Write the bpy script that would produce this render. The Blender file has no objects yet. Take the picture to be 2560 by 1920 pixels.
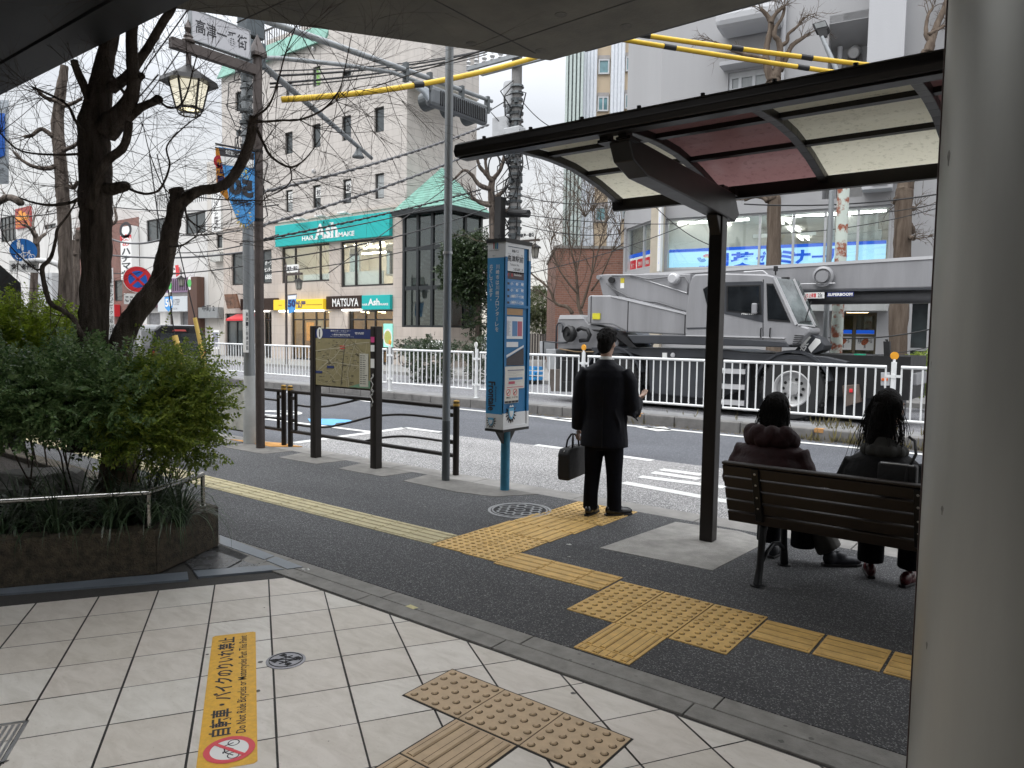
import bpy,bmesh,math,random
from mathutils import Vector as V,Matrix,noise as mnoise
SC=bpy.context.scene;COL=SC.collection
PI=math.pi
rnd=random.Random(7)

# ------------------------------------------------------------------ camera, sky, sun, exposure
CF,YAW,PITCH,ROLL,EYE=1830.4,0.652498,-0.0675449,0.0149542,1.5092     # focal length in photo pixels (2560 wide)
_f=V((-math.sin(YAW)*math.cos(PITCH),math.cos(YAW)*math.cos(PITCH),math.sin(PITCH)))
_r0=V((math.cos(YAW),math.sin(YAW),0));_u0=_r0.cross(_f)
RGT=_r0*math.cos(ROLL)+_u0*math.sin(ROLL);UPV=-_r0*math.sin(ROLL)+_u0*math.cos(ROLL);FWD=_f
CAMP=V((0,0,EYE))
cam=bpy.data.cameras.new('camera');camo=bpy.data.objects.new('camera',cam);COL.objects.link(camo)
cam.sensor_width=36;cam.lens=CF/2560*36;cam.clip_start=0.05;cam.clip_end=2000
camo.matrix_world=Matrix(((RGT.x,UPV.x,-FWD.x,CAMP.x),(RGT.y,UPV.y,-FWD.y,CAMP.y),(RGT.z,UPV.z,-FWD.z,CAMP.z),(0,0,0,1)))
SC.camera=camo
SC.view_settings.view_transform='Standard';SC.view_settings.look='None'
SC.view_settings.exposure=EXPOSURE=0.24
SC.view_settings.gamma=1.0
SUN_EL,SUN_AZ=math.radians(52),math.radians(200)          # azimuth: clockwise from +Y
w=bpy.data.worlds.new('World');SC.world=w;w.use_nodes=True
nt=w.node_tree;nt.nodes.clear()
def N(t,**k):
 n=nt.nodes.new(t)
 for a,b in k.items():setattr(n,a,b)
 return n
sky=N('ShaderNodeTexSky',sky_type='NISHITA',sun_disc=False,sun_elevation=SUN_EL,sun_rotation=SUN_AZ,dust_density=3.0,air_density=1.0)
hs=N('ShaderNodeHueSaturation');hs.inputs['Saturation'].default_value=0.12;hs.inputs['Value'].default_value=0.55
tc=N('ShaderNodeTexCoord');sx=N('ShaderNodeSeparateXYZ')
ramp=N('ShaderNodeValToRGB')                                  # overcast sky: brighter towards the zenith, cream by the horizon
e=ramp.color_ramp.elements;e[0].position=0.0;e[0].color=(.92,.87,.76,1);e[1].position=1.0;e[1].color=(4.6,4.7,4.85,1)
a=ramp.color_ramp.elements.new(.10);a.color=(.82,.82,.80,1)
a=ramp.color_ramp.elements.new(.28);a.color=(.78,.82,.88,1)
a=ramp.color_ramp.elements.new(.5);a.color=(1.75,1.8,1.9,1)
nz=N('ShaderNodeTexNoise');nz.inputs['Scale'].default_value=3.0;nz.inputs['Detail'].default_value=6
mp=N('ShaderNodeMapRange');mp.inputs['To Min'].default_value=.86;mp.inputs['To Max'].default_value=1.12
mx=N('ShaderNodeMix',data_type='RGBA',blend_type='MULTIPLY');mx.inputs[0].default_value=1.0
mx2=N('ShaderNodeMix',data_type='RGBA',blend_type='MIX');mx2.inputs[0].default_value=.80
mx3=N('ShaderNodeMix',data_type='RGBA',blend_type='MULTIPLY');mx3.inputs[0].default_value=1.0
vm=N('ShaderNodeVectorMath',operation='SCALE');vm.inputs['Scale'].default_value=8.6
bg=N('ShaderNodeBackground');bg.inputs['Strength'].default_value=0.12
out=N('ShaderNodeOutputWorld')
L=nt.links.new
L(tc.outputs['Generated'],sx.inputs[0]);L(sx.outputs['Z'],ramp.inputs[0]);L(tc.outputs['Generated'],nz.inputs['Vector'])
L(nz.outputs['Fac'],mp.inputs['Value']);L(sky.outputs[0],hs.inputs['Color'])
L(ramp.outputs[0],mx3.inputs[6]);L(mp.outputs[0],mx3.inputs[7]);L(mx3.outputs[2],vm.inputs[0])
L(hs.outputs[0],mx2.inputs[6]);L(vm.outputs[0],mx2.inputs[7]);L(mx2.outputs[2],bg.inputs['Color']);L(bg.outputs[0],out.inputs[0])
sun=bpy.data.lights.new('sun','SUN');sun.energy=0.7;sun.angle=math.radians(40);sun.color=(1.0,.96,.9)
suno=bpy.data.objects.new('sun',sun);COL.objects.link(suno)
_sd=V((math.sin(SUN_AZ)*math.cos(SUN_EL),math.cos(SUN_AZ)*math.cos(SUN_EL),math.sin(SUN_EL)))
suno.rotation_euler=(-_sd).to_track_quat('-Z','Y').to_euler();suno.location=(0,-20,30)

# ------------------------------------------------------------------ measuring helpers: survey points read off the photo, put at their real distance
ZO={1:(0,0),2:(600,0),3:(1200,0),4:(1860,0),5:(0,480),6:(600,480),7:(1200,480),8:(1860,480),'a':(0,950),'b':(500,950),'c':(1150,900),'d':(1700,900),'e':(0,1395),'f':(600,1395),'g':(1300,1395),'h':(1860,1395)}
def q(n,x,y):return(ZO[n][0]+x*700/2212,ZO[n][1]+y*700/2212)
def D(x,y):return(x*2560/2212,y*2560/2212)
def ray(p):return FWD+RGT*((p[0]-1280)/CF)-UPV*((p[1]-960)/CF)
def G(p,z=0.0):d=ray(p);return CAMP+d*((z-EYE)/d.z)            # on the level z
def oY(p,Y):d=ray(p);return CAMP+d*(Y/d.y)                     # on the street-parallel plane Y
def oX(p,X):d=ray(p);return CAMP+d*(X/d.x)
def W(p,dep):return CAMP+ray(p)*dep                               # at a distance along the view
def onp(p,o,n):d=ray(p);return CAMP+d*((o-CAMP).dot(n)/d.dot(n))
def Hz(g,p):d=ray(p);return EYE+d.z*math.hypot(g[0],g[1])/math.hypot(d.x,d.y)

# ------------------------------------------------------------------ materials
MATS={}
def mat(name,col,rough=.6,metal=0.,var=.12,scale=6.,bump=0.,bscale=60.,spec=.5,det=4,emit=None,es=1.,coat=0.,alpha=None,streak=False):
 if name in MATS:return MATS[name]
 m=bpy.data.materials.new(name);m.use_nodes=True;t=m.node_tree;b=t.nodes['Principled BSDF']
 b.inputs['Roughness'].default_value=rough;b.inputs['Metallic'].default_value=metal;b.inputs['Specular IOR Level'].default_value=spec
 b.inputs['Coat Weight'].default_value=coat
 tc=t.nodes.new('ShaderNodeTexCoord')
 if var:
  nz=t.nodes.new('ShaderNodeTexNoise');nz.inputs['Scale'].default_value=scale;nz.inputs['Detail'].default_value=det;nz.inputs['Roughness'].default_value=.65
  src=tc.outputs['Object']
  if streak:
   mpg=t.nodes.new('ShaderNodeMapping');mpg.inputs['Scale'].default_value=(1,1,.12);t.links.new(src,mpg.inputs[0]);src=mpg.outputs[0]
  t.links.new(src,nz.inputs['Vector'])
  r=t.nodes.new('ShaderNodeValToRGB');e=r.color_ramp.elements
  e[0].position=.3;e[1].position=.7
  e[0].color=(*[c*(1-var)for c in col],1);e[1].color=(*[min(1,c*(1+var))for c in col],1)
  t.links.new(nz.outputs['Fac'],r.inputs[0]);t.links.new(r.outputs[0],b.inputs['Base Color'])
  mr=t.nodes.new('ShaderNodeMapRange');mr.inputs['To Min'].default_value=max(0,rough-.12*var/.12*.6);mr.inputs['To Max'].default_value=min(1,rough+.1)
  t.links.new(nz.outputs['Fac'],mr.inputs['Value']);t.links.new(mr.outputs[0],b.inputs['Roughness'])
 else:b.inputs['Base Color'].default_value=(*col,1)
 if bump:
  n2=t.nodes.new('ShaderNodeTexNoise');n2.inputs['Scale'].default_value=bscale;n2.inputs['Detail'].default_value=5
  bp=t.nodes.new('ShaderNodeBump');bp.inputs['Strength'].default_value=bump;bp.inputs['Distance'].default_value=.02
  t.links.new(tc.outputs['Object'],n2.inputs['Vector']);t.links.new(n2.outputs['Fac'],bp.inputs['Height']);t.links.new(bp.outputs[0],b.inputs['Normal'])
 if emit:
  b.inputs['Emission Color'].default_value=(*emit,1);b.inputs['Emission Strength'].default_value=es
 MATS[name]=m;return m
def asphalt(name,base,spk,fine,thr=.62,bumpd=.35,patch=.25):
 m=bpy.data.materials.new(name);m.use_nodes=True;t=m.node_tree;b=t.nodes['Principled BSDF'];Lk=t.links.new
 tc=t.nodes.new('ShaderNodeTexCoord');n1=t.nodes.new('ShaderNodeTexNoise');n1.inputs['Scale'].default_value=fine;n1.inputs['Detail'].default_value=3;n1.inputs['Roughness'].default_value=.7
 v=t.nodes.new('ShaderNodeTexVoronoi');v.inputs['Scale'].default_value=fine*1.3
 n2=t.nodes.new('ShaderNodeTexNoise');n2.inputs['Scale'].default_value=.7;n2.inputs['Detail'].default_value=6
 for n in(n1,v):Lk(tc.outputs['Object'],n.inputs['Vector'])
 mg=t.nodes.new('ShaderNodeMapping');mg.inputs['Scale'].default_value=(.45,1.5,1);Lk(tc.outputs['Object'],mg.inputs[0]);Lk(mg.outputs[0],n2.inputs['Vector'])
 sp=t.nodes.new('ShaderNodeSeparateColor');Lk(v.outputs['Color'],sp.inputs[0])
 r=t.nodes.new('ShaderNodeValToRGB');e=r.color_ramp.elements;e[0].position=.15;e[1].position=.95
 e[0].color=(*[c*.6 for c in base],1);e[1].color=(*spk,1);x=r.color_ramp.elements.new(thr);x.color=(*base,1)
 Lk(sp.outputs[0],r.inputs[0])
 mr=t.nodes.new('ShaderNodeMapRange');mr.inputs['From Min'].default_value=.3;mr.inputs['From Max'].default_value=.7;mr.inputs['To Min'].default_value=1-patch;mr.inputs['To Max'].default_value=1+patch;Lk(n2.outputs['Fac'],mr.inputs['Value'])
 mm=t.nodes.new('ShaderNodeMix');mm.data_type='RGBA';mm.blend_type='MULTIPLY';mm.inputs[0].default_value=1;Lk(r.outputs[0],mm.inputs[6]);Lk(mr.outputs[0],mm.inputs[7])
 Lk(mm.outputs[2],b.inputs['Base Color']);b.inputs['Roughness'].default_value=.8;b.inputs['Specular IOR Level'].default_value=.4
 bp=t.nodes.new('ShaderNodeBump');bp.inputs['Strength'].default_value=bumpd;bp.inputs['Distance'].default_value=.008
 ad=t.nodes.new('ShaderNodeMath');ad.operation='ADD';Lk(v.outputs['Distance'],ad.inputs[0]);Lk(n1.outputs['Fac'],ad.inputs[1])
 Lk(ad.outputs[0],bp.inputs['Height']);Lk(bp.outputs[0],b.inputs['Normal'])
 MATS[name]=m;return m
def brickmat(name,c1,c2,mortar,bw,bh,ms=.01,rough=.6,axis='X',bump=.3,off=.5,var=.1):
 """courses laid in the object's own X-Z (or Y-Z) plane"""
 m=bpy.data.materials.new(name);m.use_nodes=True;t=m.node_tree;b=t.nodes['Principled BSDF'];Lk=t.links.new
 tc=t.nodes.new('ShaderNodeTexCoord');s=t.nodes.new('ShaderNodeSeparateXYZ');c=t.nodes.new('ShaderNodeCombineXYZ');Lk(tc.outputs['Object'],s.inputs[0])
 if axis=='XY':
  ad=t.nodes.new('ShaderNodeMath');ad.operation='ADD';Lk(s.outputs['X'],ad.inputs[0]);Lk(s.outputs['Y'],ad.inputs[1]);Lk(ad.outputs[0],c.inputs[0])
 else:Lk(s.outputs[axis],c.inputs[0])
 Lk(s.outputs['Z'],c.inputs[1])
 br=t.nodes.new('ShaderNodeTexBrick');br.offset=off
 br.inputs['Scale'].default_value=1;br.inputs['Brick Width'].default_value=bw;br.inputs['Row Height'].default_value=bh;br.inputs['Mortar Size'].default_value=ms
 br.inputs['Color1'].default_value=(*c1,1);br.inputs['Color2'].default_value=(*c2,1);br.inputs['Mortar'].default_value=(*mortar,1);br.inputs['Mortar Smooth'].default_value=.2
 Lk(c.outputs[0],br.inputs['Vector'])
 nz=t.nodes.new('ShaderNodeTexNoise');nz.inputs['Scale'].default_value=1.3;nz.inputs['Detail'].default_value=8;nz.inputs['Roughness'].default_value=.7;Lk(tc.outputs['Object'],nz.inputs['Vector'])
 mr=t.nodes.new('ShaderNodeMapRange');mr.inputs['From Min'].default_value=.3;mr.inputs['From Max'].default_value=.7;mr.inputs['To Min'].default_value=1-var;mr.inputs['To Max'].default_value=1+var;Lk(nz.outputs['Fac'],mr.inputs['Value'])
 mm=t.nodes.new('ShaderNodeMix');mm.data_type='RGBA';mm.blend_type='MULTIPLY';mm.inputs[0].default_value=1;Lk(br.outputs['Color'],mm.inputs[6]);Lk(mr.outputs[0],mm.inputs[7]);Lk(mm.outputs[2],b.inputs['Base Color'])
 mg=t.nodes.new('ShaderNodeMapping');mg.inputs['Scale'].default_value=(1.6,1.6,.07);n2=t.nodes.new('ShaderNodeTexNoise');n2.inputs['Scale'].default_value=1.5;n2.inputs['Detail'].default_value=7;Lk(tc.outputs['Object'],mg.inputs[0]);Lk(mg.outputs[0],n2.inputs['Vector'])
 r2=t.nodes.new('ShaderNodeMapRange');r2.inputs['From Min'].default_value=.25;r2.inputs['From Max'].default_value=.55;r2.inputs['To Min'].default_value=.86;r2.inputs['To Max'].default_value=1.02;Lk(n2.outputs['Fac'],r2.inputs['Value'])
 m3=t.nodes.new('ShaderNodeMix');m3.data_type='RGBA';m3.blend_type='MULTIPLY';m3.inputs[0].default_value=1;Lk(mm.outputs[2],m3.inputs[6]);Lk(r2.outputs[0],m3.inputs[7]);Lk(m3.outputs[2],b.inputs['Base Color'])
 b.inputs['Roughness'].default_value=rough
 bp=t.nodes.new('ShaderNodeBump');bp.inputs['Strength'].default_value=bump;bp.inputs['Distance'].default_value=.01;bp.invert=True;Lk(br.outputs['Fac'],bp.inputs['Height']);Lk(bp.outputs[0],b.inputs['Normal'])
 MATS[name]=m;return m
def glassmat(name,tint,refl=.12,rough=.02):
 m=bpy.data.materials.new(name);m.use_nodes=True;t=m.node_tree;t.nodes.clear();Lk=t.links.new
 o=t.nodes.new('ShaderNodeOutputMaterial');tr=t.nodes.new('ShaderNodeBsdfTransparent');tr.inputs[0].default_value=(*tint,1)
 gl=t.nodes.new('ShaderNodeBsdfGlossy');gl.inputs['Roughness'].default_value=rough;gl.inputs['Color'].default_value=(.9,.95,.95,1)
 lw=t.nodes.new('ShaderNodeLayerWeight');lw.inputs['Blend'].default_value=.5
 pw=t.nodes.new('ShaderNodeMath');pw.operation='POWER';pw.inputs[1].default_value=5;Lk(lw.outputs['Facing'],pw.inputs[0])
 ad=t.nodes.new('ShaderNodeMath');ad.operation='MULTIPLY_ADD';ad.inputs[1].default_value=1-refl;ad.inputs[2].default_value=refl;Lk(pw.outputs[0],ad.inputs[0])
 mx=t.nodes.new('ShaderNodeMixShader');Lk(ad.outputs[0],mx.inputs[0]);Lk(tr.outputs[0],mx.inputs[1]);Lk(gl.outputs[0],mx.inputs[2]);Lk(mx.outputs[0],o.inputs[0])
 MATS[name]=m;return m
def translucent(name,col,col2,trans=.6,scale=20):
 """milky plastic roof sheet: light from the sky comes through"""
 m=bpy.data.materials.new(name);m.use_nodes=True;t=m.node_tree;t.nodes.clear();Lk=t.links.new
 o=t.nodes.new('ShaderNodeOutputMaterial');tc=t.nodes.new('ShaderNodeTexCoord');nz=t.nodes.new('ShaderNodeTexNoise');nz.inputs['Scale'].default_value=scale;nz.inputs['Detail'].default_value=9;nz.inputs['Roughness'].default_value=.75
 Lk(tc.outputs['Object'],nz.inputs['Vector'])
 r=t.nodes.new('ShaderNodeValToRGB');e=r.color_ramp.elements;e[0].position=.30;e[0].color=(*col2,1);e[1].position=.47;e[1].color=(*col,1);Lk(nz.outputs['Fac'],r.inputs[0])
 d=t.nodes.new('ShaderNodeBsdfDiffuse');tl=t.nodes.new('ShaderNodeBsdfTranslucent');Lk(r.outputs[0],d.inputs[0]);Lk(r.outputs[0],tl.inputs[0])
 mx=t.nodes.new('ShaderNodeMixShader');mx.inputs[0].default_value=trans;Lk(d.outputs[0],mx.inputs[1]);Lk(tl.outputs[0],mx.inputs[2])
 gl=t.nodes.new('ShaderNodeBsdfGlossy');gl.inputs['Roughness'].default_value=.15;m2=t.nodes.new('ShaderNodeMixShader');m2.inputs[0].default_value=.04;Lk(mx.outputs[0],m2.inputs[1]);Lk(gl.outputs[0],m2.inputs[2]);Lk(m2.outputs[0],o.inputs[0])
 MATS[name]=m;return m
def leafmat(name,c1,c2,trans=.35,rough=.45):
 m=bpy.data.materials.new(name);m.use_nodes=True;t=m.node_tree;b=t.nodes['Principled BSDF'];Lk=t.links.new
 g=t.nodes.new('ShaderNodeNewGeometry');r=t.nodes.new('ShaderNodeValToRGB');e=r.color_ramp.elements;e[0].color=(*c1,1);e[1].color=(*c2,1)
 Lk(g.outputs['Random Per Island'],r.inputs[0]);Lk(r.outputs[0],b.inputs['Base Color']);b.inputs['Roughness'].default_value=rough
 tl=t.nodes.new('ShaderNodeBsdfTranslucent');Lk(r.outputs[0],tl.inputs[0]);mx=t.nodes.new('ShaderNodeMixShader');mx.inputs[0].default_value=trans
 o=t.nodes['Material Output'];Lk(b.outputs[0],mx.inputs[1]);Lk(tl.outputs[0],mx.inputs[2]);Lk(mx.outputs[0],o.inputs[0])
 MATS[name]=m;return m

# ------------------------------------------------------------------ geometry collector
XA,YA,ZA=V((1,0,0)),V((0,1,0)),V((0,0,1))
_txt={}
def textmesh(s,bold=0.):
 k=(s,bold)
 if k not in _txt:
  c=bpy.data.curves.new('lettering','FONT');c.body=s;c.size=1;c.resolution_u=2;c.offset=bold
  o=bpy.data.objects.new('lettering',c);me=bpy.data.meshes.new_from_object(o)
  vs=[v.co.copy()for v in me.vertices];fs=[tuple(p.vertices)for p in me.polygons]
  bpy.data.objects.remove(o);bpy.data.meshes.remove(me);bpy.data.curves.remove(c)
  _txt[k]=(vs,fs)
 return _txt[k]
class MB:
 def __init__(s):s.v=[];s.f=[];s.mi=[];s.cur=0
 def add(s,vs,fs):
  o=len(s.v);s.v+=[V(v)for v in vs];s.f+=[tuple(i+o for i in f)for f in fs];s.mi+=[s.cur]*len(fs);return s
 def quad(s,*p):return s.add(p,[tuple(range(len(p)))])
 def box2(s,a,b):
  (x0,y0,z0),(x1,y1,z1)=[min(i,j)for i,j in zip(a,b)],[max(i,j)for i,j in zip(a,b)]
  return s.add([(x0,y0,z0),(x1,y0,z0),(x1,y1,z0),(x0,y1,z0),(x0,y0,z1),(x1,y0,z1),(x1,y1,z1),(x0,y1,z1)],
     [(0,3,2,1),(4,5,6,7),(0,1,5,4),(1,2,6,5),(2,3,7,6),(3,0,4,7)])
 def obox(s,c,ax,ay,az):
  """box with centre c and half-axes"""
  c,ax,ay,az=V(c),V(ax),V(ay),V(az)
  vs=[c+ax*i+ay*j+az*k for k in(-1,1)for i,j in((-1,-1),(1,-1),(1,1),(-1,1))]
  return s.add(vs,[(0,3,2,1),(4,5,6,7),(0,1,5,4),(1,2,6,5),(2,3,7,6),(3,0,4,7)])
 def box(s,c,size,rz=0):
  a=math.cos(rz);b=math.sin(rz)
  return s.obox(c,V((a,b,0))*size[0]/2,V((-b,a,0))*size[1]/2,ZA*size[2]/2)
 def beam(s,a,b,wd,ht,up=ZA):
  a,b=V(a),V(b);d=(b-a);l=d.length;d.normalize();sd=d.cross(V(up))
  sd=sd.normalized()if sd.length>1e-5 else V((1,0,0));u=sd.cross(d)
  return s.obox((a+b)/2,d*l/2,sd*wd/2,u*ht/2)
 def prism(s,pts,ext):
  n=len(pts);ext=V(ext);p=[V(x)for x in pts]
  return s.add(p+[x+ext for x in p],[tuple(range(n))[::-1],tuple(range(n,2*n))]+[(i,(i+1)%n,(i+1)%n+n,i+n)for i in range(n)])
 def tube(s,pts,rad,n=8,cap=True,flat=1.):
  pts=[V(p)for p in pts];k=len(pts)
  if not hasattr(rad,'__len__'):rad=[rad]*k
  vs=[];prev=None
  for i,p in enumerate(pts):
   t=(pts[min(i+1,k-1)]-pts[max(i-1,0)]);t=t.normalized()if t.length>1e-9 else ZA
   if prev is None:
    a=t.cross(ZA)if abs(t.z)<.95 else t.cross(XA)
    a.normalize()
   else:
    a=prev-t*prev.dot(t);a=a.normalized()if a.length>1e-6 else t.cross(XA).normalized()
   prev=a;b=t.cross(a)
   for j in range(n):
    c=2*PI*j/n;vs.append(p+(a*math.cos(c)+b*math.sin(c)*flat)*rad[i])
  fs=[(i*n+j,i*n+(j+1)%n,(i+1)*n+(j+1)%n,(i+1)*n+j)for i in range(k-1)for j in range(n)]
  if cap:fs+=[tuple(range(n))[::-1],tuple(range((k-1)*n,k*n))]
  return s.add(vs,fs)
 def cyl(s,a,b,r,n=16,r2=None):return s.tube([a,b],[r,r if r2 is None else r2],n)
 def lathe(s,prof,c,n=24,ax=ZA,ux=None,caps=True):
  c=V(c);ax=V(ax).normalized();u=V(ux)if ux else(ax.cross(XA)if abs(ax.x)<.9 else ax.cross(YA));u.normalize();w2=ax.cross(u)
  vs=[];k=len(prof)
  for r,h in prof:
   for j in range(n):
    a=2*PI*j/n;vs.append(c+ax*h+(u*math.cos(a)+w2*math.sin(a))*r)
  fs=[(i*n+j,i*n+(j+1)%n,(i+1)*n+(j+1)%n,(i+1)*n+j)for i in range(k-1)for j in range(n)]
  if caps:fs+=[tuple(range(n))[::-1],tuple(range((k-1)*n,k*n))]
  return s.add(vs,fs)
 def loft(s,rings,n=20,cap=True):
  """stacked ellipses (cx, cy, z, rx, ry)"""
  vs=[V((cx+math.cos(2*PI*j/n)*rx,cy+math.sin(2*PI*j/n)*ry,z))for cx,cy,z,rx,ry in rings for j in range(n)];k=len(rings)
  fs=[(i*n+j,i*n+(j+1)%n,(i+1)*n+(j+1)%n,(i+1)*n+j)for i in range(k-1)for j in range(n)]
  if cap:fs+=[tuple(range(n))[::-1],tuple(range((k-1)*n,k*n))]
  return s.add(vs,fs)
 def ell(s,c,rx,ry=None,rz=None,n=16,m=10,rot=None):
  c=V(c)
  if ry is None:a,b,d=XA*rx,YA*rx,ZA*rx
  elif isinstance(rx,(int,float)):a,b,d=XA*rx,YA*ry,ZA*rz
  else:a,b,d=V(rx),V(ry),V(rz)
  vs=[c-d];fs=[]
  for i in range(1,m):
   t=-PI/2+PI*i/m
   for j in range(n):
    p=2*PI*j/n;vs.append(c+a*(math.cos(t)*math.cos(p))+b*(math.cos(t)*math.sin(p))+d*math.sin(t))
  vs.append(c+d);e=len(vs)-1
  fs+=[(0,1+(j+1)%n,1+j)for j in range(n)]
  fs+=[(1+i*n+j,1+i*n+(j+1)%n,1+(i+1)*n+(j+1)%n,1+(i+1)*n+j)for i in range(m-2)for j in range(n)]
  fs+=[(e,1+(m-2)*n+j,1+(m-2)*n+(j+1)%n)for j in range(n)]
  return s.add(vs,fs)
 def text(s,t,c,right,up,wd,ht,bold=0.012,out=None,mirror=False):
  """lettering fitted into a wd x ht box centred on c"""
  vs,fs=textmesh(t,bold)
  if not vs:return s
  x0=min(v.x for v in vs);x1=max(v.x for v in vs);y0=min(v.y for v in vs);y1=max(v.y for v in vs)
  right,up,c=V(right).normalized(),V(up).normalized(),V(c)
  sx=wd/max(x1-x0,1e-6);sy=ht/max(y1-y0,1e-6)
  if mirror:sx=-sx
  return s.add([c+right*((v.x-(x0+x1)/2)*sx)+up*((v.y-(y0+y1)/2)*sy)for v in vs],fs)
 def vtext(s,t,c,right,up,wd,ht,bold=.012):
  """characters stacked top to bottom"""
  n=len(t);h=ht/n;c,up=V(c),V(up).normalized()
  for i,ch in enumerate(t):
   if ch==' ':continue
   k={'ー':(.12,.85),'。':(.3,.3),'・':(.2,.2),'ッ':(.6,.6),'ュ':(.6,.6)}.get(ch,(.92,.86))
   s.text(ch,c+up*(ht/2-h*(i+.5)),right,up,wd*k[0],h*k[1],bold)
  return s
 def build(s,name,mats,parent=None,smooth=False,bevel=0.,root=None,sub=0,auto=None):
  me=bpy.data.meshes.new(name)
  o=bpy.data.objects.new(name,me);COL.objects.link(o)
  if parent is not None:
   rt=parent
   while rt.parent is not None:rt=rt.parent
   inv=rt.matrix_basis.inverted();vs=[inv @ v for v in s.v];o.parent=parent
  else:vs=s.v
  me.from_pydata([tuple(v)for v in vs],[],s.f)
  ms=mats if isinstance(mats,(list,tuple))else[mats]
  for m in ms:me.materials.append(m)
  if len(ms)>1:me.polygons.foreach_set('material_index',s.mi)
  if smooth:me.polygons.foreach_set('use_smooth',[True]*len(s.f))
  if smooth and auto:
   me.update()
   bm=bmesh.new();bm.from_mesh(me)
   for e in bm.edges:
    if len(e.link_faces)==2 and e.calc_face_angle(0)>auto:e.smooth=False
   bm.to_mesh(me);bm.free()
  me.update()
  if bevel:
   b=o.modifiers.new('bevel','BEVEL');b.width=bevel;b.segments=2;b.limit_method='ANGLE';b.angle_limit=.6
  if sub:
   b=o.modifiers.new('sub','SUBSURF');b.levels=sub;b.render_levels=sub
  return o
def tag(o,label=None,cat=None,group=None,kind=None):
 if label:o['label']=label
 if cat:o['category']=cat
 if group:o['group']=group
 if kind:o['kind']=kind
 return o
def thing(name,label,cat,loc=(0,0,0),rz=0,group=None):
 o=bpy.data.objects.new(name,None);COL.objects.link(o);o.empty_display_size=.1
 o.matrix_basis=Matrix.Translation(V(loc))@ Matrix.Rotation(rz,4,'Z')
 return tag(o,label,cat,group)
def struct(name,mb,m,**k):return tag(mb.build(name,m,**k),kind='structure')
def dup(root,loc,rz=0.,label=None,scale=None):
 r=root.copy();COL.objects.link(r);r.matrix_basis=Matrix.Translation(V(loc))@ Matrix.Rotation(rz,4,'Z')@ Matrix.Scale(scale or 1,4)
 if label:r['label']=label
 def rec(src,dst):
  for ch in list(src.children):
   c=ch.copy();COL.objects.link(c);c.parent=dst;rec(ch,c)
 rec(root,r);return r
def lerp(a,b,t):return V(a)*(1-t)+V(b)*t

# ================================================================== GROUND
RZ=-0.10                                   # carriageway level below the pavement
M_walk=asphalt('walk_asphalt',(.080,.081,.085),(.25,.25,.25),150,.84,.5,.24)
M_road=asphalt('road_asphalt',(.088,.093,.107),(.20,.205,.215),110,.82,.2,.18)
M_bay=asphalt('bay_asphalt',(.20,.197,.197),(.55,.54,.53),100,.62,.25,.12)
M_far=asphalt('far_asphalt',(.16,.16,.17),(.34,.34,.35),60,.7,.2,.12)
M_conc=mat('kerb_concrete',(.26,.25,.235),.85,var=.22,scale=5,bump=.25,bscale=120,det=9)
M_dark_conc=mat('plaza_bed',(.05,.047,.044),.85,var=.3,scale=30,bump=.4,bscale=160)
M_kerbdirty=mat('far_kerb_concrete',(.15,.145,.14),.9,var=.3,scale=4,bump=.3,bscale=80,det=9)
struct('ground',MB().quad((-500,-500,-.16),(500,-500,-.16),(500,700,-.16),(-500,700,-.16)),M_far)
struct('pavement',MB().box2((-90,2.93,-.16),(40,5.62,0)),M_walk)
mb=MB();x=-90.
while x<40:mb.box2((x+.004,5.62,-.2),(x+1.2-.004,5.90,-.002));x+=1.2
struct('kerb',mb,M_conc,bevel=.006)
struct('road',MB().box2((-200,5.90,-.3),(120,12.12,RZ)),M_road)
mb=MB();x=-110.
while x<50:mb.box2((x+.006,12.12,-.2),(x+.6-.006,12.32,.085));x+=.6
struct('kerb_far',mb,M_kerbdirty,bevel=.02)
struct('median_strip',MB().box2((-110,12.32,-.3),(50,12.95,.07)),mat('median_concrete',(.21,.21,.21),.9,var=.2,scale=3,bump=.2))
struct('road_far',MB().box2((-200,12.95,-.3),(120,19.6,-.096)),M_far)
struct('pavement_far',MB().box2((-200,19.6,-.3),(120,60,.02)),mat('far_paving',(.23,.225,.215),.85,var=.18,scale=2,bump=.1))

# plaza: cut stone tiles over a dark bed
struct('plaza_bed',MB().box2((-30,-12,-.15),(12,2.925,-.006)),M_dark_conc)
def clip(poly,p,n):
 o=[]
 for i in range(len(poly)):
  a,b=poly[i],poly[(i+1)%len(poly)];da=(a-p).dot(n);db=(b-p).dot(n)
  if da>=0:o.append(a)
  if da*db<0:o.append(a+(b-a)*(da/(da-db)))
 return o
t0,ta,tb=V((-3.562,2.414,0)),V((.157,.259,0)),V((.257,-.169,0))
e1,e2=V((-3.73,2.715,0)),V((-4.53,1.40,0));en=V((-(e1-e2).y,(e1-e2).x,0))*-1
if(V((-2,1,0))-e1).dot(en)<0:en=-en
mb=MB()
for i in range(-32,24):
 for j in range(-12,24):
  c=t0+ta*i+tb*j
  g1,g2=.0135+rnd.uniform(-.002,.003),.009+rnd.uniform(-.002,.003)
  pl=[c+ta*g1+tb*g2,c+tb*(1-g2)+ta*g1,c+ta*(1-g1)+tb*(1-g2),c+ta*(1-g1)+tb*g2]
  pl=clip(pl,V((0,2.66,0)),V((0,-1,0)));pl=clip(pl,e1,en.normalized())if len(pl)>2 else pl
  if len(pl)>2 and c.x<3.2 and c.y>-4.5:mb.quad(*[p+ZA*rnd.uniform(-.0004,.0004)for p in pl])
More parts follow.
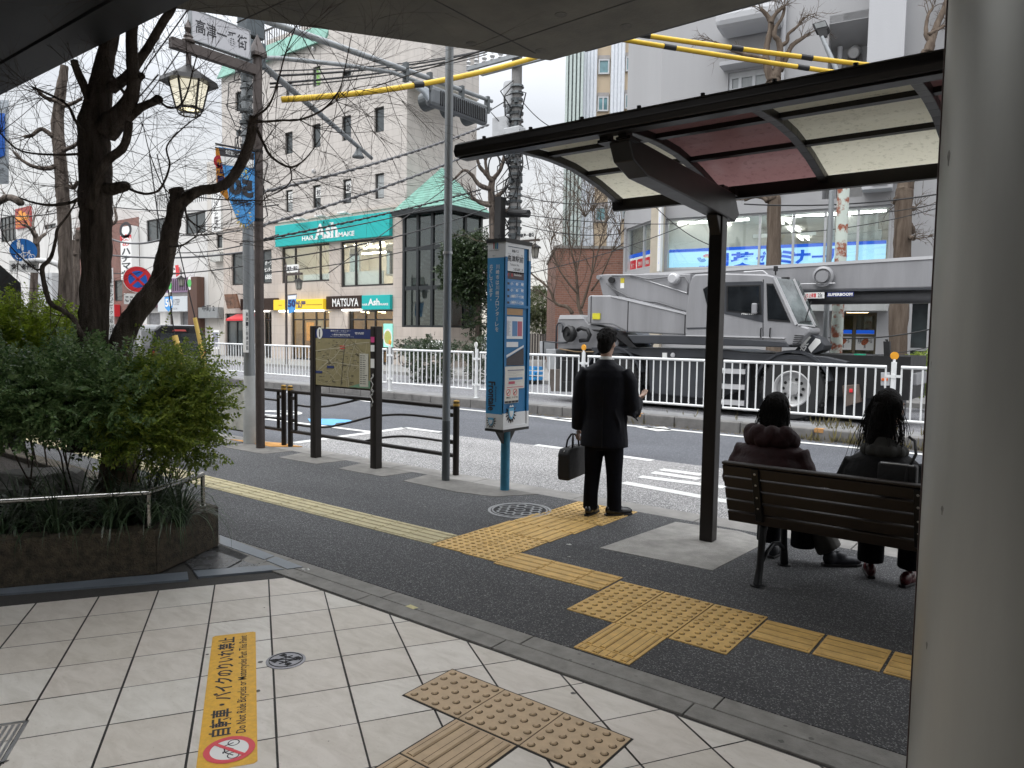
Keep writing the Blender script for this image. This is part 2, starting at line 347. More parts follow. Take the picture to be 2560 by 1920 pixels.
def tilemat():
 m=bpy.data.materials.new('stone_tile');m.use_nodes=True;t=m.node_tree;b=t.nodes['Principled BSDF'];Lk=t.links.new
 g=t.nodes.new('ShaderNodeNewGeometry');r=t.nodes.new('ShaderNodeValToRGB');e=r.color_ramp.elements
 e[0].color=(.62,.575,.51,1);e[1].color=(.70,.67,.615,1);x=e.new(.5);x.color=(.66,.61,.55,1)
 Lk(g.outputs['Random Per Island'],r.inputs[0]);tc=t.nodes.new('ShaderNodeTexCoord')
 nz=t.nodes.new('ShaderNodeTexNoise');nz.inputs['Scale'].default_value=5;nz.inputs['Detail'].default_value=9;nz.inputs['Roughness'].default_value=.72;nz.inputs['Distortion'].default_value=.6
 mpg=t.nodes.new('ShaderNodeMapping');mpg.inputs['Rotation'].default_value=(0,0,.58);mpg.inputs['Scale'].default_value=(1,2.6,1);Lk(tc.outputs['Object'],mpg.inputs[0]);Lk(mpg.outputs[0],nz.inputs['Vector'])
 r2=t.nodes.new('ShaderNodeValToRGB');f=r2.color_ramp.elements;f[0].position=.30;f[0].color=(.80,.785,.76,1);f[1].position=.60;f[1].color=(1,1,1,1);Lk(nz.outputs['Fac'],r2.inputs[0])
 n3=t.nodes.new('ShaderNodeTexNoise');n3.inputs['Scale'].default_value=70;n3.inputs['Detail'].default_value=4;Lk(tc.outputs['Object'],n3.inputs['Vector'])
 r3=t.nodes.new('ShaderNodeValToRGB');f=r3.color_ramp.elements;f[0].position=.26;f[0].color=(.7,.68,.65,1);f[1].position=.36;f[1].color=(1,1,1,1);Lk(n3.outputs['Fac'],r3.inputs[0])
 m1=t.nodes.new('ShaderNodeMix');m1.data_type='RGBA';m1.blend_type='MULTIPLY';m1.inputs[0].default_value=1;Lk(r.outputs[0],m1.inputs[6]);Lk(r2.outputs[0],m1.inputs[7])
 m2=t.nodes.new('ShaderNodeMix');m2.data_type='RGBA';m2.blend_type='MULTIPLY';m2.inputs[0].default_value=.6;Lk(m1.outputs[2],m2.inputs[6]);Lk(r3.outputs[0],m2.inputs[7]);Lk(m2.outputs[2],b.inputs['Base Color'])
 b.inputs['Roughness'].default_value=.42;bp=t.nodes.new('ShaderNodeBump');bp.inputs['Strength'].default_value=.06;Lk(n3.outputs['Fac'],bp.inputs['Height']);Lk(bp.outputs[0],b.inputs['Normal']);return m
struct('plaza_tiles',mb,tilemat())
# two courses of granite between plaza and pavement
M_granite=mat('strip_granite',(.23,.222,.205),.8,var=.28,scale=9,bump=.25,bscale=150,det=10)
mb=MB()
for y0,y1 in((2.685,2.797),(2.803,2.922)):
 x=-12.0+(.08 if y0>2.75 else 0)
 while x<6:mb.box2((x+.003,y0,-.12),(x+.985-.003,y1,.002));x+=.985
struct('granite_strip',mb,M_granite,bevel=.003)
# dark slab wedge beside the planter
M_slab=mat('slab_granite',(.085,.088,.092),.33,var=.35,scale=7,bump=.15,bscale=140,det=8);M_slab2=mat('slab_blue',(.16,.185,.215),.34,var=.15,scale=10,bump=.06,bscale=140)
def gp(*a):return[G(q(*p))for p in a]
mb=MB()
def slab(pts,z=.004):
 c=sum(pts,V((0,0,0)))/len(pts);mb.prism([c+(p-c)*.985+ZA*(z-.02)for p in pts],(0,0,.02))
slab(gp(('b',155,1228),('b',590,1395),('b',510,1425),('b',155,1298)),.006);slab(gp(('b',600,1400),('b',815,1482),('b',690,1500),('b',520,1430)),.006)
slab([G(q('b',-60,1512)),G(q('b',560,1468)),G(q('b',668,1500)),G(q('b',-20,1562))],.006);slab([G(D(-60,1274)),G(q('a',1210,1545)),G(q('a',1490,1520)),G(q('a',1500,1582)),G(D(-60,1290))],.006)
mb.cur=1
slab(gp(('b',-60,1500),('b',210,1488),('b',390,1392),('b',158,1302),('b',20,1360),('b',-120,1440)),.002);slab(gp(('b',225,1490),('b',400,1396),('b',550,1462)),.002)
struct('granite_paving',mb,[M_slab2,M_slab])

# tactile paving
M_yel=mat('tactile_yellow',(.60,.385,.125),.6,var=.2,scale=14,bump=.15,bscale=120,det=8);M_pale=mat('tactile_pale',(.45,.395,.235),.75,var=.2,scale=12,bump=.25,bscale=110,det=8);M_tan=mat('tactile_tan',(.50,.37,.235),.6,var=.14,scale=12,bump=.1,bscale=120,det=8)
M_joint=mat('joint_dark',(.03,.028,.025),.9,var=0)
relief_shade=MB()  # dark rims beside dots and bars: shade of the relief, painted as flat colour
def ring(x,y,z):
 for k in range(10):a,b=PI*k/5,PI*(k+1)/5;r0,r1=.0125,.0165+.003*math.sin(a+2.2);relief_shade.quad(*[V((x+math.cos(t_)*r,y+math.sin(t_)*r,z+.0004))for t_,r in((a,r0),(b,r0),(b,r1),(a,r1))])
def edge(x0,y0,x1,y1,z):relief_shade.quad(V((x0,y0,z+.0004)),V((x1,y0,z+.0004)),V((x1,y1,z+.0004)),V((x0,y1,z+.0004)))
def dots(mb,x0,y0,sx=.3,sy=.3,z=.005):
 for i in range(5):
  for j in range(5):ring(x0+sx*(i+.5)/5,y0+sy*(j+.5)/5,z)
 mb.box2((x0+.002,y0+.002,-.01),(x0+sx-.002,y0+sy-.002,z))
 for i in range(5):
  for j in range(5):mb.lathe([(.0125,0),(.0118,.0025),(.0085,.0058),(.006,.006)],(x0+sx*(i+.5)/5,y0+sy*(j+.5)/5,z),10)
def bars(mb,x0,y0,sx=.3,sy=.3,al='X',z=.005,n=4):
 mb.box2((x0+.002,y0+.002,-.01),(x0+sx-.002,y0+sy-.002,z))
 for k in range(n):
  if al=='X':
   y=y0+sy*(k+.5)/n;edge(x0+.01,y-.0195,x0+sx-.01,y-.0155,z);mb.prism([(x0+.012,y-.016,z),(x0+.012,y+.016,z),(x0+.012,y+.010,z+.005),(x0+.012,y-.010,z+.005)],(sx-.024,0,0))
  else:
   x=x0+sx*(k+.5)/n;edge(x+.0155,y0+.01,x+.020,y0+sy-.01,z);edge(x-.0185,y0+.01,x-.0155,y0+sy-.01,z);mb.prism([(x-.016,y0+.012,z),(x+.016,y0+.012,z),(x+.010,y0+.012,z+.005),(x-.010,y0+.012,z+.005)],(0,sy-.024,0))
mb=MB();x=-3.58
while x>-16:bars(mb,x-.303,3.752,z=.004);x-=.303
struct('tactile_paving_pale',mb,M_pale)
mb=MB()
for x0,y0 in((-3.57,3.748),(-3.268,3.735),(-3.565,4.048),(-3.263,4.035),(-3.50,5.00),(-3.198,5.00),(-3.50,5.30),(-3.198,5.30)):dots(mb,x0,y0)
for x0 in(-3.555,-3.253):bars(mb,x0,4.345,.3,.3,'Y');bars(mb,x0+.02,4.648,.3,.34,'Y')
for x0,sx in((-2.963,.3),(-2.66,.3),(-2.357,.2)):bars(mb,x0,3.70,sx)
for i in range(3):
 for j in range(2):dots(mb,-2.142+.304*i,3.328+.302*j)
bars(mb,-1.845,3.005,.304,.32,'Y');bars(mb,-1.845,2.935,.304,.068,'Y')
for i in range(9):bars(mb,-1.225+.308*i,3.60,.296,.286)
struct('tactile_paving_yellow',mb,M_yel)
mb=MB()
for i in range(3):dots(mb,-2.140+.301*i,2.09,z=.004)
for i in range(4):bars(mb,-1.842,1.782-.305*i,.297,.30,'Y',z=.004)
struct('tactile_paving_tan',mb,M_tan)
mb=MB();mb.box2((-2.146,2.083,-.003),(-1.232,2.397,.0015));mb.box2((-1.849,.86,-.003),(-1.538,2.083,.0015));struct('tactile_joint',mb,M_joint);struct('tactile_shade',relief_shade,mat('shade_brown',(.10,.065,.03),.9,var=.35,scale=30))

# concrete pads round the post feet
mb=MB()
def pad(pts):mb.prism([V((x,y,-.05))for x,y in pts],(0,0,.054))
pad([(-2.6,4.46),(-1.78,4.50),(-1.72,5.45),(-2.0,5.56),(-2.5,5.5)])
struct('shelter_pad',mb,mat('pad_concrete',(.30,.29,.27),.9,var=.25,scale=7,bump=.3,bscale=130,det=9));mb=MB()
for a,b,c in((-9.3,-8.85,5.2),(-8.75,-7.75,5.22),(-7.55,-6.72,5.22),(-6.45,-5.62,5.22)):pad([(a,5.61),(b,5.61),(b-.06,c),(a+.08,c-.02)])
pad([(-5.4,5.61),(-3.95,5.61),(-4.2,5.25),(-4.6,5.17),(-5.35,5.2)])
struct('concrete_pad',mb,mat('pad_concrete_dark',(.17,.163,.15),.9,var=.35,scale=5,bump=.3,bscale=130,det=10))
mb=MB();mb.prism([(-9.2,5.62,-.04),(-8.25,5.62,-.04),(-7.95,5.9,-.04),(-8.4,5.9,-.04)],(0,0,.046));struct('kerb_marking',mb,mat('orange_paint',(.62,.30,.07),.7,var=.3,scale=10))

# bus bay and road markings
def gr(n,x,y,z=RZ):return G(q(n,x,y),z)
bz=V((0,0,.004));b0,b1=gr('b',750,498),gr('b',1630,388);YL=gr('c',700,685).y
struct('bus_bay',MB().quad(*[V((p[0],p[1],RZ+.004))for p in((b0.x,5.905),(b1.x,b1.y),(gr('b',1900,425).x,gr('b',1900,425).y),(-4,YL),(12,YL+.1),(12,5.905))]),M_bay)
M_wp=mat('road_paint',(.60,.60,.58),.65,var=.16,scale=18,bump=.1,bscale=90,det=9);M_bp=mat('road_paint_blue',(.10,.33,.58),.65,var=.12,scale=8)
mb=MB();zz=RZ+.008
def strip(a,b,wd=.13):a,b=V(a),V(b);n=(b-a).cross(ZA).normalized()*wd/2;mb.quad(*[V((p.x,p.y,zz))for p in(a+n,a-n,b-n,b+n)])
def polyp(*pts):mb.quad(*[V((gr(*p).x,gr(*p).y,zz))for p in pts])
ye=gr('b',1000,128).y;strip((-70,ye,0),(30,ye,0),.14)
polyp(('c',640,463),('c',890,462),('c',890,494),('c',830,486));polyp(('c',1390,533),('c',1618,531),('c',1682,560),('c',1560,566))
polyp(('b',1200,150),('b',1350,163),('b',1350,178),('b',1300,172));polyp(('b',1700,195),('b',1840,198),('b',1846,215),('b',1760,214))
polyp(('b',760,80),('b',1000,118),('b',980,124),('b',860,108))
def gl(a,b,wd):strip(gr(*a),gr(*b),wd)
gl(('b',745,500),('b',1620,382),.16);gl(('b',1615,380),('b',1905,416),.14);gl(('b',520,310),('b',1340,412),.13)
gl(('c',600,674),('c',805,701),.13);gl(('c',1245,760),('c',1520,798),.14)
for(s,e2_)in(((1590,868),(1912,912)),((1520,892),(1890,945)),((1422,925),(2090,1010)),((1290,972),(2150,1130))):gl(('c',)+s,('c',)+e2_,.15)
for cx,cy in((522,270),(615,263)):
 c=gr('b',cx,cy)
 for k in range(14):
  a0,a1=2*PI*k/14,2*PI*(k+1)/14;f=lambda a,r:V((c.x+math.cos(a)*r*1.3,c.y+math.sin(a)*r,zz));mb.quad(f(a0,.42),f(a1,.42),f(a1,.32),f(a0,.32))
strip((-26,8.6,0),(-14.5,8.6,0),.13)
struct('road_marking',mb,M_wp)
mb=MB();polyp(('b',850,308),('b',1060,310),('b',1180,318),('b',1240,334),('b',1110,340),('b',1075,345),('b',1060,362),('b',965,356),('b',872,337));struct('road_arrow',mb,M_bp)

# chewing-gum and oil spots trodden into the paving
mb=MB();r_=random.Random(9)
for k in range(150):
 if k<50:x,y,z=r_.uniform(-4,1.5),r_.uniform(.4,2.6),.0012
 elif k<80:x,y,z=r_.uniform(-5,1.5),r_.uniform(2.7,2.9),.0028
 else:x,y,z=r_.uniform(-8,1.5),r_.uniform(3,5.55),.0012
 if x<-3.6 and y<2.7:continue
 s=r_.choice((.003,.005,.008,.012));n_=9;mb.quad(*[V((x+math.cos(2*PI*i/n_)*s*r_.uniform(.7,1.2),y+math.sin(2*PI*i/n_)*s*r_.uniform(.7,1.2),z))for i in range(n_)])
struct('gum_spots',mb,mat('gum_grey',(.14,.135,.125),.8,var=.5,scale=3))
# covers, grate, floor sticker, litter
M_iron=mat('cast_iron',(.33,.335,.34),.5,.25,var=.25,scale=20,bump=.2,bscale=140);M_irondark=mat('cast_iron_dark',(.02,.02,.022),.8,var=.2)
t=thing('manhole_cover','large round cast iron manhole cover with a raised hexagon pattern beside the yellow tactile paving','manhole cover',(-3.705,4.985,0))
MB().lathe([(.275,-.02),(.275,.004),(.268,.0055),(.255,.0055),(.252,.002)],(-3.705,4.985,0),48).build('frame',M_iron,t)
MB().lathe([(.25,-.02),(.25,.0035)],(-3.705,4.985,0),48).build('plate',M_irondark,t)
mb=MB();c0=V((-3.705,4.985,.004))
for r_,n_ in((.235,44),(.045,14)):
 for k in range(n_):
  a=2*PI*k/n_;mb.beam(c0+V((math.cos(a)*r_,math.sin(a)*r_,.001)),c0+V((math.cos(a+2*PI/n_)*r_,math.sin(a+2*PI/n_)*r_,.001)),.014,.004)
hs_=.046
for i in range(-4,5):
 for j in range(-4,5):
  c=c0+V((hs_*1.73*(i+.5*(j%2)),hs_*1.5*j,.001))
  for k in(0,1,2):
   a0,a1=PI/6+k*PI/3,PI/6+(k+1)*PI/3;p1,p2=c+V((math.cos(a0),math.sin(a0),0))*hs_,c+V((math.cos(a1),math.sin(a1),0))*hs_
   if max((p1-c0).length,(p2-c0).length)<.228 and min((p1-c0).length,(p2-c0).length)>.05:mb.beam(p1,p2,.017,.004)
mb.build('raised_pattern',M_iron,t)
t=thing('drain_cover','small round grey metal access cover set in the white plaza tiles','drain cover',(-2.793,1.977,0))
MB().lathe([(.088,-.02),(.088,.003),(.08,.0045),(.0,.0045)],(-2.793,1.977,0),40).build('plate',mat('cover_zinc',(.30,.30,.32),.4,.5,var=.2,scale=30),t)
mb=MB();c0=V((-2.793,1.977,.0055))
for k in range(36):
 a=2*PI*k/36;mb.beam(c0+V((math.cos(a)*.074,math.sin(a)*.074,0)),c0+V((math.cos(a+PI/18)*.074,math.sin(a+PI/18)*.074,0)),.003,.002)
for s in(-1,1):mb.beam(c0+V((-.04,.025*s-.01,0)),c0+V((.04,.025*s+.01,0)),.005,.002);mb.beam(c0+V((.022*s-.01,-.045,0)),c0+V((.022*s+.01,.045,0)),.005,.002)
mb.beam(c0+V((-.04,-.03,0)),c0+V((.04,.03,0)),.004,.002);mb.beam(c0+V((-.04,.03,0)),c0+V((.04,-.03,0)),.004,.002)
for s in(-1,1):
 mb.prism([c0+V((s*.03+dx,s*.045+dy,0))for dx,dy in((-.022,-.008),(.022,-.008),(.014,.012),(-.014,.012))],(0,0,.001));mb.prism([c0+V((s*.048+dx,-s*.02+dy,0))for dx,dy in((-.01,-.016),(.01,-.012),(.008,.014),(-.01,.012))],(0,0,.001))
mb.build('markings',M_irondark,t)
gc=G(q('e',0,1450));gx=(G(q('e',230,1285))-G(q('e',60,1575)));gx.normalize();gy=V((-gx.y,gx.x,0))
gk=G(q('e',230,1285));t=thing('drain_grate','stainless steel slotted drain grate in the tiles at the lower left','drain grate',gk)
mb=MB();o_=gk
for a,b in((0,.3),):pass
def gpt(u,v_,z=0):return o_-gx*u+gy*v_+ZA*z
for u0,u1,v0,v1 in((0,.30,0,.012),(0,.30,.288,.30),(0,.012,0,.3),(.288,.30,0,.3)):mb.prism([gpt(u0,v0,-.01),gpt(u1,v0,-.01),gpt(u1,v1,-.01),gpt(u0,v1,-.01)],(0,0,.014))
mb.build('frame',mat('steel_brushed',(.45,.45,.46),.35,.9,var=.1,scale=30),t)
mb=MB()
for k in range(13):v_=.022+k*.0205;mb.prism([gpt(.02,v_,-.008),gpt(.28,v_,-.008),gpt(.28,v_+.009,-.008),gpt(.02,v_+.009,-.008)],(0,0,.011))
mb.build('slats',MATS['steel_brushed'],t);MB().quad(gpt(0,0,-.0052),gpt(.3,0,-.0052),gpt(.3,.3,-.0052),gpt(0,.3,-.0052)).build('pit',M_joint,t)
# yellow floor notice
s0=V((-3.296,1.911,0));s1=V((-3.195,2.085,0));fx=(V((-3.296,1.911,0))-V((-2.313,1.273,0))).normalized();fy=(s1-s0).normalized();fy=(fy-fx*fy.dot(fx)).normalized()
t=thing('floor_notice','long orange floor notice on the white tiles forbidding riding bicycles or motorcycles','floor sign',(s0+s1)/2);LN=1.19;HT=.2
f0=s0
def fp(u,v_,z=.0012):return f0-fx*u+fy*v_+ZA*z             # u from the far end towards us, v across
rc=.012;mb=MB();mb.prism([fp(u,v_,0)for u,v_ in((rc,0),(LN-rc,0),(LN,rc),(LN,HT-rc),(LN-rc,HT),(rc,HT),(0,HT-rc),(0,rc))],(0,0,.0014))
mb.build('sheet',mat('notice_orange',(.72,.40,.035),.5,var=.14,scale=40,det=9),t)
M_black=mat('lettering_black',(.025,.025,.03),.6,var=0);M_white=mat('lettering_white',(.78,.78,.76),.5,var=0);M_red=mat('sign_red',(.62,.03,.04),.4,var=.05);M_blue=mat('sign_blue',(.02,.12,.50),.4,var=.05)
mb=MB();up_=-fy if False else fy
# text reads along +fx (away from us), its top towards -fy
mb.text('自転車・バイクのりいれ禁止',fp(.505,.068,.0022),fx,-fy,.93,.078,.02);mb.text('Do Not Ride Bicycles or Motorcycles Past This Point',fp(.505,.148,.0022),fx,-fy,.93,.046,.005);mb.build('lettering',M_black,t)
def disc(mb,c,r0,r1,ax,ay,n=40,z=V((0,0,0))):
 for k in range(n):
  a,b=2*PI*k/n,2*PI*(k+1)/n;P_=lambda t_,r:c+ax*math.cos(t_)*r+ay*math.sin(t_)*r+z
  mb.quad(P_(a,r0),P_(b,r0),P_(b,r1),P_(a,r1))if r0>0 else mb.quad(c+z,P_(a,r1),P_(b,r1))
cc=fp(1.075,.105,.0022);mb=MB();disc(mb,cc,0,.07,fx,fy);mb.build('disc',M_white,t)
mb=MB();disc(mb,cc,.066,.088,fx,fy,z=ZA*.0006);mb.beam(cc+fx*.05-fy*.05+ZA*.0014,cc-fx*.05+fy*.05+ZA*.0014,.014,.0006);mb.build('ban_ring',mat('notice_red',(.66,.07,.09),.5,var=.1),t)
def bicycle_icon(mb,c,r,u,s,z):
 for k in(-1,1):disc(mb,c+r*(k*s*.5)-u*s*.16,s*.2,s*.25,r,u,20,z)
 for a,b in(((-.5,-.16),(-.18,.18)),((-.18,.18),(.32,.22)),((.5,-.16),(.26,.36)),((-.18,.18),(-.02,-.16)),((-.02,-.16),(.30,.2)),((-.26,.24),(-.1,.24)),((.26,.36),(.4,.38))):
  p1,p2=c+r*a[0]*s+u*a[1]*s+z,c+r*b[0]*s+u*b[1]*s+z;n=(p2-p1).cross(r.cross(u)).normalized()*s*.03;mb.quad(p1+n,p1-n,p2-n,p2+n)
mb=MB();bicycle_icon(mb,cc,fx,-fy,.085,ZA*.0003);mb.build('bicycle_symbol',M_black,t)
t=MB();p0=G(q('f',1360,390));t.prism([p0+V((dx,dy,.003))for dx,dy in((-.035,-.018),(.03,-.022),(.036,.012),(-.03,.018))],(0,0,.0008));o=t.build('sticker',mat('sticker_yellow',(.55,.5,.25),.6,var=.2,scale=60));tag(o,'small worn yellow sticker on the granite strip','sticker')
lit=[(q('b',840,1498),.03,'folded white paper scrap at the tip of the dark granite wedge'),(q('c',862,1460),.022,'thin pale scrap on the asphalt between yellow paving and concrete pad'),(q('c',862,1558),.012,'tiny white scrap on the asphalt beside the yellow bar tiles')]
for p,s,lb in lit:
 g=G(p);m_=MB();m_.prism([g+V((dx*s,dy*s,.003))for dx,dy in((-1,-.5),(.4,-.7),(1,.2),(-.2,.6))],(0,0,.001));m_.prism([g+V((dx*s,dy*s,.004+dz*s))for dx,dy,dz in((-.4,-.5,0),(.4,-.4,.3),(.5,.3,.25),(-.3,.4,0))],(0,0,.001));tag(m_.build('paper_scrap',M_white),lb,'litter','litter on the pavement')

# ================================================================== BUILDINGS
M_stone=brickmat('cut_stone',(.495,.46,.425),(.53,.495,.46),(.34,.315,.29),.95,.33,.009,.7,'XY',.15,var=.06)
M_stone2=brickmat('beige_tile',(.47,.41,.36),(.505,.445,.395),(.37,.325,.29),.6,.45,.008,.65,'XY',.15,var=.05)
M_teal=mat('sign_teal',(.005,.40,.385),.4,var=.04,scale=2)
M_frame=mat('window_frame_dark',(.035,.033,.032),.45,.3,var=.15,scale=10)
M_alu=mat('window_frame_alu',(.50,.51,.52),.4,.5,var=.08,scale=10)
M_dglass=mat('dark_glass',(.055,.065,.068),.06,var=.35,scale=.8,spec=.8)
M_curt=mat('curtained_glass',(.34,.36,.36),.12,var=.25,scale=1.5,spec=.7,streak=True)
M_clear=glassmat('clear_glass',(.92,.95,.94),.07);M_tglass=glassmat('tinted_glass',(.60,.65,.66),.10)
M_inwall=mat('room_wall',(.62,.60,.56),.8,var=.05);M_inceil=mat('room_ceiling',(.70,.69,.66),.85,var=.04)
M_tubeL=mat('lamp_white',(.9,.9,.9),.5,var=0,emit=(1,.98,.93),es=9.);M_warmL=mat('lamp_warm',(.9,.85,.7),.5,var=0,emit=(1,.74,.38),es=11.)
M_copper=mat('verdigris_roof',(.16,.33,.27),.7,var=.25,scale=3,bump=.1,bscale=20,streak=True)
M_awn=mat('slat_brown',(.055,.033,.024),.6,var=.25,scale=10)

class Fac:
 """a vertical facade plane: u along it (to the right), v up"""
 def __init__(s,o,a):s.o=V(o);s.o.z=0;s.a=V(a).normalized();s.n=s.a.cross(ZA).normalized()
 def uv(s,p):P=onp(p,s.o,s.n);return((P-s.o).dot(s.a),P.z)
 def u(s,p):return s.uv(p)[0]
 def z(s,p):return s.uv(p)[1]
 def p(s,u,v,d=0.):return s.o+s.a*u+ZA*v-s.n*d                      # d > 0 goes inside
 def box(s,mb,u0,u1,v0,v1,d0,d1):mb.prism([s.p(u0,v0,d0),s.p(u1,v0,d0),s.p(u1,v1,d0),s.p(u0,v1,d0)],-s.n*(d1-d0));return mb
 def wall(s,mb,u0,u1,v0,v1,holes=(),rev=.18):
  us=sorted({u0,u1,*[min(max(h[i],u0),u1)for h in holes for i in(0,1)]});vs=sorted({v0,v1,*[min(max(h[i],v0),v1)for h in holes for i in(2,3)]})
  for i in range(len(us)-1):
   for j in range(len(vs)-1):
    cu,cv=(us[i]+us[i+1])/2,(vs[j]+vs[j+1])/2
    if not any(h[0]<cu<h[1]and h[2]<cv<h[3]for h in holes):mb.quad(s.p(us[i],vs[j]),s.p(us[i+1],vs[j]),s.p(us[i+1],vs[j+1]),s.p(us[i],vs[j+1]))
  for a,b,c,d,*rv in holes:
   rv=rv[0]if rv else rev
   for(x0,y0),(x1,y1)in(((a,c),(b,c)),((b,c),(b,d)),((b,d),(a,d)),((a,d),(a,c))):mb.quad(s.p(x0,y0),s.p(x1,y1),s.p(x1,y1,rv),s.p(x0,y0,rv))
  return mb
 def window(s,par,h,glass,fm,fw=.05,cols=(),rows=(),d=.10,name='window',back=None):
  a,b,c,e=h;m=MB()
  for r in((a,a+fw,c,e),(b-fw,b,c,e),(a+fw,b-fw,c,c+fw),(a+fw,b-fw,e-fw,e)):s.box(m,*r,d-.04,d+.05)
  for t_ in cols:x=a+(b-a)*t_;s.box(m,x-fw/2,x+fw/2,c+fw,e-fw,d-.038,d+.045)
  for t_ in rows:y=c+(e-c)*t_;s.box(m,a+fw,b-fw,y-fw/2,y+fw/2,d-.036,d+.04)
  f=m.build(name,fm,par);g=MB();s.box(g,a+fw*.5,b-fw*.5,c+fw*.5,e-fw*.5,d+.012,d+.022);g.build('pane',glass,f)
  if back:
   k=MB();k.quad(s.p(a,c,d+.35),s.p(b,c,d+.35),s.p(b,e,d+.35),s.p(a,e,d+.35));k.build('blind',back,f)
  return f
 def room(s,par,u0,u1,v0,v1,d0,d1,wm,cm,fl=None,name='room'):
  m=MB();P=s.p
  m.quad(P(u0,v0,d1),P(u1,v0,d1),P(u1,v1,d1),P(u0,v1,d1));m.quad(P(u0,v0,d0),P(u0,v1,d0),P(u0,v1,d1),P(u0,v0,d1));m.quad(P(u1,v0,d0),P(u1,v1,d0),P(u1,v1,d1),P(u1,v0,d1))
  m.cur=1;m.quad(P(u0,v1,d0),P(u1,v1,d0),P(u1,v1,d1),P(u0,v1,d1));m.cur=2;m.quad(P(u0,v0,d0),P(u1,v0,d0),P(u1,v0,d1),P(u0,v0,d1))
  return m.build(name,[wm,cm,fl or wm],par)
 def text(s,mb,t,h,d,bold=.012,vert=False):
  a,b,c,e=h
  (mb.vtext if vert else mb.text)(t,s.p((a+b)/2,(c+e)/2,d),s.a,ZA,b-a,e-c,bold);return mb
def rect(F,lo,hi):(a,c),(b,e)=F.uv(lo),F.uv(hi);return(min(a,b),max(a,b),min(c,e),max(c,e))

# ---------------------------------------------- pale stone corner building across the street
A=Fac((-24.57,24,0),XA)
t=ash=thing('office_building','pale stone clad corner building with small windows and shops below, opposite the bus stop','building',(-24.57,24,0))
ul=A.u(q(5,1765,500));um=A.u(q(2,700,300));T1=A.z(q(2,700,300));T2=19.
wins=[]
for x0,x1,y0,y1 in((1060,1138,835,1055),(805,877,905,1120),(570,635,970,1175),(355,415,1035,1225),(1065,1138,1362,1578),(812,878,1408,1615),(575,637,1455,1648),(360,415,1495,1680)):
 wins.append(rect(A,q(2,x0,y1-(x1-x0)*.04),q(2,x1,y0)))
g_=[rect(A,q(2,575,690),q(2,635,515)),rect(A,q(2,808,615),q(2,878,548)),rect(A,q(2,362,760),q(2,415,640)),rect(A,q(1,1860,885),q(1,1910,715))]
wins+=g_
w2=[(A.u(q(6,330,600)),A.u(q(6,705,600)),A.z(q(6,705,702)),A.z(q(6,705,400))),(A.u(q(6,795,600)),A.u(q(6,1210,600)),A.z(q(6,1210,735)),A.z(q(6,1210,352)))]
w3=rect(A,q(5,1830,738),q(5,2145,450))
z1=A.z(q(6,1210,930));shop=[(A.u(q(6,400,1000)),A.u(q(6,705,1000)),.02,z1),(A.u(q(6,850,1000)),A.u(q(6,1208,1000)),.02,z1),(A.u(q(6,185,1000)),A.u(q(6,250,1000)),.02,z1),(A.u(q(5,1780,1000)),A.u(q(5,1935,1000)),.02,z1-.1)]
zb=A.z(q(6,1210,790));zt2=A.z(q(6,1205,110))
mb=MB();A.wall(mb,ul,um,zt2,T1,[h for h in wins if h[0]<um-.2]);A.wall(mb,um,0,zt2,T2,[h for h in wins if h[0]>um-.3])
mb.quad(A.p(0,zt2),A.p(0,zt2,4.9),A.p(0,T2,4.9),A.p(0,T2));mb.quad(A.p(um,T1),A.p(um,T1,3),A.p(um,T2,3),A.p(um,T2));mb.quad(A.p(ul,0),A.p(ul,0,9),A.p(ul,T1,9),A.p(ul,T1));mb.quad(A.p(ul,T1),A.p(um,T1),A.p(um,T1,3),A.p(ul,T1,3));mb.quad(A.p(ul,T1,3),A.p(um,T1,3),A.p(um,T2,3),A.p(ul,T2,3));mb.quad(A.p(0,0,4.9),A.p(0,T2,4.9),A.p(ul,T2,9),A.p(ul,0,9))
mb.build('upper_wall',M_stone,t)
mb=MB();A.wall(mb,ul,0,0,zt2-.02,w2+[w3]+shop,.22);mb.quad(A.p(0,0),A.p(0,0,4.9),A.p(0,zt2-.02,4.9),A.p(0,zt2-.02));A.box(mb,ul,.06,zt2-.09,zt2+.03,-.05,.02);mb.build('lower_wall',M_stone2,t)
o1=oY(q(2,1510,640),24);mb=MB();A.box(mb,.003,o1.x+24.57,o1.z,T2,-.003,oX(q(2,1890,500),o1.x).y-24);mb.build('overhang',M_stone,t)
for k,h in enumerate(wins):A.window(t,h,M_curt if k in(4,7,8,10)else M_dglass,M_frame,.06,cols=(.5,)if k in(9,)else(),d=.12)
for k,(h,tx)in enumerate(((wins[5],'診'),(wins[6],'校'),(wins[7],'火'),(wins[8],'ラクノイ'))):
 a,b,c,e_=h;m=MB();w_=b-a
 if k<3:A.box(m,a+w_*.2,b-.07,c+(e_-c)*.45,e_-.08,.095,.105)
 else:A.box(m,a+w_*.3,b-.06,c+.1,e_-.06,.095,.105)
 pn=m.build('window_poster',M_white if k<3 else mat('poster_green',(.20,.40,.08),.5,var=.05),t);m=MB()
 if k<3:A.text(m,tx,(a+w_*.32,b-.14,c+(e_-c)*.52,e_-.2),.09,.02)
 else:A.text(m,tx,(a+w_*.5,b-.14,c+.2,e_-.15),.09,.02,True)
 m.build('lettering',M_black if k<3 else M_white,pn)
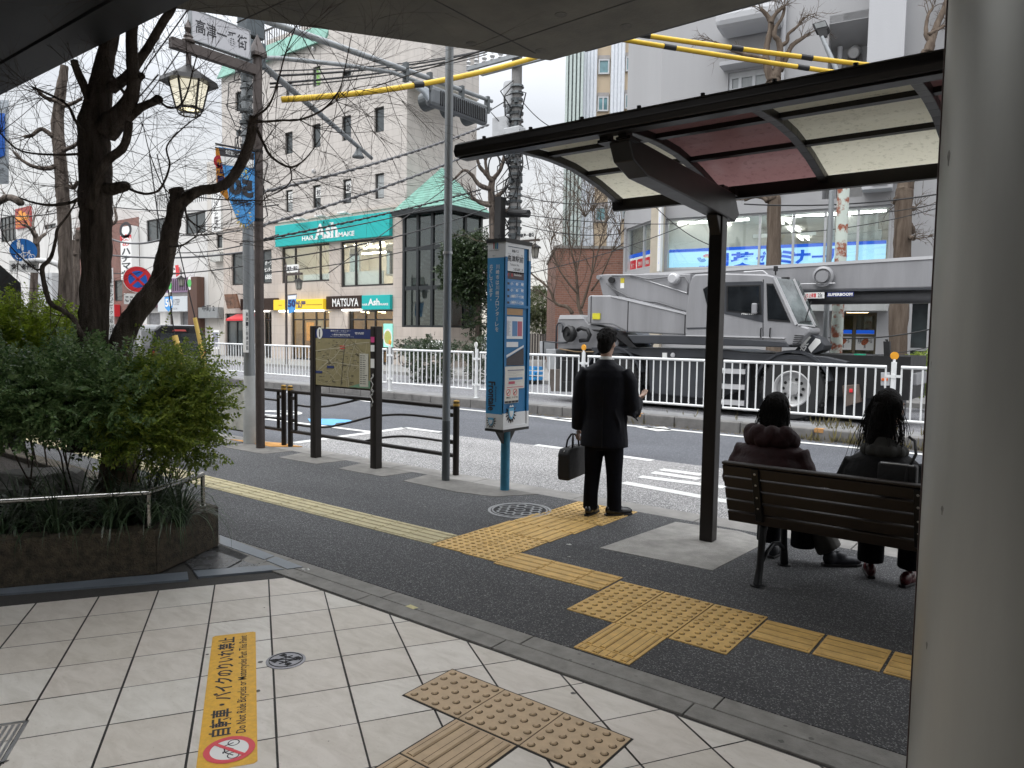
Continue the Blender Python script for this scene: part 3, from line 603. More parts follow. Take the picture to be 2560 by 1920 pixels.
# green band and railing of the roof terrace
mb=MB();mb.prism([A.p(ul-.1,T1-.15,-.25),A.p(um-.02,T1-.15,-.25),A.p(um-.02,T1+.95,.25),A.p(ul-.1,T1+.95,.25)],-A.n*.12);mb.build('green_fascia',M_copper,t)
mb=MB();x=ul
while x<um-.1:mb.cyl(A.p(x,T1+.95,.5),A.p(x,T1+1.9,.5),.025,6);x+=.22
A.box(mb,ul,um-.1,T1+1.88,T1+1.95,.46,.54);mb.build('terrace_railing',M_frame,t)
for pz in((590,385),(592,855),(592,1350)):
 c=oY(q(2,*pz),24);m=MB();m.lathe([(.09,0),(.10,.05),(.10,.14),(.06,.17)],c,14,V((0,-1,-.3)));m.build('vent_cap',mat('vent_steel',(.5,.5,.5),.4,.5,var=.1),t)
# salon on the first floor
rw=A.room(t,w2[0][0]-.4,w2[1][1]+.2,w2[0][2]-.3,w2[0][3]+.45,.3,6.5,M_inwall,M_inceil,mat('room_floor',(.4,.33,.25),.6,var=.1),'salon_room')
for k,h in enumerate(w2):A.window(t,h,M_clear,M_frame,.09,cols=(.27,.79)if k==0 else(.27,.73),d=.12)
mb=MB()
for i in range(9):
 for j in range(4):u_=w2[0][0]+.5+i*1.08;c=A.p(u_+.25*(j%2),w2[0][3]+.448,1.0+j*1.4);mb.lathe([(.11,-.03),(.11,0)],c,12)
A.box(mb,w2[0][0]+.8,w2[0][1],w2[0][3]+.05,w2[0][3]+.12,4.9,5.0)
mb.build('downlights',mat('lamp_salon',(.9,.85,.75),.5,var=0,emit=(1,.9,.72),es=26),rw)
m=MB();f2=MB()
for u_ in(w2[0][0]+1.3,w2[0][0]+2.9,w2[1][0]+.9,w2[1][0]+2.4):
 for d_ in(2.2,):A.box(m,u_,u_+.9,w2[0][2]+.35,w2[0][2]+1.95,d_,d_+.06);A.box(f2,u_+.08,u_+.82,w2[0][2]+.43,w2[0][2]+1.87,d_-.012,d_-.005)
m.build('mirror_stands',M_white,rw);f2.build('mirrors',mat('mirror',(.7,.75,.75),.05,1.,var=0),rw)
m=MB();A.box(m,w2[1][0]+.05,w2[1][1]-.9,w2[1][2]+.05,w2[1][2]+.75,.2,.26);A.box(m,w2[0][0]+1.6,w2[0][1]-.05,w2[0][2]+.05,w2[0][2]+.4,.2,.26);m.build('window_film',mat('window_film',(.72,.70,.64),.7,var=.05),t)
A.window(t,w3,M_dglass,M_frame,.08,cols=(.38,.76),d=.12)
# ground-floor eatery
M_wwall=mat('eatery_wall',(.62,.46,.28),.7,var=.12)
rw=A.room(t,shop[0][0]-.5,shop[1][1]+.3,.03,z1+.15,.3,5.5,M_wwall,M_inceil,M_wwall,'eatery_room')
m=MB()
for i in range(6):
 for j in range(3):c=A.p(shop[0][0]+.3+i*1.35,z1+.1,.9+j*1.5);m.lathe([(.12,-.1),(.09,0)],c,12)
m.build('pendant_lamps',M_warmL,rw)
m=MB();A.box(m,shop[0][0]+.9,shop[0][0]+2.0,.03,1.75,1.2,1.9);A.box(m,shop[0][0]+2.2,shop[0][0]+2.55,.03,1.3,1.0,1.4);A.box(m,shop[0][0]+.1,shop[0][0]+.55,.9,2.2,1.6,1.7);A.box(m,shop[1][0]+.4,shop[1][0]+1.6,1.0,1.08,1.6,2.3);m.build('counters',mat('counter_white',(.6,.58,.52),.4,var=.08),rw)
m=MB();A.box(m,shop[0][0]+.15,shop[0][0]+.75,1.0,2.0,.9,.95);A.box(m,shop[0][0]+3.2,shop[0][0]+3.9,.1,1.3,1.5,1.55);m.build('menu_boards',mat('menu_orange',(.6,.25,.04),.5,var=.4,scale=9,emit=(.8,.35,.06),es=.5),rw)
for h,c_ in((shop[0],(.28,.62,.83)),(shop[1],(.06,.36,.58)),(shop[2],(.5,)),(shop[3],(.5,))):
 A.window(t,(h[0],h[1],.03,h[3]),M_clear if h is not shop[3]else M_dglass,M_frame,.07,cols=c_,rows=(.82,),d=.15,name='shopfront')
rw=A.room(t,shop[3][0]-.2,shop[2][1]+.1,.03,z1+.05,.3,3.0,M_wwall,M_inceil,M_wwall,'side_room');m=MB()
for k in range(4):m.lathe([(.1,-.1),(.08,0)],A.p(shop[2][0]-.3+k*.45,z1,.9),12)
m.build('pendant_lamps',M_warmL,rw)
# poster of a noodle bowl beside the entrance
hp=rect(A,q(6,1140,1225),q(6,1210,1040));m=MB();A.box(m,*hp,-.06,.0);pt=m.build('poster_case',mat('poster_teal',(.25,.62,.52),.5,var=.15,scale=3,emit=(.3,.7,.6),es=.35),t)
m=MB();cc=A.p((hp[0]+hp[1])/2,hp[2]+(hp[3]-hp[2])*.42,-.065);disc(m,cc,0,.30,A.a,ZA*1.35,28);m.cur=1;disc(m,cc-A.n*.004*-1,0,.24,A.a,ZA*1.3,28);m.build('noodle_bowl',[M_white,mat('noodle',(.42,.45,.12),.6,var=.5,scale=30)],pt)
# pillar-mounted shop signs
def board(name,label,F,h,d0,d1,m,cat='sign',group=None):
 t_=thing(name,label,cat,F.p((h[0]+h[1])/2,h[2],d0),0,group);k=MB();F.box(k,*h,d0,d1);k.build('panel',m,t_,bevel=.012);return t_
hb=(A.u(q(6,305,350)),A.u(q(6,1207,250)),A.z(q(6,1207,347)),A.z(q(6,1207,157)))
s_=board('shop_sign','wide teal hair salon sign with white letters above the first floor windows',A,hb,-.22,-.005,M_teal)
m=MB();hh=hb[3]-hb[2];U=lambda x:A.u(q(6,x,300));zc=hb[2]
A.text(m,'Ash',(U(618),U(800),zc+hh*.15,zc+hh*.84),-.226,.035);A.text(m,'HAIR',(U(518),U(612),zc+hh*.15,zc+hh*.36),-.226,.03);A.text(m,'MAKE',(U(806),U(932),zc+hh*.15,zc+hh*.36),-.226,.03)
for x0,x1 in((612,648),(668,702),(735,764),(772,802)):A.box(m,U(x0),U(x1),zc+hh*.15,zc+hh*.18,-.229,-.224)
A.box(m,U(735),U(752),zc+hh*.81,zc+hh*.84,-.229,-.224)
m.build('lettering',M_white,s_)
m=MB()
for x,y in((540,240),(705,212),(885,192)):
 c=A.p(U(x),hb[3]+.12,-.3);A.box(m,U(x)-.28,U(x)+.28,hb[3]+.10,hb[3]+.17,-.7,-.45);m.cyl(A.p(U(x),hb[3]+.14,0),A.p(U(x),hb[3]+.14,-.5),.03,6)
m.build('sign_lights',M_white,s_)
hb=(A.u(q(6,984,900)),A.u(q(6,1207,870)),A.z(q(6,1207,928)),A.z(q(6,1207,812)));s_=board('shop_sign','small teal hair salon sign above the entrance next to the noodle poster',A,hb,-.18,-.005,M_teal);hh=hb[3]-hb[2];m=MB()
A.text(m,'Ash',(U(1035),U(1128),hb[2]+hh*.28,hb[2]+hh*.76),-.186,.035);A.text(m,'HAIR',(U(990),U(1032),hb[2]+hh*.28,hb[2]+hh*.43),-.186,.03);A.text(m,'MAKE',(U(1130),U(1196),hb[2]+hh*.28,hb[2]+hh*.43),-.186,.03);m.build('lettering',M_white,s_)
hb=(A.u(q(6,308,900)),A.u(q(6,700,880)),A.z(q(6,700,930)),A.z(q(6,700,845)));M_syel=mat('sign_yellow',(.80,.52,.02),.4,var=.03,emit=(.9,.6,.05),es=.25)
s_=board('shop_sign','yellow lit eatery sign with red disc and dark blue characters',A,hb,-.35,-.02,M_syel);hh=hb[3]-hb[2];m=MB()
A.text(m,'松屋',(U(482),U(562),hb[2]+hh*.14,hb[2]+hh*.86),-.356,.03);m.build('lettering',mat('letter_navy',(.02,.03,.14),.5,var=0),s_)
m=MB();disc(m,A.p(U(448),hb[2]+hh*.5,-.356),.0,hh*.40,A.a*1.0,ZA,24);m.build('red_disc',M_red,s_);m=MB();disc(m,A.p(U(448),hb[2]+hh*.5,-.36),hh*.08,hh*.2,A.a,ZA,20);m.build('disc_mark',M_syel,s_)
m=MB();A.box(m,U(565),U(690),hb[2]+hh*.44,hb[2]+hh*.50,-.357,-.353);A.box(m,U(345),U(372),hb[2]+hh*.44,hb[2]+hh*.50,-.357,-.353);m.build('sign_line',mat('sign_gold',(.35,.2,.02),.5,var=0),s_)
m=MB();A.box(m,U(340),U(690),hb[2]-.09,hb[2]-.02,-.3,-.22);m.build('strip_lamp',M_tubeL,s_)
for(x0,x1,lb,tx)in((702,983,'brown slatted shop fascia with white Latin letters right of the yellow sign','MATSUYA'),(20,305,'plain brown slatted shop fascia left of the yellow sign',None)):
 hb2=(U(x0),U(x1),hb[2]+.02,hb[3]+.12);s_=thing('shop_fascia',lb,'fascia',A.p((hb2[0]+hb2[1])/2,hb2[2],-.2));m=MB();A.box(m,*hb2,-.12,-.01);x=hb2[0]
 while x<hb2[1]-.05:A.box(m,x,x+.045,hb2[2],hb2[3],-.18,-.121);x+=.09
 m.build('slats',M_awn,s_)
 if tx:m=MB();A.text(m,tx,(U(752),U(960),hb2[2]+.12,hb2[2]+.52),-.19,.02);m.build('lettering',M_white,s_)
 m=MB();A.box(m,hb2[0]+1.2,hb2[0]+2.6,hb2[2]-.09,hb2[2]-.03,-.17,-.1);m.build('strip_lamp',M_tubeL,s_)
t2=thing('window_lettering','white window lettering of a sports clinic on the dark window behind the grey pole','lettering',A.p(w3[0],w3[2],.1))
m=MB();U5=lambda x:A.u(q(5,x,600));hh=w3[3]-w3[2]
for tx,x0,x1,a_,b_ in(('ビ',1925,1948,.55,.68),('ポーツ',2085,2140,.55,.68),('カ',1925,1948,.35,.48),('センター',2080,2140,.35,.48),('☎0',1918,1950,.13,.27),('6888',2085,2143,.13,.27)):A.text(m,tx,(U5(x0),U5(x1),w3[2]+hh*a_,w3[2]+hh*b_),.07,.02)
m.build('characters',M_white,t2)

# ---------------------------------------------- glass stair tower with a copper pyramid roof
tw=thing('stair_tower','glazed stair tower with green pyramid roof at the corner of the stone building','tower',(-23,24,0))
xr=oY(q(6,1665,600),24.0).x;X0,X1=-24.5,xr;yb=24-.25;ye_=oX(q(6,1890,600),xr).y;zt=oY(q(6,1665,140),24).z;zb_=oY(q(6,1590,1070),24).z
Y0=24-.25;mb=MB();mb.box2((X0,Y0,0),(X1+.1,ye_,zb_));mb.build('plinth',M_stone2,tw);M_fr2=mat('curtain_frame',(.03,.034,.036),.4,.4,var=.1)
mb=MB();nz_=3
for u_ in(0,.33,.66,1.):
 x=X0+(X1-X0)*u_;mb.box2((x-.07,Y0,zb_),(x+.07,Y0+.14,zt))
for u_ in(.0,.5,1.):
 y=Y0+(ye_-Y0)*u_;mb.box2((X1-.07,y-.07+.07,zb_),(X1+.07,y+.07+.07,zt))
for v_ in(0,.345,.69,1.):
 z=zb_+(zt-zb_)*v_;mb.box2((X0+.003,Y0+.02,z-.09),(X1-.003,Y0+.12,z+.09));mb.box2((X1-.05,Y0+.16,z-.088),(X1+.05,ye_,z+.088))
mb.build('frame',M_fr2,tw);mb=MB();mb.box2((X0,Y0+.06,zb_),(X1,Y0+.07,zt));mb.box2((X1-.005,Y0+.08,zb_),(X1+.005,ye_,zt));mb.build('glazing',M_tglass,tw)
mb=MB()
for k in range(2):
 zf=zb_+.2+k*2.55;n_=13
 for i in range(n_):f=i/n_;mb.box2((X0+.5+(X1-X0-1.0)*f,Y0+.5,zf+2.4*f-.1),(X0+.5+(X1-X0-1.)*(f+1/n_)+.04,Y0+1.6,zf+2.4*f))
 mb.box2((X0,Y0+1.7,zf+2.35),(X1-.1,ye_-.2,zf+2.5));mb.box2((X1-.9,Y0+.3,zf+2.35),(X1-.1,ye_-.2,zf+2.5))
mb.build('stairs',mat('stair_concrete',(.42,.40,.37),.8,var=.1),tw)
mb=MB()
for k in range(2):
 zf=zb_+.3+k*2.55;a_,b_=V((X0+.5,Y0+.45,zf+.9)),V((X1-.5,Y0+.45,zf+3.3));mb.tube([a_,b_],.03,6)
 for i in range(12):c=lerp(a_,b_,i/11);mb.tube([c,c-ZA*.85],.014,5)
mb.build('handrail',mat('rail_steel',(.5,.5,.5),.35,.8,var=.05),tw)
mb=MB();mb.quad((X0,ye_,0),(X1,ye_,0),(X1,ye_,zt),(X0,ye_,zt));mb.quad((X0+.01,Y0+.3,0),(X0+.01,ye_,0),(X0+.01,ye_,zt),(X0+.01,Y0+.3,zt));mb.build('back_wall',M_inwall,tw)
ap=V(((X0+X1)/2,(Y0+ye_)/2,oY(q(2,1580,1350),25.3).z));e0,e1_=.35,.12
cs=[V((X0-e0,Y0-e0,zt+e1_)),V((X1+e0,Y0-e0,zt+e1_)),V((X1+e0,ye_+e0,zt+e1_)),V((X0-e0,ye_+e0,zt+e1_))];mb=MB();n_=16
for i in range(4):
 a_,b_=cs[i],cs[(i+1)%4]
 for k in range(n_):
  f0_,f1_=k/n_,(k+1)/n_;up_=ZA*.028
  p0_,p1_,p2_,p3_=lerp(a_,ap,f0_),lerp(b_,ap,f0_),lerp(b_,ap,f1_),lerp(a_,ap,f1_);mb.quad(p0_+up_,p1_+up_,p2_,p3_);mb.quad(p0_,p1_,p1_+up_,p0_+up_)
mb.quad(*[c-ZA*.01 for c in cs[::-1]]);mb.build('roof',M_copper,tw);mb=MB()
for i in range(4):mb.beam(cs[i]-ZA*.12,cs[(i+1)%4]-ZA*.12,.14,.2)
mb.build('eaves',M_fr2,tw)

# ---------------------------------------------- buildings to the left along the far side
B=Fac((-40,24.5,0),XA);Z5=lambda x,y:B.uv(q(5,x,y))
M_wht=mat('white_render',(.60,.59,.57),.75,var=.08,scale=1.2,bump=.05,bscale=30,streak=True);M_wht2=mat('cream_render',(.55,.52,.48),.75,var=.09,scale=1,bump=.05,bscale=30,streak=True)
def block(name,label,F,u0,u1,v1,m,holes=(),dep=9.,v0=0.):
 t_=thing(name,label,'building',F.p((u0+u1)/2,0,0));k=MB();F.wall(k,u0,u1,v0,v1,holes);k.quad(F.p(u0,v0),F.p(u0,v0,dep),F.p(u0,v1,dep),F.p(u0,v1));k.quad(F.p(u1,v0),F.p(u1,v0,dep),F.p(u1,v1,dep),F.p(u1,v1));k.quad(F.p(u0,v1),F.p(u1,v1),F.p(u1,v1,dep),F.p(u0,v1,dep));k.quad(F.p(u0,v0,dep),F.p(u1,v0,dep),F.p(u1,v1,dep),F.p(u0,v1,dep));k.build('wall',m,t_);return t_
def railing(par,F,u0,u1,v0,h,d,m,step=.25,name='roof_railing'):
 k=MB();x=u0
 while x<u1:k.cyl(F.p(x,v0,d),F.p(x,v0+h,d),.022,5);x+=step
 F.box(k,u0,u1,v0+h-.03,v0+h+.03,d-.03,d+.03);k.build(name,m,par)
ua,ub=Z5(1640,300)[0],A.u(q(5,1765,500))-24.57+40-.02
t=block('narrow_building','narrow beige building strip with a vertical clinic sign beside the stone building',B,ua,ub,Z5(1700,-250)[1],M_wht2,[rect(B,q(5,1712,445),q(5,1755,335))])
B.window(t,rect(B,q(5,1712,445),q(5,1755,335)),M_dglass,M_frame,.06)
for(x0,y0,x1,y1)in((1703,556,1780,478),):k=MB();B.box(k,*rect(B,q(5,x0,y0),q(5,x1,y1)),-.35,-.02);k.build('air_conditioner',mat('ac_white',(.5,.5,.47),.5,var=.1),t)
h=rect(B,q(5,1703,320),q(5,1772,-10));s_=board('vertical_sign','tall white vertical clinic sign with black characters beside the hanging banners',B,h,-.25,-.02,M_white);m=MB();B.text(m,'びフレストケア高津3F',(h[0]+.25,h[1]-.25,h[2]+.1,h[3]-.1),-.256,.01,True);m.build('lettering',M_black,s_)
ua,ub=Z5(1100,300)[0],Z5(1640,300)[0]-.02;hw=[rect(B,q(5,1160,405),q(5,1305,200)),rect(B,q(5,1465,340),q(5,1622,146)),(Z5(1160,1000)[0],Z5(1265,1000)[0],.02,Z5(1265,955)[1]),(Z5(1425,1000)[0],Z5(1535,1000)[0],.02,Z5(1535,945)[1])]
t=block('white_building','white rendered building with two dark sliding windows behind the leaning trunk',B,ua,ub,Z5(1350,118)[1],M_wht,hw)
for h in hw[:2]:B.window(t,h,M_dglass,M_frame,.07,cols=(.5,))
for h in hw[2:]:k=MB();k.quad(B.p(h[0],h[2],.19),B.p(h[1],h[2],.19),B.p(h[1],h[3],.19),B.p(h[0],h[3],.19));k.build('shutter',mat('shutter_grey',(.20,.20,.21),.5,var=.3),t)
railing(t,B,Z5(1195,60)[0],ub-.3,Z5(1350,118)[1],1.0,.4,M_frame)
k=MB();B.box(k,Z5(1345,700)[0],Z5(1540,700)[0],Z5(1540,790)[1],Z5(1540,675)[1],-.3,-.01);k.build('lilac_panel',mat('lilac_tile',(.26,.17,.27),.5,var=.12),t)
k=MB();B.box(k,Z5(1540,700)[0]+.02,Z5(1615,700)[0],.02,Z5(1615,672)[1],-.5,-.01);k.build('brown_panel',mat('brown_clad',(.10,.05,.035),.6,var=.2,streak=True),t)
k=MB();x=Z5(1350,700)[0]
while x<Z5(1530,700)[0]:k.cyl(B.p(x,Z5(1530,780)[1],-.4),B.p(x,Z5(1530,685)[1],-.4),.025,5);x+=.22
k.build('balcony_bars',M_frame,t)
h=(Z5(1305,880)[0],Z5(1540,880)[0],Z5(1540,945)[1],Z5(1540,825)[1]);s_=board('shop_sign','pale grey estate agent sign with thin dark Latin letters behind the leaning trunk',B,h,-.5,-.31,mat('sign_pale',(.55,.58,.60),.4,var=.03));m=MB();hh=h[3]-h[2]
B.text(m,'ROOM STEP',(Z5(1375,880)[0],h[1]-.9,h[2]+hh*.42,h[2]+hh*.82),-.506,0);B.text(m,'Kyoda Realty Co.,Ltd.',(Z5(1375,880)[0],h[1]-1.2,h[2]+hh*.10,h[2]+hh*.28),-.506,0);m.build('lettering',mat('letter_grey',(.12,.12,.14),.5,var=0),s_)
h=(Z5(1175,880)[0],Z5(1290,880)[0],Z5(1290,912)[1],Z5(1290,845)[1]);s_=board('shop_sign','dark red eatery sign with white kana left of the pale estate sign',B,h,-.4,-.05,mat('sign_maroon',(.10,.03,.05),.5,var=.1));m=MB();B.text(m,'ツツせ',(h[0]+.3,h[1]-.3,h[2]+.12,h[3]-.12),-.406,.02);m.build('lettering',M_white,s_)
h=rect(B,q(5,1600,998),q(5,1778,912));s_=board('street_plate','grey ribbed district name plate on the narrow building',B,h,-.45,-.1,mat('plate_grey',(.30,.31,.31),.5,.3,var=.15,streak=True));m=MB();B.text(m,'中町 2',((h[0]+h[1])/2-.5,(h[0]+h[1])/2+.9,h[2]+.4,h[2]+.8),-.456,.02);m.build('lettering',M_black,s_)
M_brick=brickmat('red_brick',(.16,.065,.05),(.21,.085,.065),(.22,.17,.15),.24,.085,.012,.85,'XY',.3)
hw=[rect(B,q(5,905,862),q(5,965,695))]
t=block('brick_building','dark red brick building seen between the two tree trunks',B,Z5(600,300)[0],Z5(1100,300)[0]-.03,Z5(1095,196)[1],M_brick,hw)
B.window(t,hw[0],M_dglass,M_frame,.07)
h=rect(B,q(5,1022,700),q(5,1100,272));s_=board('vertical_sign','white vertical butcher sign with red and black characters on the brick wall',B,(h[0],h[1]-.02,h[2],h[3]),-.55,-.02,M_white);m=MB();hh=h[3]-h[2];mu=(h[0]+h[1])/2
B.text(m,'肉',(mu-.8,mu+.8,h[2]+hh*.72,h[2]+hh*.85),-.556,.03);B.text(m,'の',(mu-.5,mu+.5,h[2]+hh*.63,h[2]+hh*.7),-.556,.03);m.cur=1;B.text(m,'ハナマサ',(mu-.7,mu+.7,h[2]+hh*.05,h[2]+hh*.6),-.556,.03,True);disc(m,B.p(mu,h[3]-hh*.07,-.556),.35,.55,B.a*1.6,ZA,20);m.build('lettering',[M_red,M_black],s_)
h=(Z5(905,900)[0],Z5(955,900)[0],Z5(955,985)[1],Z5(955,890)[1]);s_=board('shop_sign','red and white shop light box at street level beside the brick wall',B,h,-.6,-.05,M_red);m=MB();B.text(m,'館',(h[0]+.3,h[1]-.3,h[2]+.3,h[3]-.3),-.606,.02);m.build('lettering',mat('letter_gold',(.7,.5,.2),.5,var=0),s_)
hw=[rect(B,q(5,8,400),q(5,122,178)),rect(B,q(5,350,298),q(5,440,245))]
t=block('estate_building','white building at the left end of the street with a red and orange logo board',B,Z5(-260,300)[0],Z5(600,300)[0]-.03,Z5(440,112)[1],M_wht,hw)
for h,c_ in zip(hw,((.25,.5,.75),(.5,))):B.window(t,h,M_dglass,M_frame,.09,cols=c_,rows=(.5,)if len(c_)>1 else())
railing(t,B,Z5(-100,60)[0],Z5(590,60)[0],Z5(440,112)[1],1.3,.4,M_alu,.5)
h=rect(B,q(5,138,296),q(5,252,110));s_=board('logo_board','square red board with an orange stepped roof logo high on the white building',B,h,-.15,-.01,mat('logo_maroon',(.33,.05,.045),.5,var=.05));m=MB();W_,H_=h[1]-h[0],h[3]-h[2];K=lambda a_,b_:B.p(h[0]+W_*a_,h[2]+H_*b_,-.156)
m.quad(K(.05,.36),K(.9,.36),K(.9,.62),K(.72,.62),K(.72,.74),K(.5,.74),K(.5,.86),K(.25,.86),K(.25,.70),K(.05,.62));B.text(m,'KAWATO',(h[0]+W_*.06,h[1]-W_*.04,h[2]+H_*.2,h[2]+H_*.31),-.156,.02);B.text(m,'ESTATE',(h[0]+W_*.06,h[1]-W_*.04,h[2]+H_*.07,h[2]+H_*.18),-.156,.02);m.build('lettering',mat('logo_orange',(.75,.28,.03),.5,var=0),s_)
h=(Z5(280,700)[0],Z5(465,700)[0],Z5(465,900)[1],Z5(465,640)[1]);k=MB();B.box(k,*h,-.5,-.02);k.build('grey_panel',mat('panel_grey',(.42,.43,.44),.4,var=.1),t)
h=(Z5(568,900)[0],Z5(592,900)[0],Z5(592,985)[1],Z5(592,895)[1]);s_=board('shop_sign','red shop light box at street level left of the thick trunk',B,h,-.7,-.5,M_red);m=MB();B.text(m,'会',(h[0]+.1,h[1]-.1,h[2]+.3,h[3]-.3),-.706,.02);m.build('lettering',M_white,s_)
k=MB();x=Z5(300,950)[0]
while x<Z5(460,950)[0]:k.box((x,24.1,.6),(.12,.05,1.2));x+=.3
k.build('slat_fence',M_frame,t)

# ---------------------------------------------- grey tower block with the tutoring school
R=Fac(oY(q(8,1170,300),21.5),(.9895,.1444,0));M_grey=mat('grey_render',(.345,.345,.352),.8,var=.05,scale=.7,bump=.12,bscale=25,streak=True);M_grey2=mat('grey_render_light',(.43,.435,.45),.8,var=.05,scale=.7,bump=.12,bscale=25,streak=True)
t=rb=thing('tower_block','grey rendered tower block with a lit tutoring school floor behind the crane','building',R.p(-3,0,0))
uc=R.u(q(7,1400,300));ur=9.;zs0=R.z(q(8,600,575));zs1=R.z(q(8,600,397));zw=R.z(q(8,600,132));TR=21.
band=(R.u(q(7,1462,400)),-.03,zs0,zw);dr=(R.u(q(8,680,1100)),R.u(q(8,1045,1100)),.02,R.z(q(8,800,950)))
u3=[rect(R,q(3,1958,725),q(4,200,525)),rect(R,q(3,1975,150),q(4,285,5))]
rec=(R.u(q(4,672,250)),R.u(q(4,995,250)),R.z(q(4,830,1560)),R.z(q(4,830,160)),1.0)
gl_=(R.u(q(8,1325,1000)),R.u(q(8,1450,1000)),.02,R.z(q(8,1400,880)))
mb=MB();R.wall(mb,uc,ur,0,TR,[band,dr,rec,gl_]+u3,.25);mb.quad(R.p(ur,0),R.p(ur,0,14),R.p(ur,TR,14),R.p(ur,TR));mb.quad(R.p(uc,TR),R.p(ur,TR),R.p(ur,TR,14),R.p(uc-6,TR,9));mb.build('wall',M_grey,t)
mb=MB();R.box(mb,rec[0],rec[1],rec[2],R.z(q(4,830,290)),.9,1.1);mb.build('recess_wall',mat('recess_grey',(.30,.30,.30),.85,var=.08),t)
mb=MB();R.box(mb,rec[0]+.003,rec[1]-.003,R.z(q(4,830,165)),rec[3]+.2,-.0,.26);mb.quad(R.p(rec[0],R.z(q(4,830,165)),.02),R.p(rec[1],R.z(q(4,830,165)),.02),R.p(rec[1],R.z(q(4,830,290)),.9),R.p(rec[0],R.z(q(4,830,290)),.9));mb.build('beam',M_grey,t)
mb=MB();R.box(mb,R.u(q(4,990,300)),R.u(q(4,1275,300)),R.z(q(4,1100,1400)),TR,-.5,-.002);mb.build('pilaster',M_grey2,t)
h=(R.u(q(4,942,1450)),R.u(q(4,1180,1450)),R.z(q(4,1050,1520)),R.z(q(4,1050,1405)));mb=MB();R.box(mb,*h,-.5,.3);o_=mb.build('louvre_box',M_grey2,t,bevel=.02);mb=MB();R.box(mb,h[0]+.25,h[1]-.12,h[2]+.08,h[3]-.06,-.52,-.5);mb.build('louvre',mat('louvre_grey',(.28,.28,.30),.5,var=.2),o_)
c=R.p(R.u(q(4,855,350)),R.z(q(4,855,345)),.88);mb=MB();mb.lathe([(.16,0),(.16,.25),(.13,.3),(.0,.3)],c+ZA*.1,16,V((.1,-1,-.5)));vp_=mb.build('vent_hood',MATS['vent_steel'],t)
mb=MB()
for dx,l_ in((-.12,1.3),(.0,.9),(.13,1.5)):mb.prism([c+R.a*(dx-.05)+R.n*.022,c+R.a*(dx+.05)+R.n*.022,c+R.a*(dx*1.9+.14)+R.n*.022-ZA*l_,c+R.a*(dx*1.9-.1)+R.n*.022-ZA*l_],R.n*.002)
mb.build('soot_stain',mat('soot',(.16,.155,.15),.9,var=.3,scale=8),vp_)
mb=MB();mb.tube([R.p(R.u(q(4,735,400)),R.z(q(4,735,300)),.7),R.p(R.u(q(4,735,400)),2.5,.7)],.07,10);mb.tube([R.p(R.u(q(4,310,400)),TR,-.1),R.p(R.u(q(4,310,400)),zw+.5,-.1)],.07,10);mb.build('drain_pipe',M_grey2,t)
for k,h in enumerate(u3):R.window(t,h,M_curt,M_alu,.09,cols=(.28,.62),rows=(.78,)if k==0 else(),d=.12)
for yy in((160,310),):
 zt_=R.z(q(3,2080,175));z0_=R.z(q(3,2080,300));h=(R.u(q(3,1925,250)),R.u(q(4,320,200)),z0_,zt_);mb=MB();R.box(mb,*h,-1.1,-.002);mb.build('balcony',M_grey2,t,bevel=.15)
h=(R.u(q(3,1925,520)),R.u(q(4,210,490)),R.z(q(3,2080,540)),R.z(q(3,2080,510)));mb=MB();R.box(mb,*h,-.5,-.002);mb.build('window_hood',M_grey2,t)
# chamfered corner
cR=R.p(uc,0);FC=Fac(cR,(.775,-.632,0));uf=FC.u(q(7,1135,400));hz=(uf+.15,-.12,FC.z(q(7,1260,610)),FC.z(q(7,1260,255)))
mb=MB();FC.wall(mb,uf,0,0,TR,[hz],.2);mb.quad(FC.p(uf,0),FC.p(uf,0)+V((2,8,0)),FC.p(uf,TR)+V((2,8,0)),FC.p(uf,TR));mb.build('corner_wall',M_grey,t)
mb=MB();R.box(mb,uc-.12,band[0]-.02,0,zw+3.2,-.25,.0-.003);mb.build('corner_pillar',mat('pillar_beige',(.46,.41,.33),.6,var=.08),t)
# lit classroom
rw=thing('classroom','brightly lit classroom with rows of ceiling tubes behind the school windows','room',R.p(-4,zs0,2))
R.room(rw,uc-.2,0.1,zs0-.4,zw+.03,.32,9.5,M_inwall,M_inceil,M_inwall,'walls');mb=MB()
for i in range(9):
 for j in range(4):
  u_=uc+.7+i*.86;d_=1.0+j*2.1
  if(i%2):R.box(mb,u_,u_+.06,zw-.06,zw-.02,d_,d_+1.1);R.box(mb,u_+.2,u_+.26,zw-.06,zw-.02,d_,d_+1.1)
R.box(mb,uc+.3,uc+2.6,zw-.12,zw-.05,.5,.56);R.box(mb,uc+3.8,uc+6.2,zw-.12,zw-.05,.5,.56)
mb.build('ceiling_tubes',mat('lamp_tube',(.9,.9,.9),.5,var=0,emit=(1,.99,.95),es=5.5),rw)
mb=MB();R.box(mb,-1.5,-.3,zs0,zs0+1.05,1.2,1.7);R.box(mb,-1.3,-.4,zs0+1.05,zs0+1.5,1.3,1.6);R.box(mb,-3.9,-3.86,zs0-.4,zw,2.5,7);R.box(mb,-2.7,-1.7,zs0-.4,zw-.5,3,3.1);mb.build('shelves',mat('shelf_grey',(.42,.42,.40),.6,var=.2,scale=4),rw)
mb=MB();
for i in range(5):R.box(mb,uc+1.0+i*1.4,uc+1.45+i*1.4,zw-.42,zw-.3,2.2,2.23)
mb.build('hanging_signs',M_white,rw)
R.window(t,band,M_clear,M_alu,.06,cols=(.0,.245,.45,.60,.735,.87)[1:],d=.14)
FC.window(t,hz,M_clear,M_alu,.06,cols=(.55,),d=.12)
FC.room(t,uf+.1,-.05,hz[2]-.3,hz[3]+.03,.3,3.5,M_inwall,M_inceil,M_inwall,'corner_room')
mb=MB();
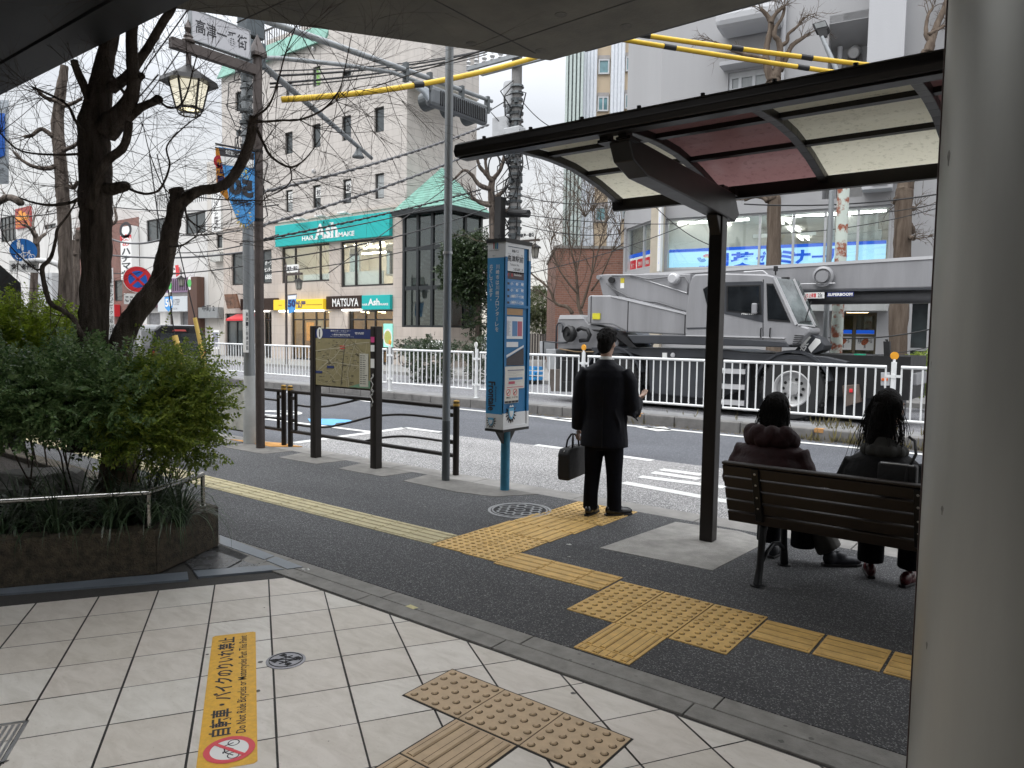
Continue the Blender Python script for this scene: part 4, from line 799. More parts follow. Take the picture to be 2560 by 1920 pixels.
for i in range(3):FC.box(mb,uf+.5+i*.7,uf+.55+i*.7,hz[3]-.06,hz[3]-.02,.8,1.7)
mb.build('ceiling_tubes',MATS['lamp_tube'],rw)
# school sign inside the window band
M_led=mat('sign_skyblue',(.36,.62,.80),.4,var=.03,emit=(.42,.74,.95),es=.62);M_sblue=mat('sign_strongblue',(.01,.10,.62),.4,var=0,emit=(.01,.12,.75),es=.4)
s_=thing('school_sign','long backlit pale blue school sign with blue characters along the window band','sign',R.p(-4,zs0,.1));hs_=(band[0]+.08,band[1]-.1,zs0,zs1);mb=MB();R.box(mb,*hs_,.20,.26);mb.build('panel',M_led,s_);mb=MB();R.box(mb,hs_[0],hs_[1],zs1-.09,zs1,.19,.199);mb.build('top_stripe',M_sblue,s_)
U8=lambda n,x:R.u(q(n,x,480));hh=zs1-.1-zs0;mb=MB()
for tx,x0,x1 in(('創',(7,1835),(7,1955)),('英',(7,1965),(7,2165)),('ゼ',(7,2175),(8,165)),('ミ',(8,275),(8,395)),('ナ',(8,385),(8,520)),('ー',(8,530),(8,650)),('ル',(8,640),(8,812))):
 a_,b_=U8(*x0),U8(*x1);R.text(mb,tx,(a_,b_,zs0+hh*.12,zs0+hh*.88)if tx!='ー' else(a_,b_,zs0+hh*.42,zs0+hh*.54),.186,.045)
mb.build('lettering',M_sblue,s_)
lm=[mat('logo_c_blue',(.01,.12,.5),.4,var=0,emit=(.01,.15,.6),es=.3),mat('logo_c_yellow',(.75,.55,.02),.4,var=0,emit=(.8,.6,.05),es=.3),mat('logo_c_red',(.7,.04,.06),.4,var=0,emit=(.7,.05,.06),es=.3)]
mb=MB();ca=R.p(U8(7,1762),zs0+hh*.62,.186);k_=hh*.42
for s0_,ang,ci in((-1,0,0),(1,0,1)):
 for i in range(3):
  mb.cur=[[0,0,0],[1,2,2]][0 if s0_<0 else 1][i];r_=k_*(.32+.16*i)
  cx=ca+R.a*(s0_*-.0)+ZA*(s0_*-.0)
  for j in range(8):
   a0,a1=(PI+.2 if s0_<0 else .2)+j*.27,(PI+.2 if s0_<0 else .2)+(j+1)*.27;off=(R.a*(-.28*s0_*-1)+ZA*(.22*s0_*-1))*k_
   pp=lambda a_,r__:ca+off+R.a*math.cos(a_)*r__-ZA*math.sin(a_)*r__*-s0_*s0_*1.0
   mb.quad(pp(a0,r_),pp(a1,r_),pp(a1,r_+k_*.10),pp(a0,r_+k_*.10))
mb.build('logo',lm,s_);mb=MB();R.text(mb,'SOUEI',(U8(7,1722),U8(7,1808),zs0+hh*.06,zs0+hh*.18),.186,.03);mb.build('logo_lettering',M_sblue,s_)
s_=thing('school_sign','red and white corner window sign reading individual tuition','sign',FC.p(uf/2,hz[2],.1));za,zb2=hz[2],FC.z(q(7,1260,500));mb=MB();FC.box(mb,uf+.2,-.15,za,zb2,.16,.2);mb.build('panel',mat('sign_whitelit',(.7,.7,.7),.4,var=.02,emit=(.9,.9,.9),es=.35),s_);mb=MB();FC.box(mb,uf+.2,-.15,zb2,zb2+.13,.16,.2);mb.build('top_stripe',M_sblue,s_)
mr_,mt_=MB(),MB();n4=(-.15-uf-.2)/4
for i,ch in enumerate('個別指導'):
 a_=uf+.2+n4*i;FC.box(mr_,a_+.05,a_+n4-.04,za+.05,zb2-.08,.15,.158);FC.text(mt_,ch,(a_+.15,a_+n4-.14,za+.14,zb2-.17),.146,.03)
mr_.build('red_blocks',mat('sign_redlit',(.62,.02,.04),.4,var=.02,emit=(.7,.02,.04),es=.3),s_);mt_.build('lettering',M_white,s_)
h=rect(R,q(7,1436,640),q(7,1478,60));s_=board('vertical_sign','narrow white vertical sign board with blue lettering on the corner pillar',R,h,-.5,-.28,M_white);mb=MB();R.text(mb,'個別指導ゼミナール',(h[0]+.06,h[1]-.05,h[2]+.2,h[3]-.4),-.505,.02,True);mb.build('lettering',M_sblue,s_)
# entrance below with shutter box and door stickers
mb=MB();R.box(mb,R.u(q(8,440,920)),R.u(q(8,1138,920)),R.z(q(8,800,945)),R.z(q(8,800,893)),-.7,-.01);mb.build('shutter_box',mat('shutter_box',(.40,.41,.40),.6,var=.14,streak=True),t)
R.window(t,dr,M_tglass,mat('bronze_frame',(.17,.145,.10),.45,.4,var=.1),.07,cols=(.5,),rows=(.72,),d=.5,name='entrance')
R.room(t,dr[0]-.2,dr[1]+.2,.03,dr[3]+.1,.6,4,mat('lobby_wall',(.40,.37,.27),.7,var=.1),M_inceil,None,'lobby');mb=MB();R.box(mb,dr[0]+.3,dr[1]-.3,dr[3]+.02,dr[3]+.06,1.2,1.5);mb.build('lobby_lamp',M_warmL,t)
for k,(x0,x1)in enumerate(((700,838),(872,1020))):
 h=(R.u(q(8,x0,1180)),R.u(q(8,x1,1180)),R.z(q(8,900,1250)),R.z(q(8,900,1118)));mb=MB();R.box(mb,*h,.47,.48);o_=mb.build('door_poster',M_white,t);mb=MB();R.box(mb,h[0],h[1],h[3],h[3]+.1,.47,.48);mb.build('poster_band',M_sblue,o_);mb=MB();R.text(mb,'創英ゼミナール',(h[0]+.05,h[1]-.05,h[2]+.18,h[2]+.32),.465,.02);R.text(mb,'高津駅前校',(h[0]+.25,h[1]-.25,h[2]+.05,h[2]+.15),.465,.02);mb.build('lettering',M_black,o_)
 mb=MB();disc(mb,R.p((h[0]+h[1])/2,h[3]-.22,.465),0,.09,R.a+ZA*.4,ZA,14);mb.build('poster_logo',mat('logo_rust',(.45,.12,.05),.5,var=.4,scale=9),o_)
k=MB();R.box(k,gl_[0],gl_[1],gl_[2],gl_[3],.22,.24);k.build('side_glazing',M_dglass,t);k=MB();R.box(k,gl_[0],gl_[1],gl_[3]*.5,gl_[3]*.5+.08,.15,.2);k.build('side_frame',M_alu,t)

# ---------------------------------------------- hotel slab, brick block and houses farther back
hd=46.;c0=W(q(3,950,600),hd);Hh=Fac(c0,RGT.copy()*1.0+V((.12,-.02,0)));Hh.a.z=0;Hh.a.normalize();Hh.n=Hh.a.cross(ZA).normalized()
M_corr=mat('corrugated_white',(.62,.65,.69),.5,.2,var=.06);M_beige=mat('spandrel_beige',(.52,.42,.30),.7,var=.06,scale=.6)
t=thing('hotel','tall white ribbed building with beige window columns behind the bare tree','building',Hh.p(0,0));UH=lambda x:Hh.u(q(3,x,700))
ux=[UH(x)for x in(812,922,1030,1138,1222,1420)]
mb=MB();Hh.box(mb,ux[0],ux[5],0,26,.35,12);mb.build('wall',M_beige,t);mb=MB()
for a_,b_ in((ux[0],ux[1]),(ux[2],ux[3]),(ux[4],ux[5])):
 x=a_
 while x<b_-.05:mb.prism([Hh.p(x,0,.34),Hh.p(x+.003,0,.05),Hh.p(x+.05,0,.0),Hh.p(x+.16,0,.0),Hh.p(x+.217,0,.05),Hh.p(x+.22,0,.34)],(0,0,26));x+=.22
mb.build('ribbed_panel',M_corr,t)
zr=[Hh.z(q(3,980,575)),Hh.z(q(3,980,870))];dz=zr[0]-zr[1]
for a_,b_ in((ux[1],ux[2]),(ux[3],ux[4])):
 for k in range(-1,5):
  z_=zr[0]-dz*k+(0.15 if a_>ux[2]else 0)
  if z_>.5:Hh.window(t,(a_+.08,b_-.08,z_,z_+dz*.4),mat('hotel_glass',(.16,.30,.33),.1,var=.5,scale=.5,spec=.8),M_alu,.09,cols=(.5,)if k%2 else(),d=.25);q_=MB();Hh.box(q_,a_+.05,b_-.05,z_+dz*.4,z_+dz*.5,.2,.3);q_.build('shutter_head',mat('shutter_head',(.33,.31,.30),.6,var=.1),t)
mb=MB();x=UH(675)
while x<UH(806):Hh.box(mb,x,x+.15,0,Hh.z(q(3,750,380)),-.6,-.3);x+=.24
mb.build('louvre_fins',mat('fin_green',(.46,.53,.51),.6,var=.1),t);mb=MB();Hh.box(mb,UH(675),UH(812),0,Hh.z(q(3,750,380)),-.28,8);mb.build('louvre_core',mat('core_dark',(.33,.38,.37),.7,var=.2),t)
K=Fac(W(q(7,860,700),33.),RGT.copy());K.a.z=0;K.a.normalize();K.n=K.a.cross(ZA).normalized();M_brick2=brickmat('tile_brick',(.22,.10,.07),(.28,.13,.09),(.26,.19,.16),.30,.10,.012,.8,'XY',.2)
t=thing('brick_block','low red brick block with plain wall behind the crane and the bare tree','building',K.p(0,0));mb=MB();zt_=K.z(q(7,900,448));K.box(mb,K.u(q(7,600,600)),K.u(q(7,1140,600)),0,zt_,0,8);mb.build('wall',M_brick2,t);mb=MB();K.box(mb,K.u(q(7,600,600))-.08,K.u(q(7,1140,600)),zt_,zt_+.12,-.06,8.1);mb.build('coping',M_conc,t)
Q=Fac(W(q(7,480,900),62.),RGT.copy());Q.a.z=0;Q.a.normalize();Q.n=Q.a.cross(ZA).normalized()
t=thing('house','small cream house with a dark window at the end of the side street','house',Q.p(0,0));mb=MB();zt_=Q.z(q(7,440,790));hq=rect(Q,q(7,395,972),q(7,412,900));Q.wall(mb,Q.u(q(7,330,900)),Q.u(q(7,600,900)),0,zt_,[hq]);Q.box(mb,Q.u(q(7,330,900)),Q.u(q(7,600,900)),0,zt_,.3,8);mb.build('wall',M_wht2,t);Q.window(t,hq,M_dglass,M_frame,.1);mb=MB();Q.box(mb,Q.u(q(7,325,900)),Q.u(q(7,605,900)),zt_,zt_+.2,-.3,8.3);mb.build('roof',M_grey,t)
Q2=Fac(W(q(7,450,1150),44.),RGT.copy());Q2.a.z=0;Q2.a.normalize();Q2.n=Q2.a.cross(ZA).normalized()
t=thing('board_fence','dark vertical board fence along the side street beyond the railing','fence',Q2.p(0,0));mb=MB();x=Q2.u(q(7,385,1150))
while x<Q2.u(q(7,530,1150)):Q2.box(mb,x,x+.13,0,Q2.z(q(7,450,1120)),0,.04);x+=.16
mb.build('boards',mat('fence_dark',(.09,.08,.075),.8,var=.25),t)
t=thing('office_block','pale office block far along the left end of the street','building',(-120,24,0));mb=MB();mb.box2((-150,22,-.1),(-80.5,40,11));mb.build('wall',M_wht2,t);mb=MB()
for i in range(10):
 for j in range(3):mb.box2((-147+i*6.5,21.9,1.5+j*3),(-143.5+i*6.5,21.98,3.1+j*3))
mb.build('window_band',M_dglass,t)

# ================================================================== STATION STRUCTURES OVERHEAD AND THE PILLAR
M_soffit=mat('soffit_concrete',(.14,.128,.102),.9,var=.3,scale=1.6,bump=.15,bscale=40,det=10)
SZ=4.10
t=thing('overpass','raw concrete overpass deck seen from below at the top of the picture','overpass',(0,4,SZ))
Cq=V((-4.08,5.87,SZ));er=V((1,-.0316,0));el=V((-.5675,-.8234,0));o2=V((0,0,1.1))
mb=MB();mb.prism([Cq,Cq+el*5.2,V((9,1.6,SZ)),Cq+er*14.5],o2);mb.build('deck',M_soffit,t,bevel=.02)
mb=MB();g1,g2=G(q(3,410,270),SZ),G(q(3,0,40),SZ);d_=(g2-g1).normalized();mb.beam(Cq-d_*-.25,Cq+d_*9,.012,.006)
g3=G(q(3,1400,-60),SZ);d3=(g3-g1).normalized();mb.beam(g1-d3*2.2,g1+d3*6,.012,.006);g4=G(q(2,360,0),SZ);g5=G(q(2,60,140),SZ);mb.beam(g4,lerp(g4,g5,1.3),.012,.006)
mb.build('form_joint',mat('joint_grey',(.06,.055,.05),.9,var=0),t)
mb=MB()
for px in((3,640,115),(3,1155,205),(3,480,400),(2,1830,345)):c=G(q(*px),SZ);mb.lathe([(.055,.004),(.05,-.003),(.0,-.003)],c,14)
mb.build('form_tie_patch',mat('patch_concrete',(.12,.11,.09),.9,var=.3,scale=20),t)
mb=MB();b_=Cq+er*.35;mb.beam(b_+V((0,.05,.06)),b_+er*5+V((0,.05,.06)),.05,.06);mb.build('edge_trim',mat('trim_dark',(.05,.045,.04),.6,var=.1),t)
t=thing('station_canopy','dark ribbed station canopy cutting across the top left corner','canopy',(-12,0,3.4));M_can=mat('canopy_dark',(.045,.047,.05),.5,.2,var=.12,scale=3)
mb=MB();ys=[2.345,2.24,2.06,1.88,1.6,1.2,.8,.4,0,-.5,-1.2]
for k in range(len(ys)-1):mb.box2((-30,ys[k+1],3.42-(.012 if k%2 else 0)),(-3.95,ys[k]-.012,3.55))
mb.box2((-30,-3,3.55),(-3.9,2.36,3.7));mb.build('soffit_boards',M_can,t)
t=thing('pillar','large smooth grey metal clad round pillar at the right edge','pillar',(-.036,2.2,0));M_pil=mat('pillar_metal',(.36,.355,.325),.40,.55,var=.14,scale=2.2,bump=.02,bscale=14,det=6,streak=True)
mb=MB();mb.lathe([(.262,0),(.262,4.11)],(-.036,2.2,0),96);mb.build('cladding',M_pil,t,smooth=True,auto=.7);mb=MB();mb.lathe([(.27,0),(.27,.08),(.263,.085)],(-.036,2.2,0),64);mb.build('base_ring',M_frame,t)
mb=MB();a_=math.radians(180+11);c=V((-.036+math.cos(a_)*.262,2.2+math.sin(a_)*.262,0));mb.box(c+ZA*2.05,(.006,.012,4.1),a_);mb.build('seam',mat('seam_dark',(.05,.03,.025),.6,var=0),t)

t=thing('light_blocker','dark grey walls and roof added behind the viewer to block light','wall',(0,-3.2,0));mb=MB();mb.box2((-14,-3.6,-.1),(6,-3.2,6.1));mb.build('rear_blocker',mat('blocker_grey',(.07,.07,.068),.8,var=.15),t);mb=MB();mb.box2((3.4,-3.19,-.1),(3.8,2.2,6.1));mb.build('side_blocker',MATS['blocker_grey'],t);mb=MB();mb.box2((-1.7,-3.19,4.12),(3.39,1.55,4.4));mb.build('roof_blocker',MATS['blocker_grey'],t)  # unseen walls and roof, added to keep light off pillar, bench and people

mb=MB()
for az,z,s in((210,1.95,.02),(222,1.1,.012),(200,1.45,.009),(230,2.3,.014),(215,.75,.01)):a_=math.radians(az);n=V((math.cos(a_),math.sin(a_),0));u_=ZA.cross(n);c=V((-.036,2.2,z))+n*.2622;mb.quad(*[c+u_*math.cos(k)*s*.35*(1+.4*math.sin(3*k))+ZA*math.sin(k)*s for k in[i*2*PI/11 for i in range(11)]])
mb.build('scuff',mat('scuff_grey',(.16,.155,.14),.8,var=.3,scale=40),bpy.data.objects['pillar'])

# ================================================================== BUS SHELTER
M_brn=mat('shelter_brown',(.013,.010,.0085),.38,.3,var=.2,scale=8,spec=.5);M_cream=translucent('roof_cream',(.86,.82,.66),(.55,.52,.38),.72,26);M_wine=translucent('roof_wine',(.33,.18,.175),(.20,.10,.10),.68,22)
t=thing('bus_shelter','brown cantilever bus shelter with a curved roof of cream and wine red panels','bus shelter',(-2.08,5.16,0))
YN,YF,ZN,ZF=3.62,5.42,2.70,2.605
def rp(f):                                                    # roof profile, near beam to far beam
 y=YN+.04+(YF-YN-.04)*f;K_=((3.66,2.725),(4.0,2.757),(4.35,2.775),(4.7,2.76),(5.05,2.70),(5.43,2.605))
 for(a,c),(b,d)in zip(K_[:-1],K_[1:]):
  if y<=b:return V((0,y,c+(d-c)*(y-a)/(b-a)))
 return V((0,y,2.605))
XL,XR=-3.0,1.3
mb=MB();mb.box2((-2.135,5.11,0),(-2.035,5.21,2.60));mb.build('post',M_brn,t,bevel=.008)
mb=MB();mb.prism([V((-2.15,y,z))for y,z in((5.34,2.50),(5.40,2.42),(5.32,2.36),(5.10,2.38),(3.92,2.44),(3.74,2.50),(3.68,2.60),(3.84,2.62),(5.30,2.56))],(.13,0,0));mb.prism([V((-2.125,y,z))for y,z in((5.11,2.38),(5.02,2.38),(5.11,2.24))],(.08,0,0));mb.build('arm',M_brn,t,bevel=.008)
mb=MB()
for x in(-2.18,-2.06):mb.box2((x,3.63,2.60),(x+.05,3.70,2.64));mb.box2((x-.02,3.64,2.595),(x+.07,3.76,2.612))
mb.box2((-2.12,5.30,2.55),(-2.02,5.36,2.60));mb.build('bracket',M_brn,t)
mb=MB();mb.prism([V((-3.21,y,z))for y,z in((3.56,2.637),(3.545,2.67),(3.555,2.71),(3.59,2.732),(3.64,2.722),(3.67,2.69),(3.67,2.645),(3.63,2.635))],(4.6,0,0));mb.build('front_gutter',M_brn,t,bevel=.006)
mb=MB();mb.box2((-3.19,3.58,2.626),(1.3,3.66,2.634));mb.build('gutter_lip',M_brn,t)
mb=MB();mb.box2((-3.1,YF-.03,ZF-.05),(1.3,YF+.05,ZF+.03));mb.box2((-3.08,YF-.05,ZF-.065),(1.3,YF+.0,ZF-.048));mb.build('rear_rail',M_brn,t)
rx=[-3.03,-2.20,-1.43,-.66,.12,.9]
for x in rx:
 mb=MB();n_=14;pts=[rp(i/n_)for i in range(n_+1)]
 for i in range(n_):a_,b_=pts[i]+XA*x,pts[i+1]+XA*x;mb.beam(a_,b_+(b_-a_)*.03,.055,.05)
 mb.build('rib',M_brn,t,bevel=.004)
for f in(.385,.68):
 c=rp(f);mb=MB();mb.beam(V((-3.05,c.y,c.z+.005)),V((1.3,c.y,c.z+.005)),.055,.03);mb.build('purlin',M_brn,t)
for k in range(len(rx)-1):
 mb=MB();n_=14;pts=[rp(i/n_)+ZA*.027 for i in range(n_+1)]
 for i in range(n_):mb.quad(V((rx[k]+.02,pts[i].y,pts[i].z)),V((rx[k+1]-.02,pts[i].y,pts[i].z)),V((rx[k+1]-.02,pts[i+1].y,pts[i+1].z)),V((rx[k]+.02,pts[i+1].y,pts[i+1].z)))
 mb.build('roof_panel',M_wine if k%2 else M_cream,t)['label']='wine red roof panel' if k%2 else 'cream roof panel'
mb=MB()
for k in range(12):mb.cyl((-3.0+k*.36,3.60,2.725),(-3.0+k*.36,3.60,2.745),.012,8)
mb.build('bolt',M_brn,t)


# ================================================================== BENCH
t=thing('bench','dark brown slatted bench seen from behind under the shelter','bench',(-.8,4.6,0));M_wood=mat('bench_wood',(.016,.010,.007),.55,var=.35,scale=6,bump=.1,bscale=60,streak=False);M_biron=mat('bench_iron',(.014,.015,.017),.35,.5,var=.15)
xb0,xb1=-1.66,.16
def bk(z):return 4.30+(.745-z)*.38
zz_=[.748,.672,.596,.520,.444]
for i,z in enumerate(zz_):
 mb=MB();h_=.070;y=bk(z-h_/2)
 mb.obox(((xb0+xb1)/2,y,z-h_/2-.005),((xb1-xb0)/2,0,0),(0,.012,.0045),V((0,-.36,1)).normalized()*h_/2)
 if i==0:mb.obox(((xb0+xb1)/2,bk(.748)+.004,.752),((xb1-xb0)/2,0,0),(0,.026,0),(0,0,.009))
 mb.build('back_slat',M_wood,t,bevel=.006)
for k in range(5):
 mb=MB();y=4.52+k*.092;mb.box2((xb0,y,.405),(xb1,y+.075,.43));mb.build('seat_slat',M_wood,t,bevel=.006)
for x in(-1.455,-.60,.02):
 mb=MB();mb.prism([V((x-.022,y,z))for y,z in((bk(.74)-.036,.735),(bk(.74)-.014,.735),(bk(.44)-.014,.44),(4.50,.405),(4.46,.38),(bk(.42)-.036,.40))],(.044,0,0));mb.beam((x,4.46,.392),(x,4.98,.392),.044,.022);mb.build('frame',M_biron,t,bevel=.004)
 mb=MB()
 for z in(.71,.64,.56,.49):mb.lathe([(.008,0),(.006,.004),(0,.005)],(x,bk(z)-.037,z-.005),8,V((0,-1,-.38)))
 mb.build('bolt',MATS['steel_brushed'],t)
 if x>-1 and x<-.2:continue
 mb=MB();mb.tube([(x,4.50,.39),(x,4.465,.33),(x,4.45,.22),(x,4.435,.1),(x,4.40,.005)],[.028,.026,.022,.022,.027],10);mb.lathe([(.045,0),(.042,.01),(.0,.012)],(x,4.40,0),14);mb.build('leg',M_biron,t,smooth=True,auto=.8)
 mb=MB();mb.tube([(x,4.86,.39),(x,4.885,.28),(x,4.90,.15),(x,4.93,.005)],[.026,.022,.022,.027],10);mb.lathe([(.045,0),(.042,.01),(.0,.012)],(x,4.93,0),14);mb.build('leg',M_biron,t,smooth=True,auto=.8)
 mb=MB();mb.tube([(x,4.44,.12),(x,4.55,.175),(x,4.68,.20),(x,4.80,.175),(x,4.90,.12)],.014,8);mb.build('stretcher',M_biron,t,smooth=True)

# ================================================================== PLANTER, RAIL, ROCKS
A0,B0=V((-4.40,2.19,0)),V((-4.685,2.775,0));fd=V((-.53,-.848,0));A1=A0+fd*4.0;B1=V((-13,2.80,0));B2=V((-13,-1.2,0))
t=thing('planter','low mossy stone planter bed at the left with an angled corner','planter',A0);M_moss=mat('mossy_stone',(.085,.068,.045),.95,var=.75,scale=22,bump=1.,bscale=120,det=10)
def inset(P_,d_):
 c=V((-8.0,1.2,0));return[p+(c-p).normalized()*d_ for p in P_]
ring=[A0,B0,B1,B2,A1];inn=[A0+V((-.17,.02,0)),B0+V((-.12,-.15,0)),B1+V((.1,-.15,0)),B2,A1+V((-.17,.1,0))]
mb=MB()
for i in(0,1,4):j=(i+1)%5;mb.prism([ring[i],ring[j],inn[j],inn[i]],ZA*.285)
mb.build('kerb_wall',M_moss,t,bevel=.012);mb=MB();mb.prism([p+ZA*.0 for p in inn],ZA*.235);mb.build('soil',mat('soil',(.022,.016,.011),1.,var=.5,scale=25,bump=1.,bscale=70),t)
M_ss=mat('stainless',(.50,.49,.46),.22,1.,var=.06,scale=14)
t=thing('handrail','low stainless steel tube rail along the top of the planter','handrail',(-4.5,2.2,.285));pA,pB=V((-4.487,2.19,.28)),V((-4.785,2.715,.28));zr_=.465
zA,zB=Hz(pA,q('a',1180,890)),Hz(pB,q('a',1610,745));mb=MB();mb.tube([pA+fd*3.6+ZA*(zA-.28),pA+ZA*(zA-.28)],.019,14);mb.tube([pA+ZA*(zA-.28),pB+ZA*(zB-.28)],.019,14);mb.ell(pA+ZA*(zA-.28),.0195,.0195,.0195,10,8);mb.build('rail',M_ss,t,smooth=True,auto=.9)
for p_,z_ in((pA,zA),(pB,zB),(pA+fd*1.35,zA)):mb=MB();mb.cyl(p_-ZA*.03,V((p_.x,p_.y,z_-.01)),.014,12);mb.lathe([(.026,0),(.026,.005),(.016,.008)],p_,14);mb.build('post',M_ss,t,smooth=True,auto=.7)
M_rock=mat('rock_grey',(.17,.165,.155),.9,var=.35,scale=5,bump=.5,bscale=25,det=10)
def rock(c,sx,sy,sz,seed,label):
 mb=MB();mb.ell((0,0,0),1,1,1,28,18);r_=random.Random(seed);off=V((r_.uniform(0,50),r_.uniform(0,50),0));vs=[]
 for v in mb.v:
  d_=1+.35*mnoise.noise(v*1.1+off)+.12*mnoise.noise(v*3.1+off)+.04*mnoise.noise(v*9+off);p=v*d_;p=V((p.x,p.y,min(p.z,.72+.1*p.x)));vs.append(V((p.x*sx,p.y*sy,p.z*sz))+V(c))
 mb.v=vs;return tag(mb.build('rock',M_rock,smooth=True,auto=.5),label,'rock','rocks in the planter')
rc_=W(q('a',250,900),4.2);rock((-5.75,2.02,.28),.42,.30,.30,3,'big pale flat topped boulder in the planter behind the steel rail');rock((-5.45,1.55,.24),.24,.16,.13,8,'small low stone in the planter in front of the big boulder');rock((-5.0,2.35,.25),.13,.10,.09,12,'small stone half buried under the grass near the planter corner')

# ================================================================== GUARD RAILS AND THE INFORMATION BOARD
M_rail=mat('rail_brown',(.016,.012,.010),.4,.3,var=.2,scale=15);M_gold=mat('cap_gold',(.45,.27,.06),.4,.4,var=.1)
def guard(label,x0,x1):
 t=thing('guard_rail',label,'guard rail',((x0+x1)/2,5.82,0),0,'brown guard rails along the kerb');Y=5.81;w_=x1-x0;X=lambda f:x0+.12+(w_-.24)*f
 for z,r_,nm in((.725,.026,'top_rail'),(.205,.024,'bottom_rail')):mb=MB();mb.cyl((x0,Y,z),(x1,Y,z),r_,12);mb.build(nm,M_rail,t,smooth=True,auto=.8)
 for x in(X(0),X(1)):mb=MB();mb.cyl((x,Y,.2),(x,Y,.73),.022,12);mb.build('upright',M_rail,t,smooth=True,auto=.8)
 for pts in(((0,.555),(.12,.555),(.25,.59),(.38,.66),(.47,.715)),((0,.30),(.12,.30),(.25,.33),(.40,.42),(.55,.52),(.68,.57),(.8,.59),(1,.59)),((.50,.215),(.58,.27),(.70,.325),(.8,.345),(1,.345))):
  mb=MB();P_=[V((X(f),Y,z))for f,z in pts];Q_=[]
  for i in range(len(P_)-1):
   a,b,c,d=P_[max(i-1,0)],P_[i],P_[i+1],P_[min(i+2,len(P_)-1)]
   for k in range(6):s=k/6;Q_.append(.5*((2*b)+(c-a)*s+(2*a-5*b+4*c-d)*s*s+(3*b-a-3*c+d)*s**3))
  mb.tube(Q_+[P_[-1]],.014,8);mb.build('wavy_bar',M_rail,t,smooth=True)
 for x in(x0,x1):
  mb=MB();mb.cyl((x,Y,0),(x,Y,.79),.034,16);ps=mb.build('post',M_rail,t,smooth=True,auto=.8);mb=MB();mb.lathe([(.0355,.74),(.0355,.765),(.034,.767)],(x,Y,0),16);mb.lathe([(.035,.785),(.03,.80),(0,.805)],(x,Y,0),16);mb.build('cap_ring',M_gold,ps)
  mb=MB()
  for z in(.33,.62):mb.box2((min(x,x),Y-.02,z),(x+.13 if x==x0 else x-.13,Y+.02,z+.04))
  mb.build('clamp',M_rail,t)
guard('brown guard rail behind the map board, between the rail posts',-8.08,-5.18);guard('brown guard rail section left of the brown lamp post',-11.15,-8.22)
t=thing('notice_panel','weathered blank white notice panel tied to the left guard rail','notice panel',(-9.6,5.78,.2));zz0,zz1=oY(q('a',1750,370),5.74).z,oY(q('a',1750,40),5.74).z;xa,xc=oY(q('a',1750,200),5.74).x,oY(q('a',1930,200),5.74).x+.15;mb=MB();mb.box2((xa,5.735,zz0),(xc,5.75,zz1));mb.build('sheet',mat('panel_weathered',(.42,.42,.38),.6,var=.3,scale=6,det=9),t);mb=MB()
for a,b in(((xa-.02,zz0-.02),(xc+.02,zz0)),((xa-.02,zz1),(xc+.02,zz1+.02)),((xa-.02,zz0),(xa,zz1)),((xc,zz0),(xc+.02,zz1))):mb.box2((a[0],5.73,a[1]),(b[0],5.755,b[1]))
mb.build('frame',M_frame,t)
t=thing('map_board','brown framed area map board with a dark blue header between two posts','map board',(-6.62,5.5,0));M_post=mat('board_brown',(.019,.015,.013),.4,.3,var=.15,scale=6)
for x in(-7.15,-6.09):mb=MB();mb.box2((x-.048,5.455,0),(x+.048,5.545,1.575));mb.box2((x-.02,5.45,0),(x+.02,5.456,1.57));mb.build('post',M_post,t,bevel=.006)
zb0,zb1,zb2_=oY(q(6,640,1525),5.46).z,oY(q(6,1040,1160),5.46).z,1.545
mb=MB();mb.box2((-7.10,5.47,zb0-.02),(-6.14,5.53,zb2_));mb.build('panel',M_post,t)
mb=MB();mb.box2((-7.10,5.462,zb1),(-6.14,5.4695,zb2_-.005));hd_=mb.build('header',mat('header_navy',(.012,.028,.13),.35,var=.05),t);hc=(zb1+zb2_)/2;hh=zb2_-zb1
mb=MB();T_=lambda s,x0,x1,z0,z1,b=.015:mb.text(s,((x0+x1)/2,5.459,(z0+z1)/2),XA,ZA,x1-x0,z1-z0,b)
T_('高津スポーツセンター',-6.82,-6.47,zb1+hh*.70,zb1+hh*.86);T_('Takatsu Sports Center',-6.76,-6.53,zb1+hh*.58,zb1+hh*.66,0);T_('小黒恵子童謡記念館',-6.80,-6.48,zb1+hh*.28,zb1+hh*.46);T_('Keiko Oguro Memorial of Children\'s Song',-6.83,-6.42,zb1+hh*.12,zb1+hh*.21,0);T_('案内図',-6.40,-6.25,zb1+hh*.42,zb1+hh*.66)
mb.build('lettering',M_white,hd_);mb=MB();disc(mb,V((-7.02,5.459,hc)),0,.052,XA,ZA*1.3,24);mb.build('info_disc',M_white,hd_);mb=MB();mb.text('i',V((-7.02,5.457,hc)),XA,ZA,.02,.09,.04);mb.build('info_letter',M_black,hd_)
M_map=mat('map_tan',(.26,.225,.115),.5,var=.12,scale=14);mb=MB();mb.box2((-7.10,5.463,zb0),(-6.14,5.4695,zb1-.004));mp_=mb.build('map_sheet',M_map,t)
mb=MB();r_=random.Random(5);mw,mh=.96,zb1-zb0
def mseg(pts,w_,y=5.4605):
 for a,b in zip(pts[:-1],pts[1:]):
  p,q__=V((-7.10+a[0]*mw,y,zb0+a[1]*mh)),V((-7.10+b[0]*mw,y,zb0+b[1]*mh));n=(q__-p).cross(YA).normalized()*w_/2;mb.quad(p+n,p-n,q__-n,q__+n)
for k in range(46):
 x,z=r_.random(),r_.random();a=r_.uniform(0,PI);pts=[(x,z)]
 for i in range(r_.randint(2,5)):
  a+=r_.uniform(-.5,.5);x+=math.cos(a)*.11;z+=math.sin(a)*.13
  if not(0.01<x<.99 and .01<z<.985):break
  pts.append((x,z))
 mseg(pts,.003)
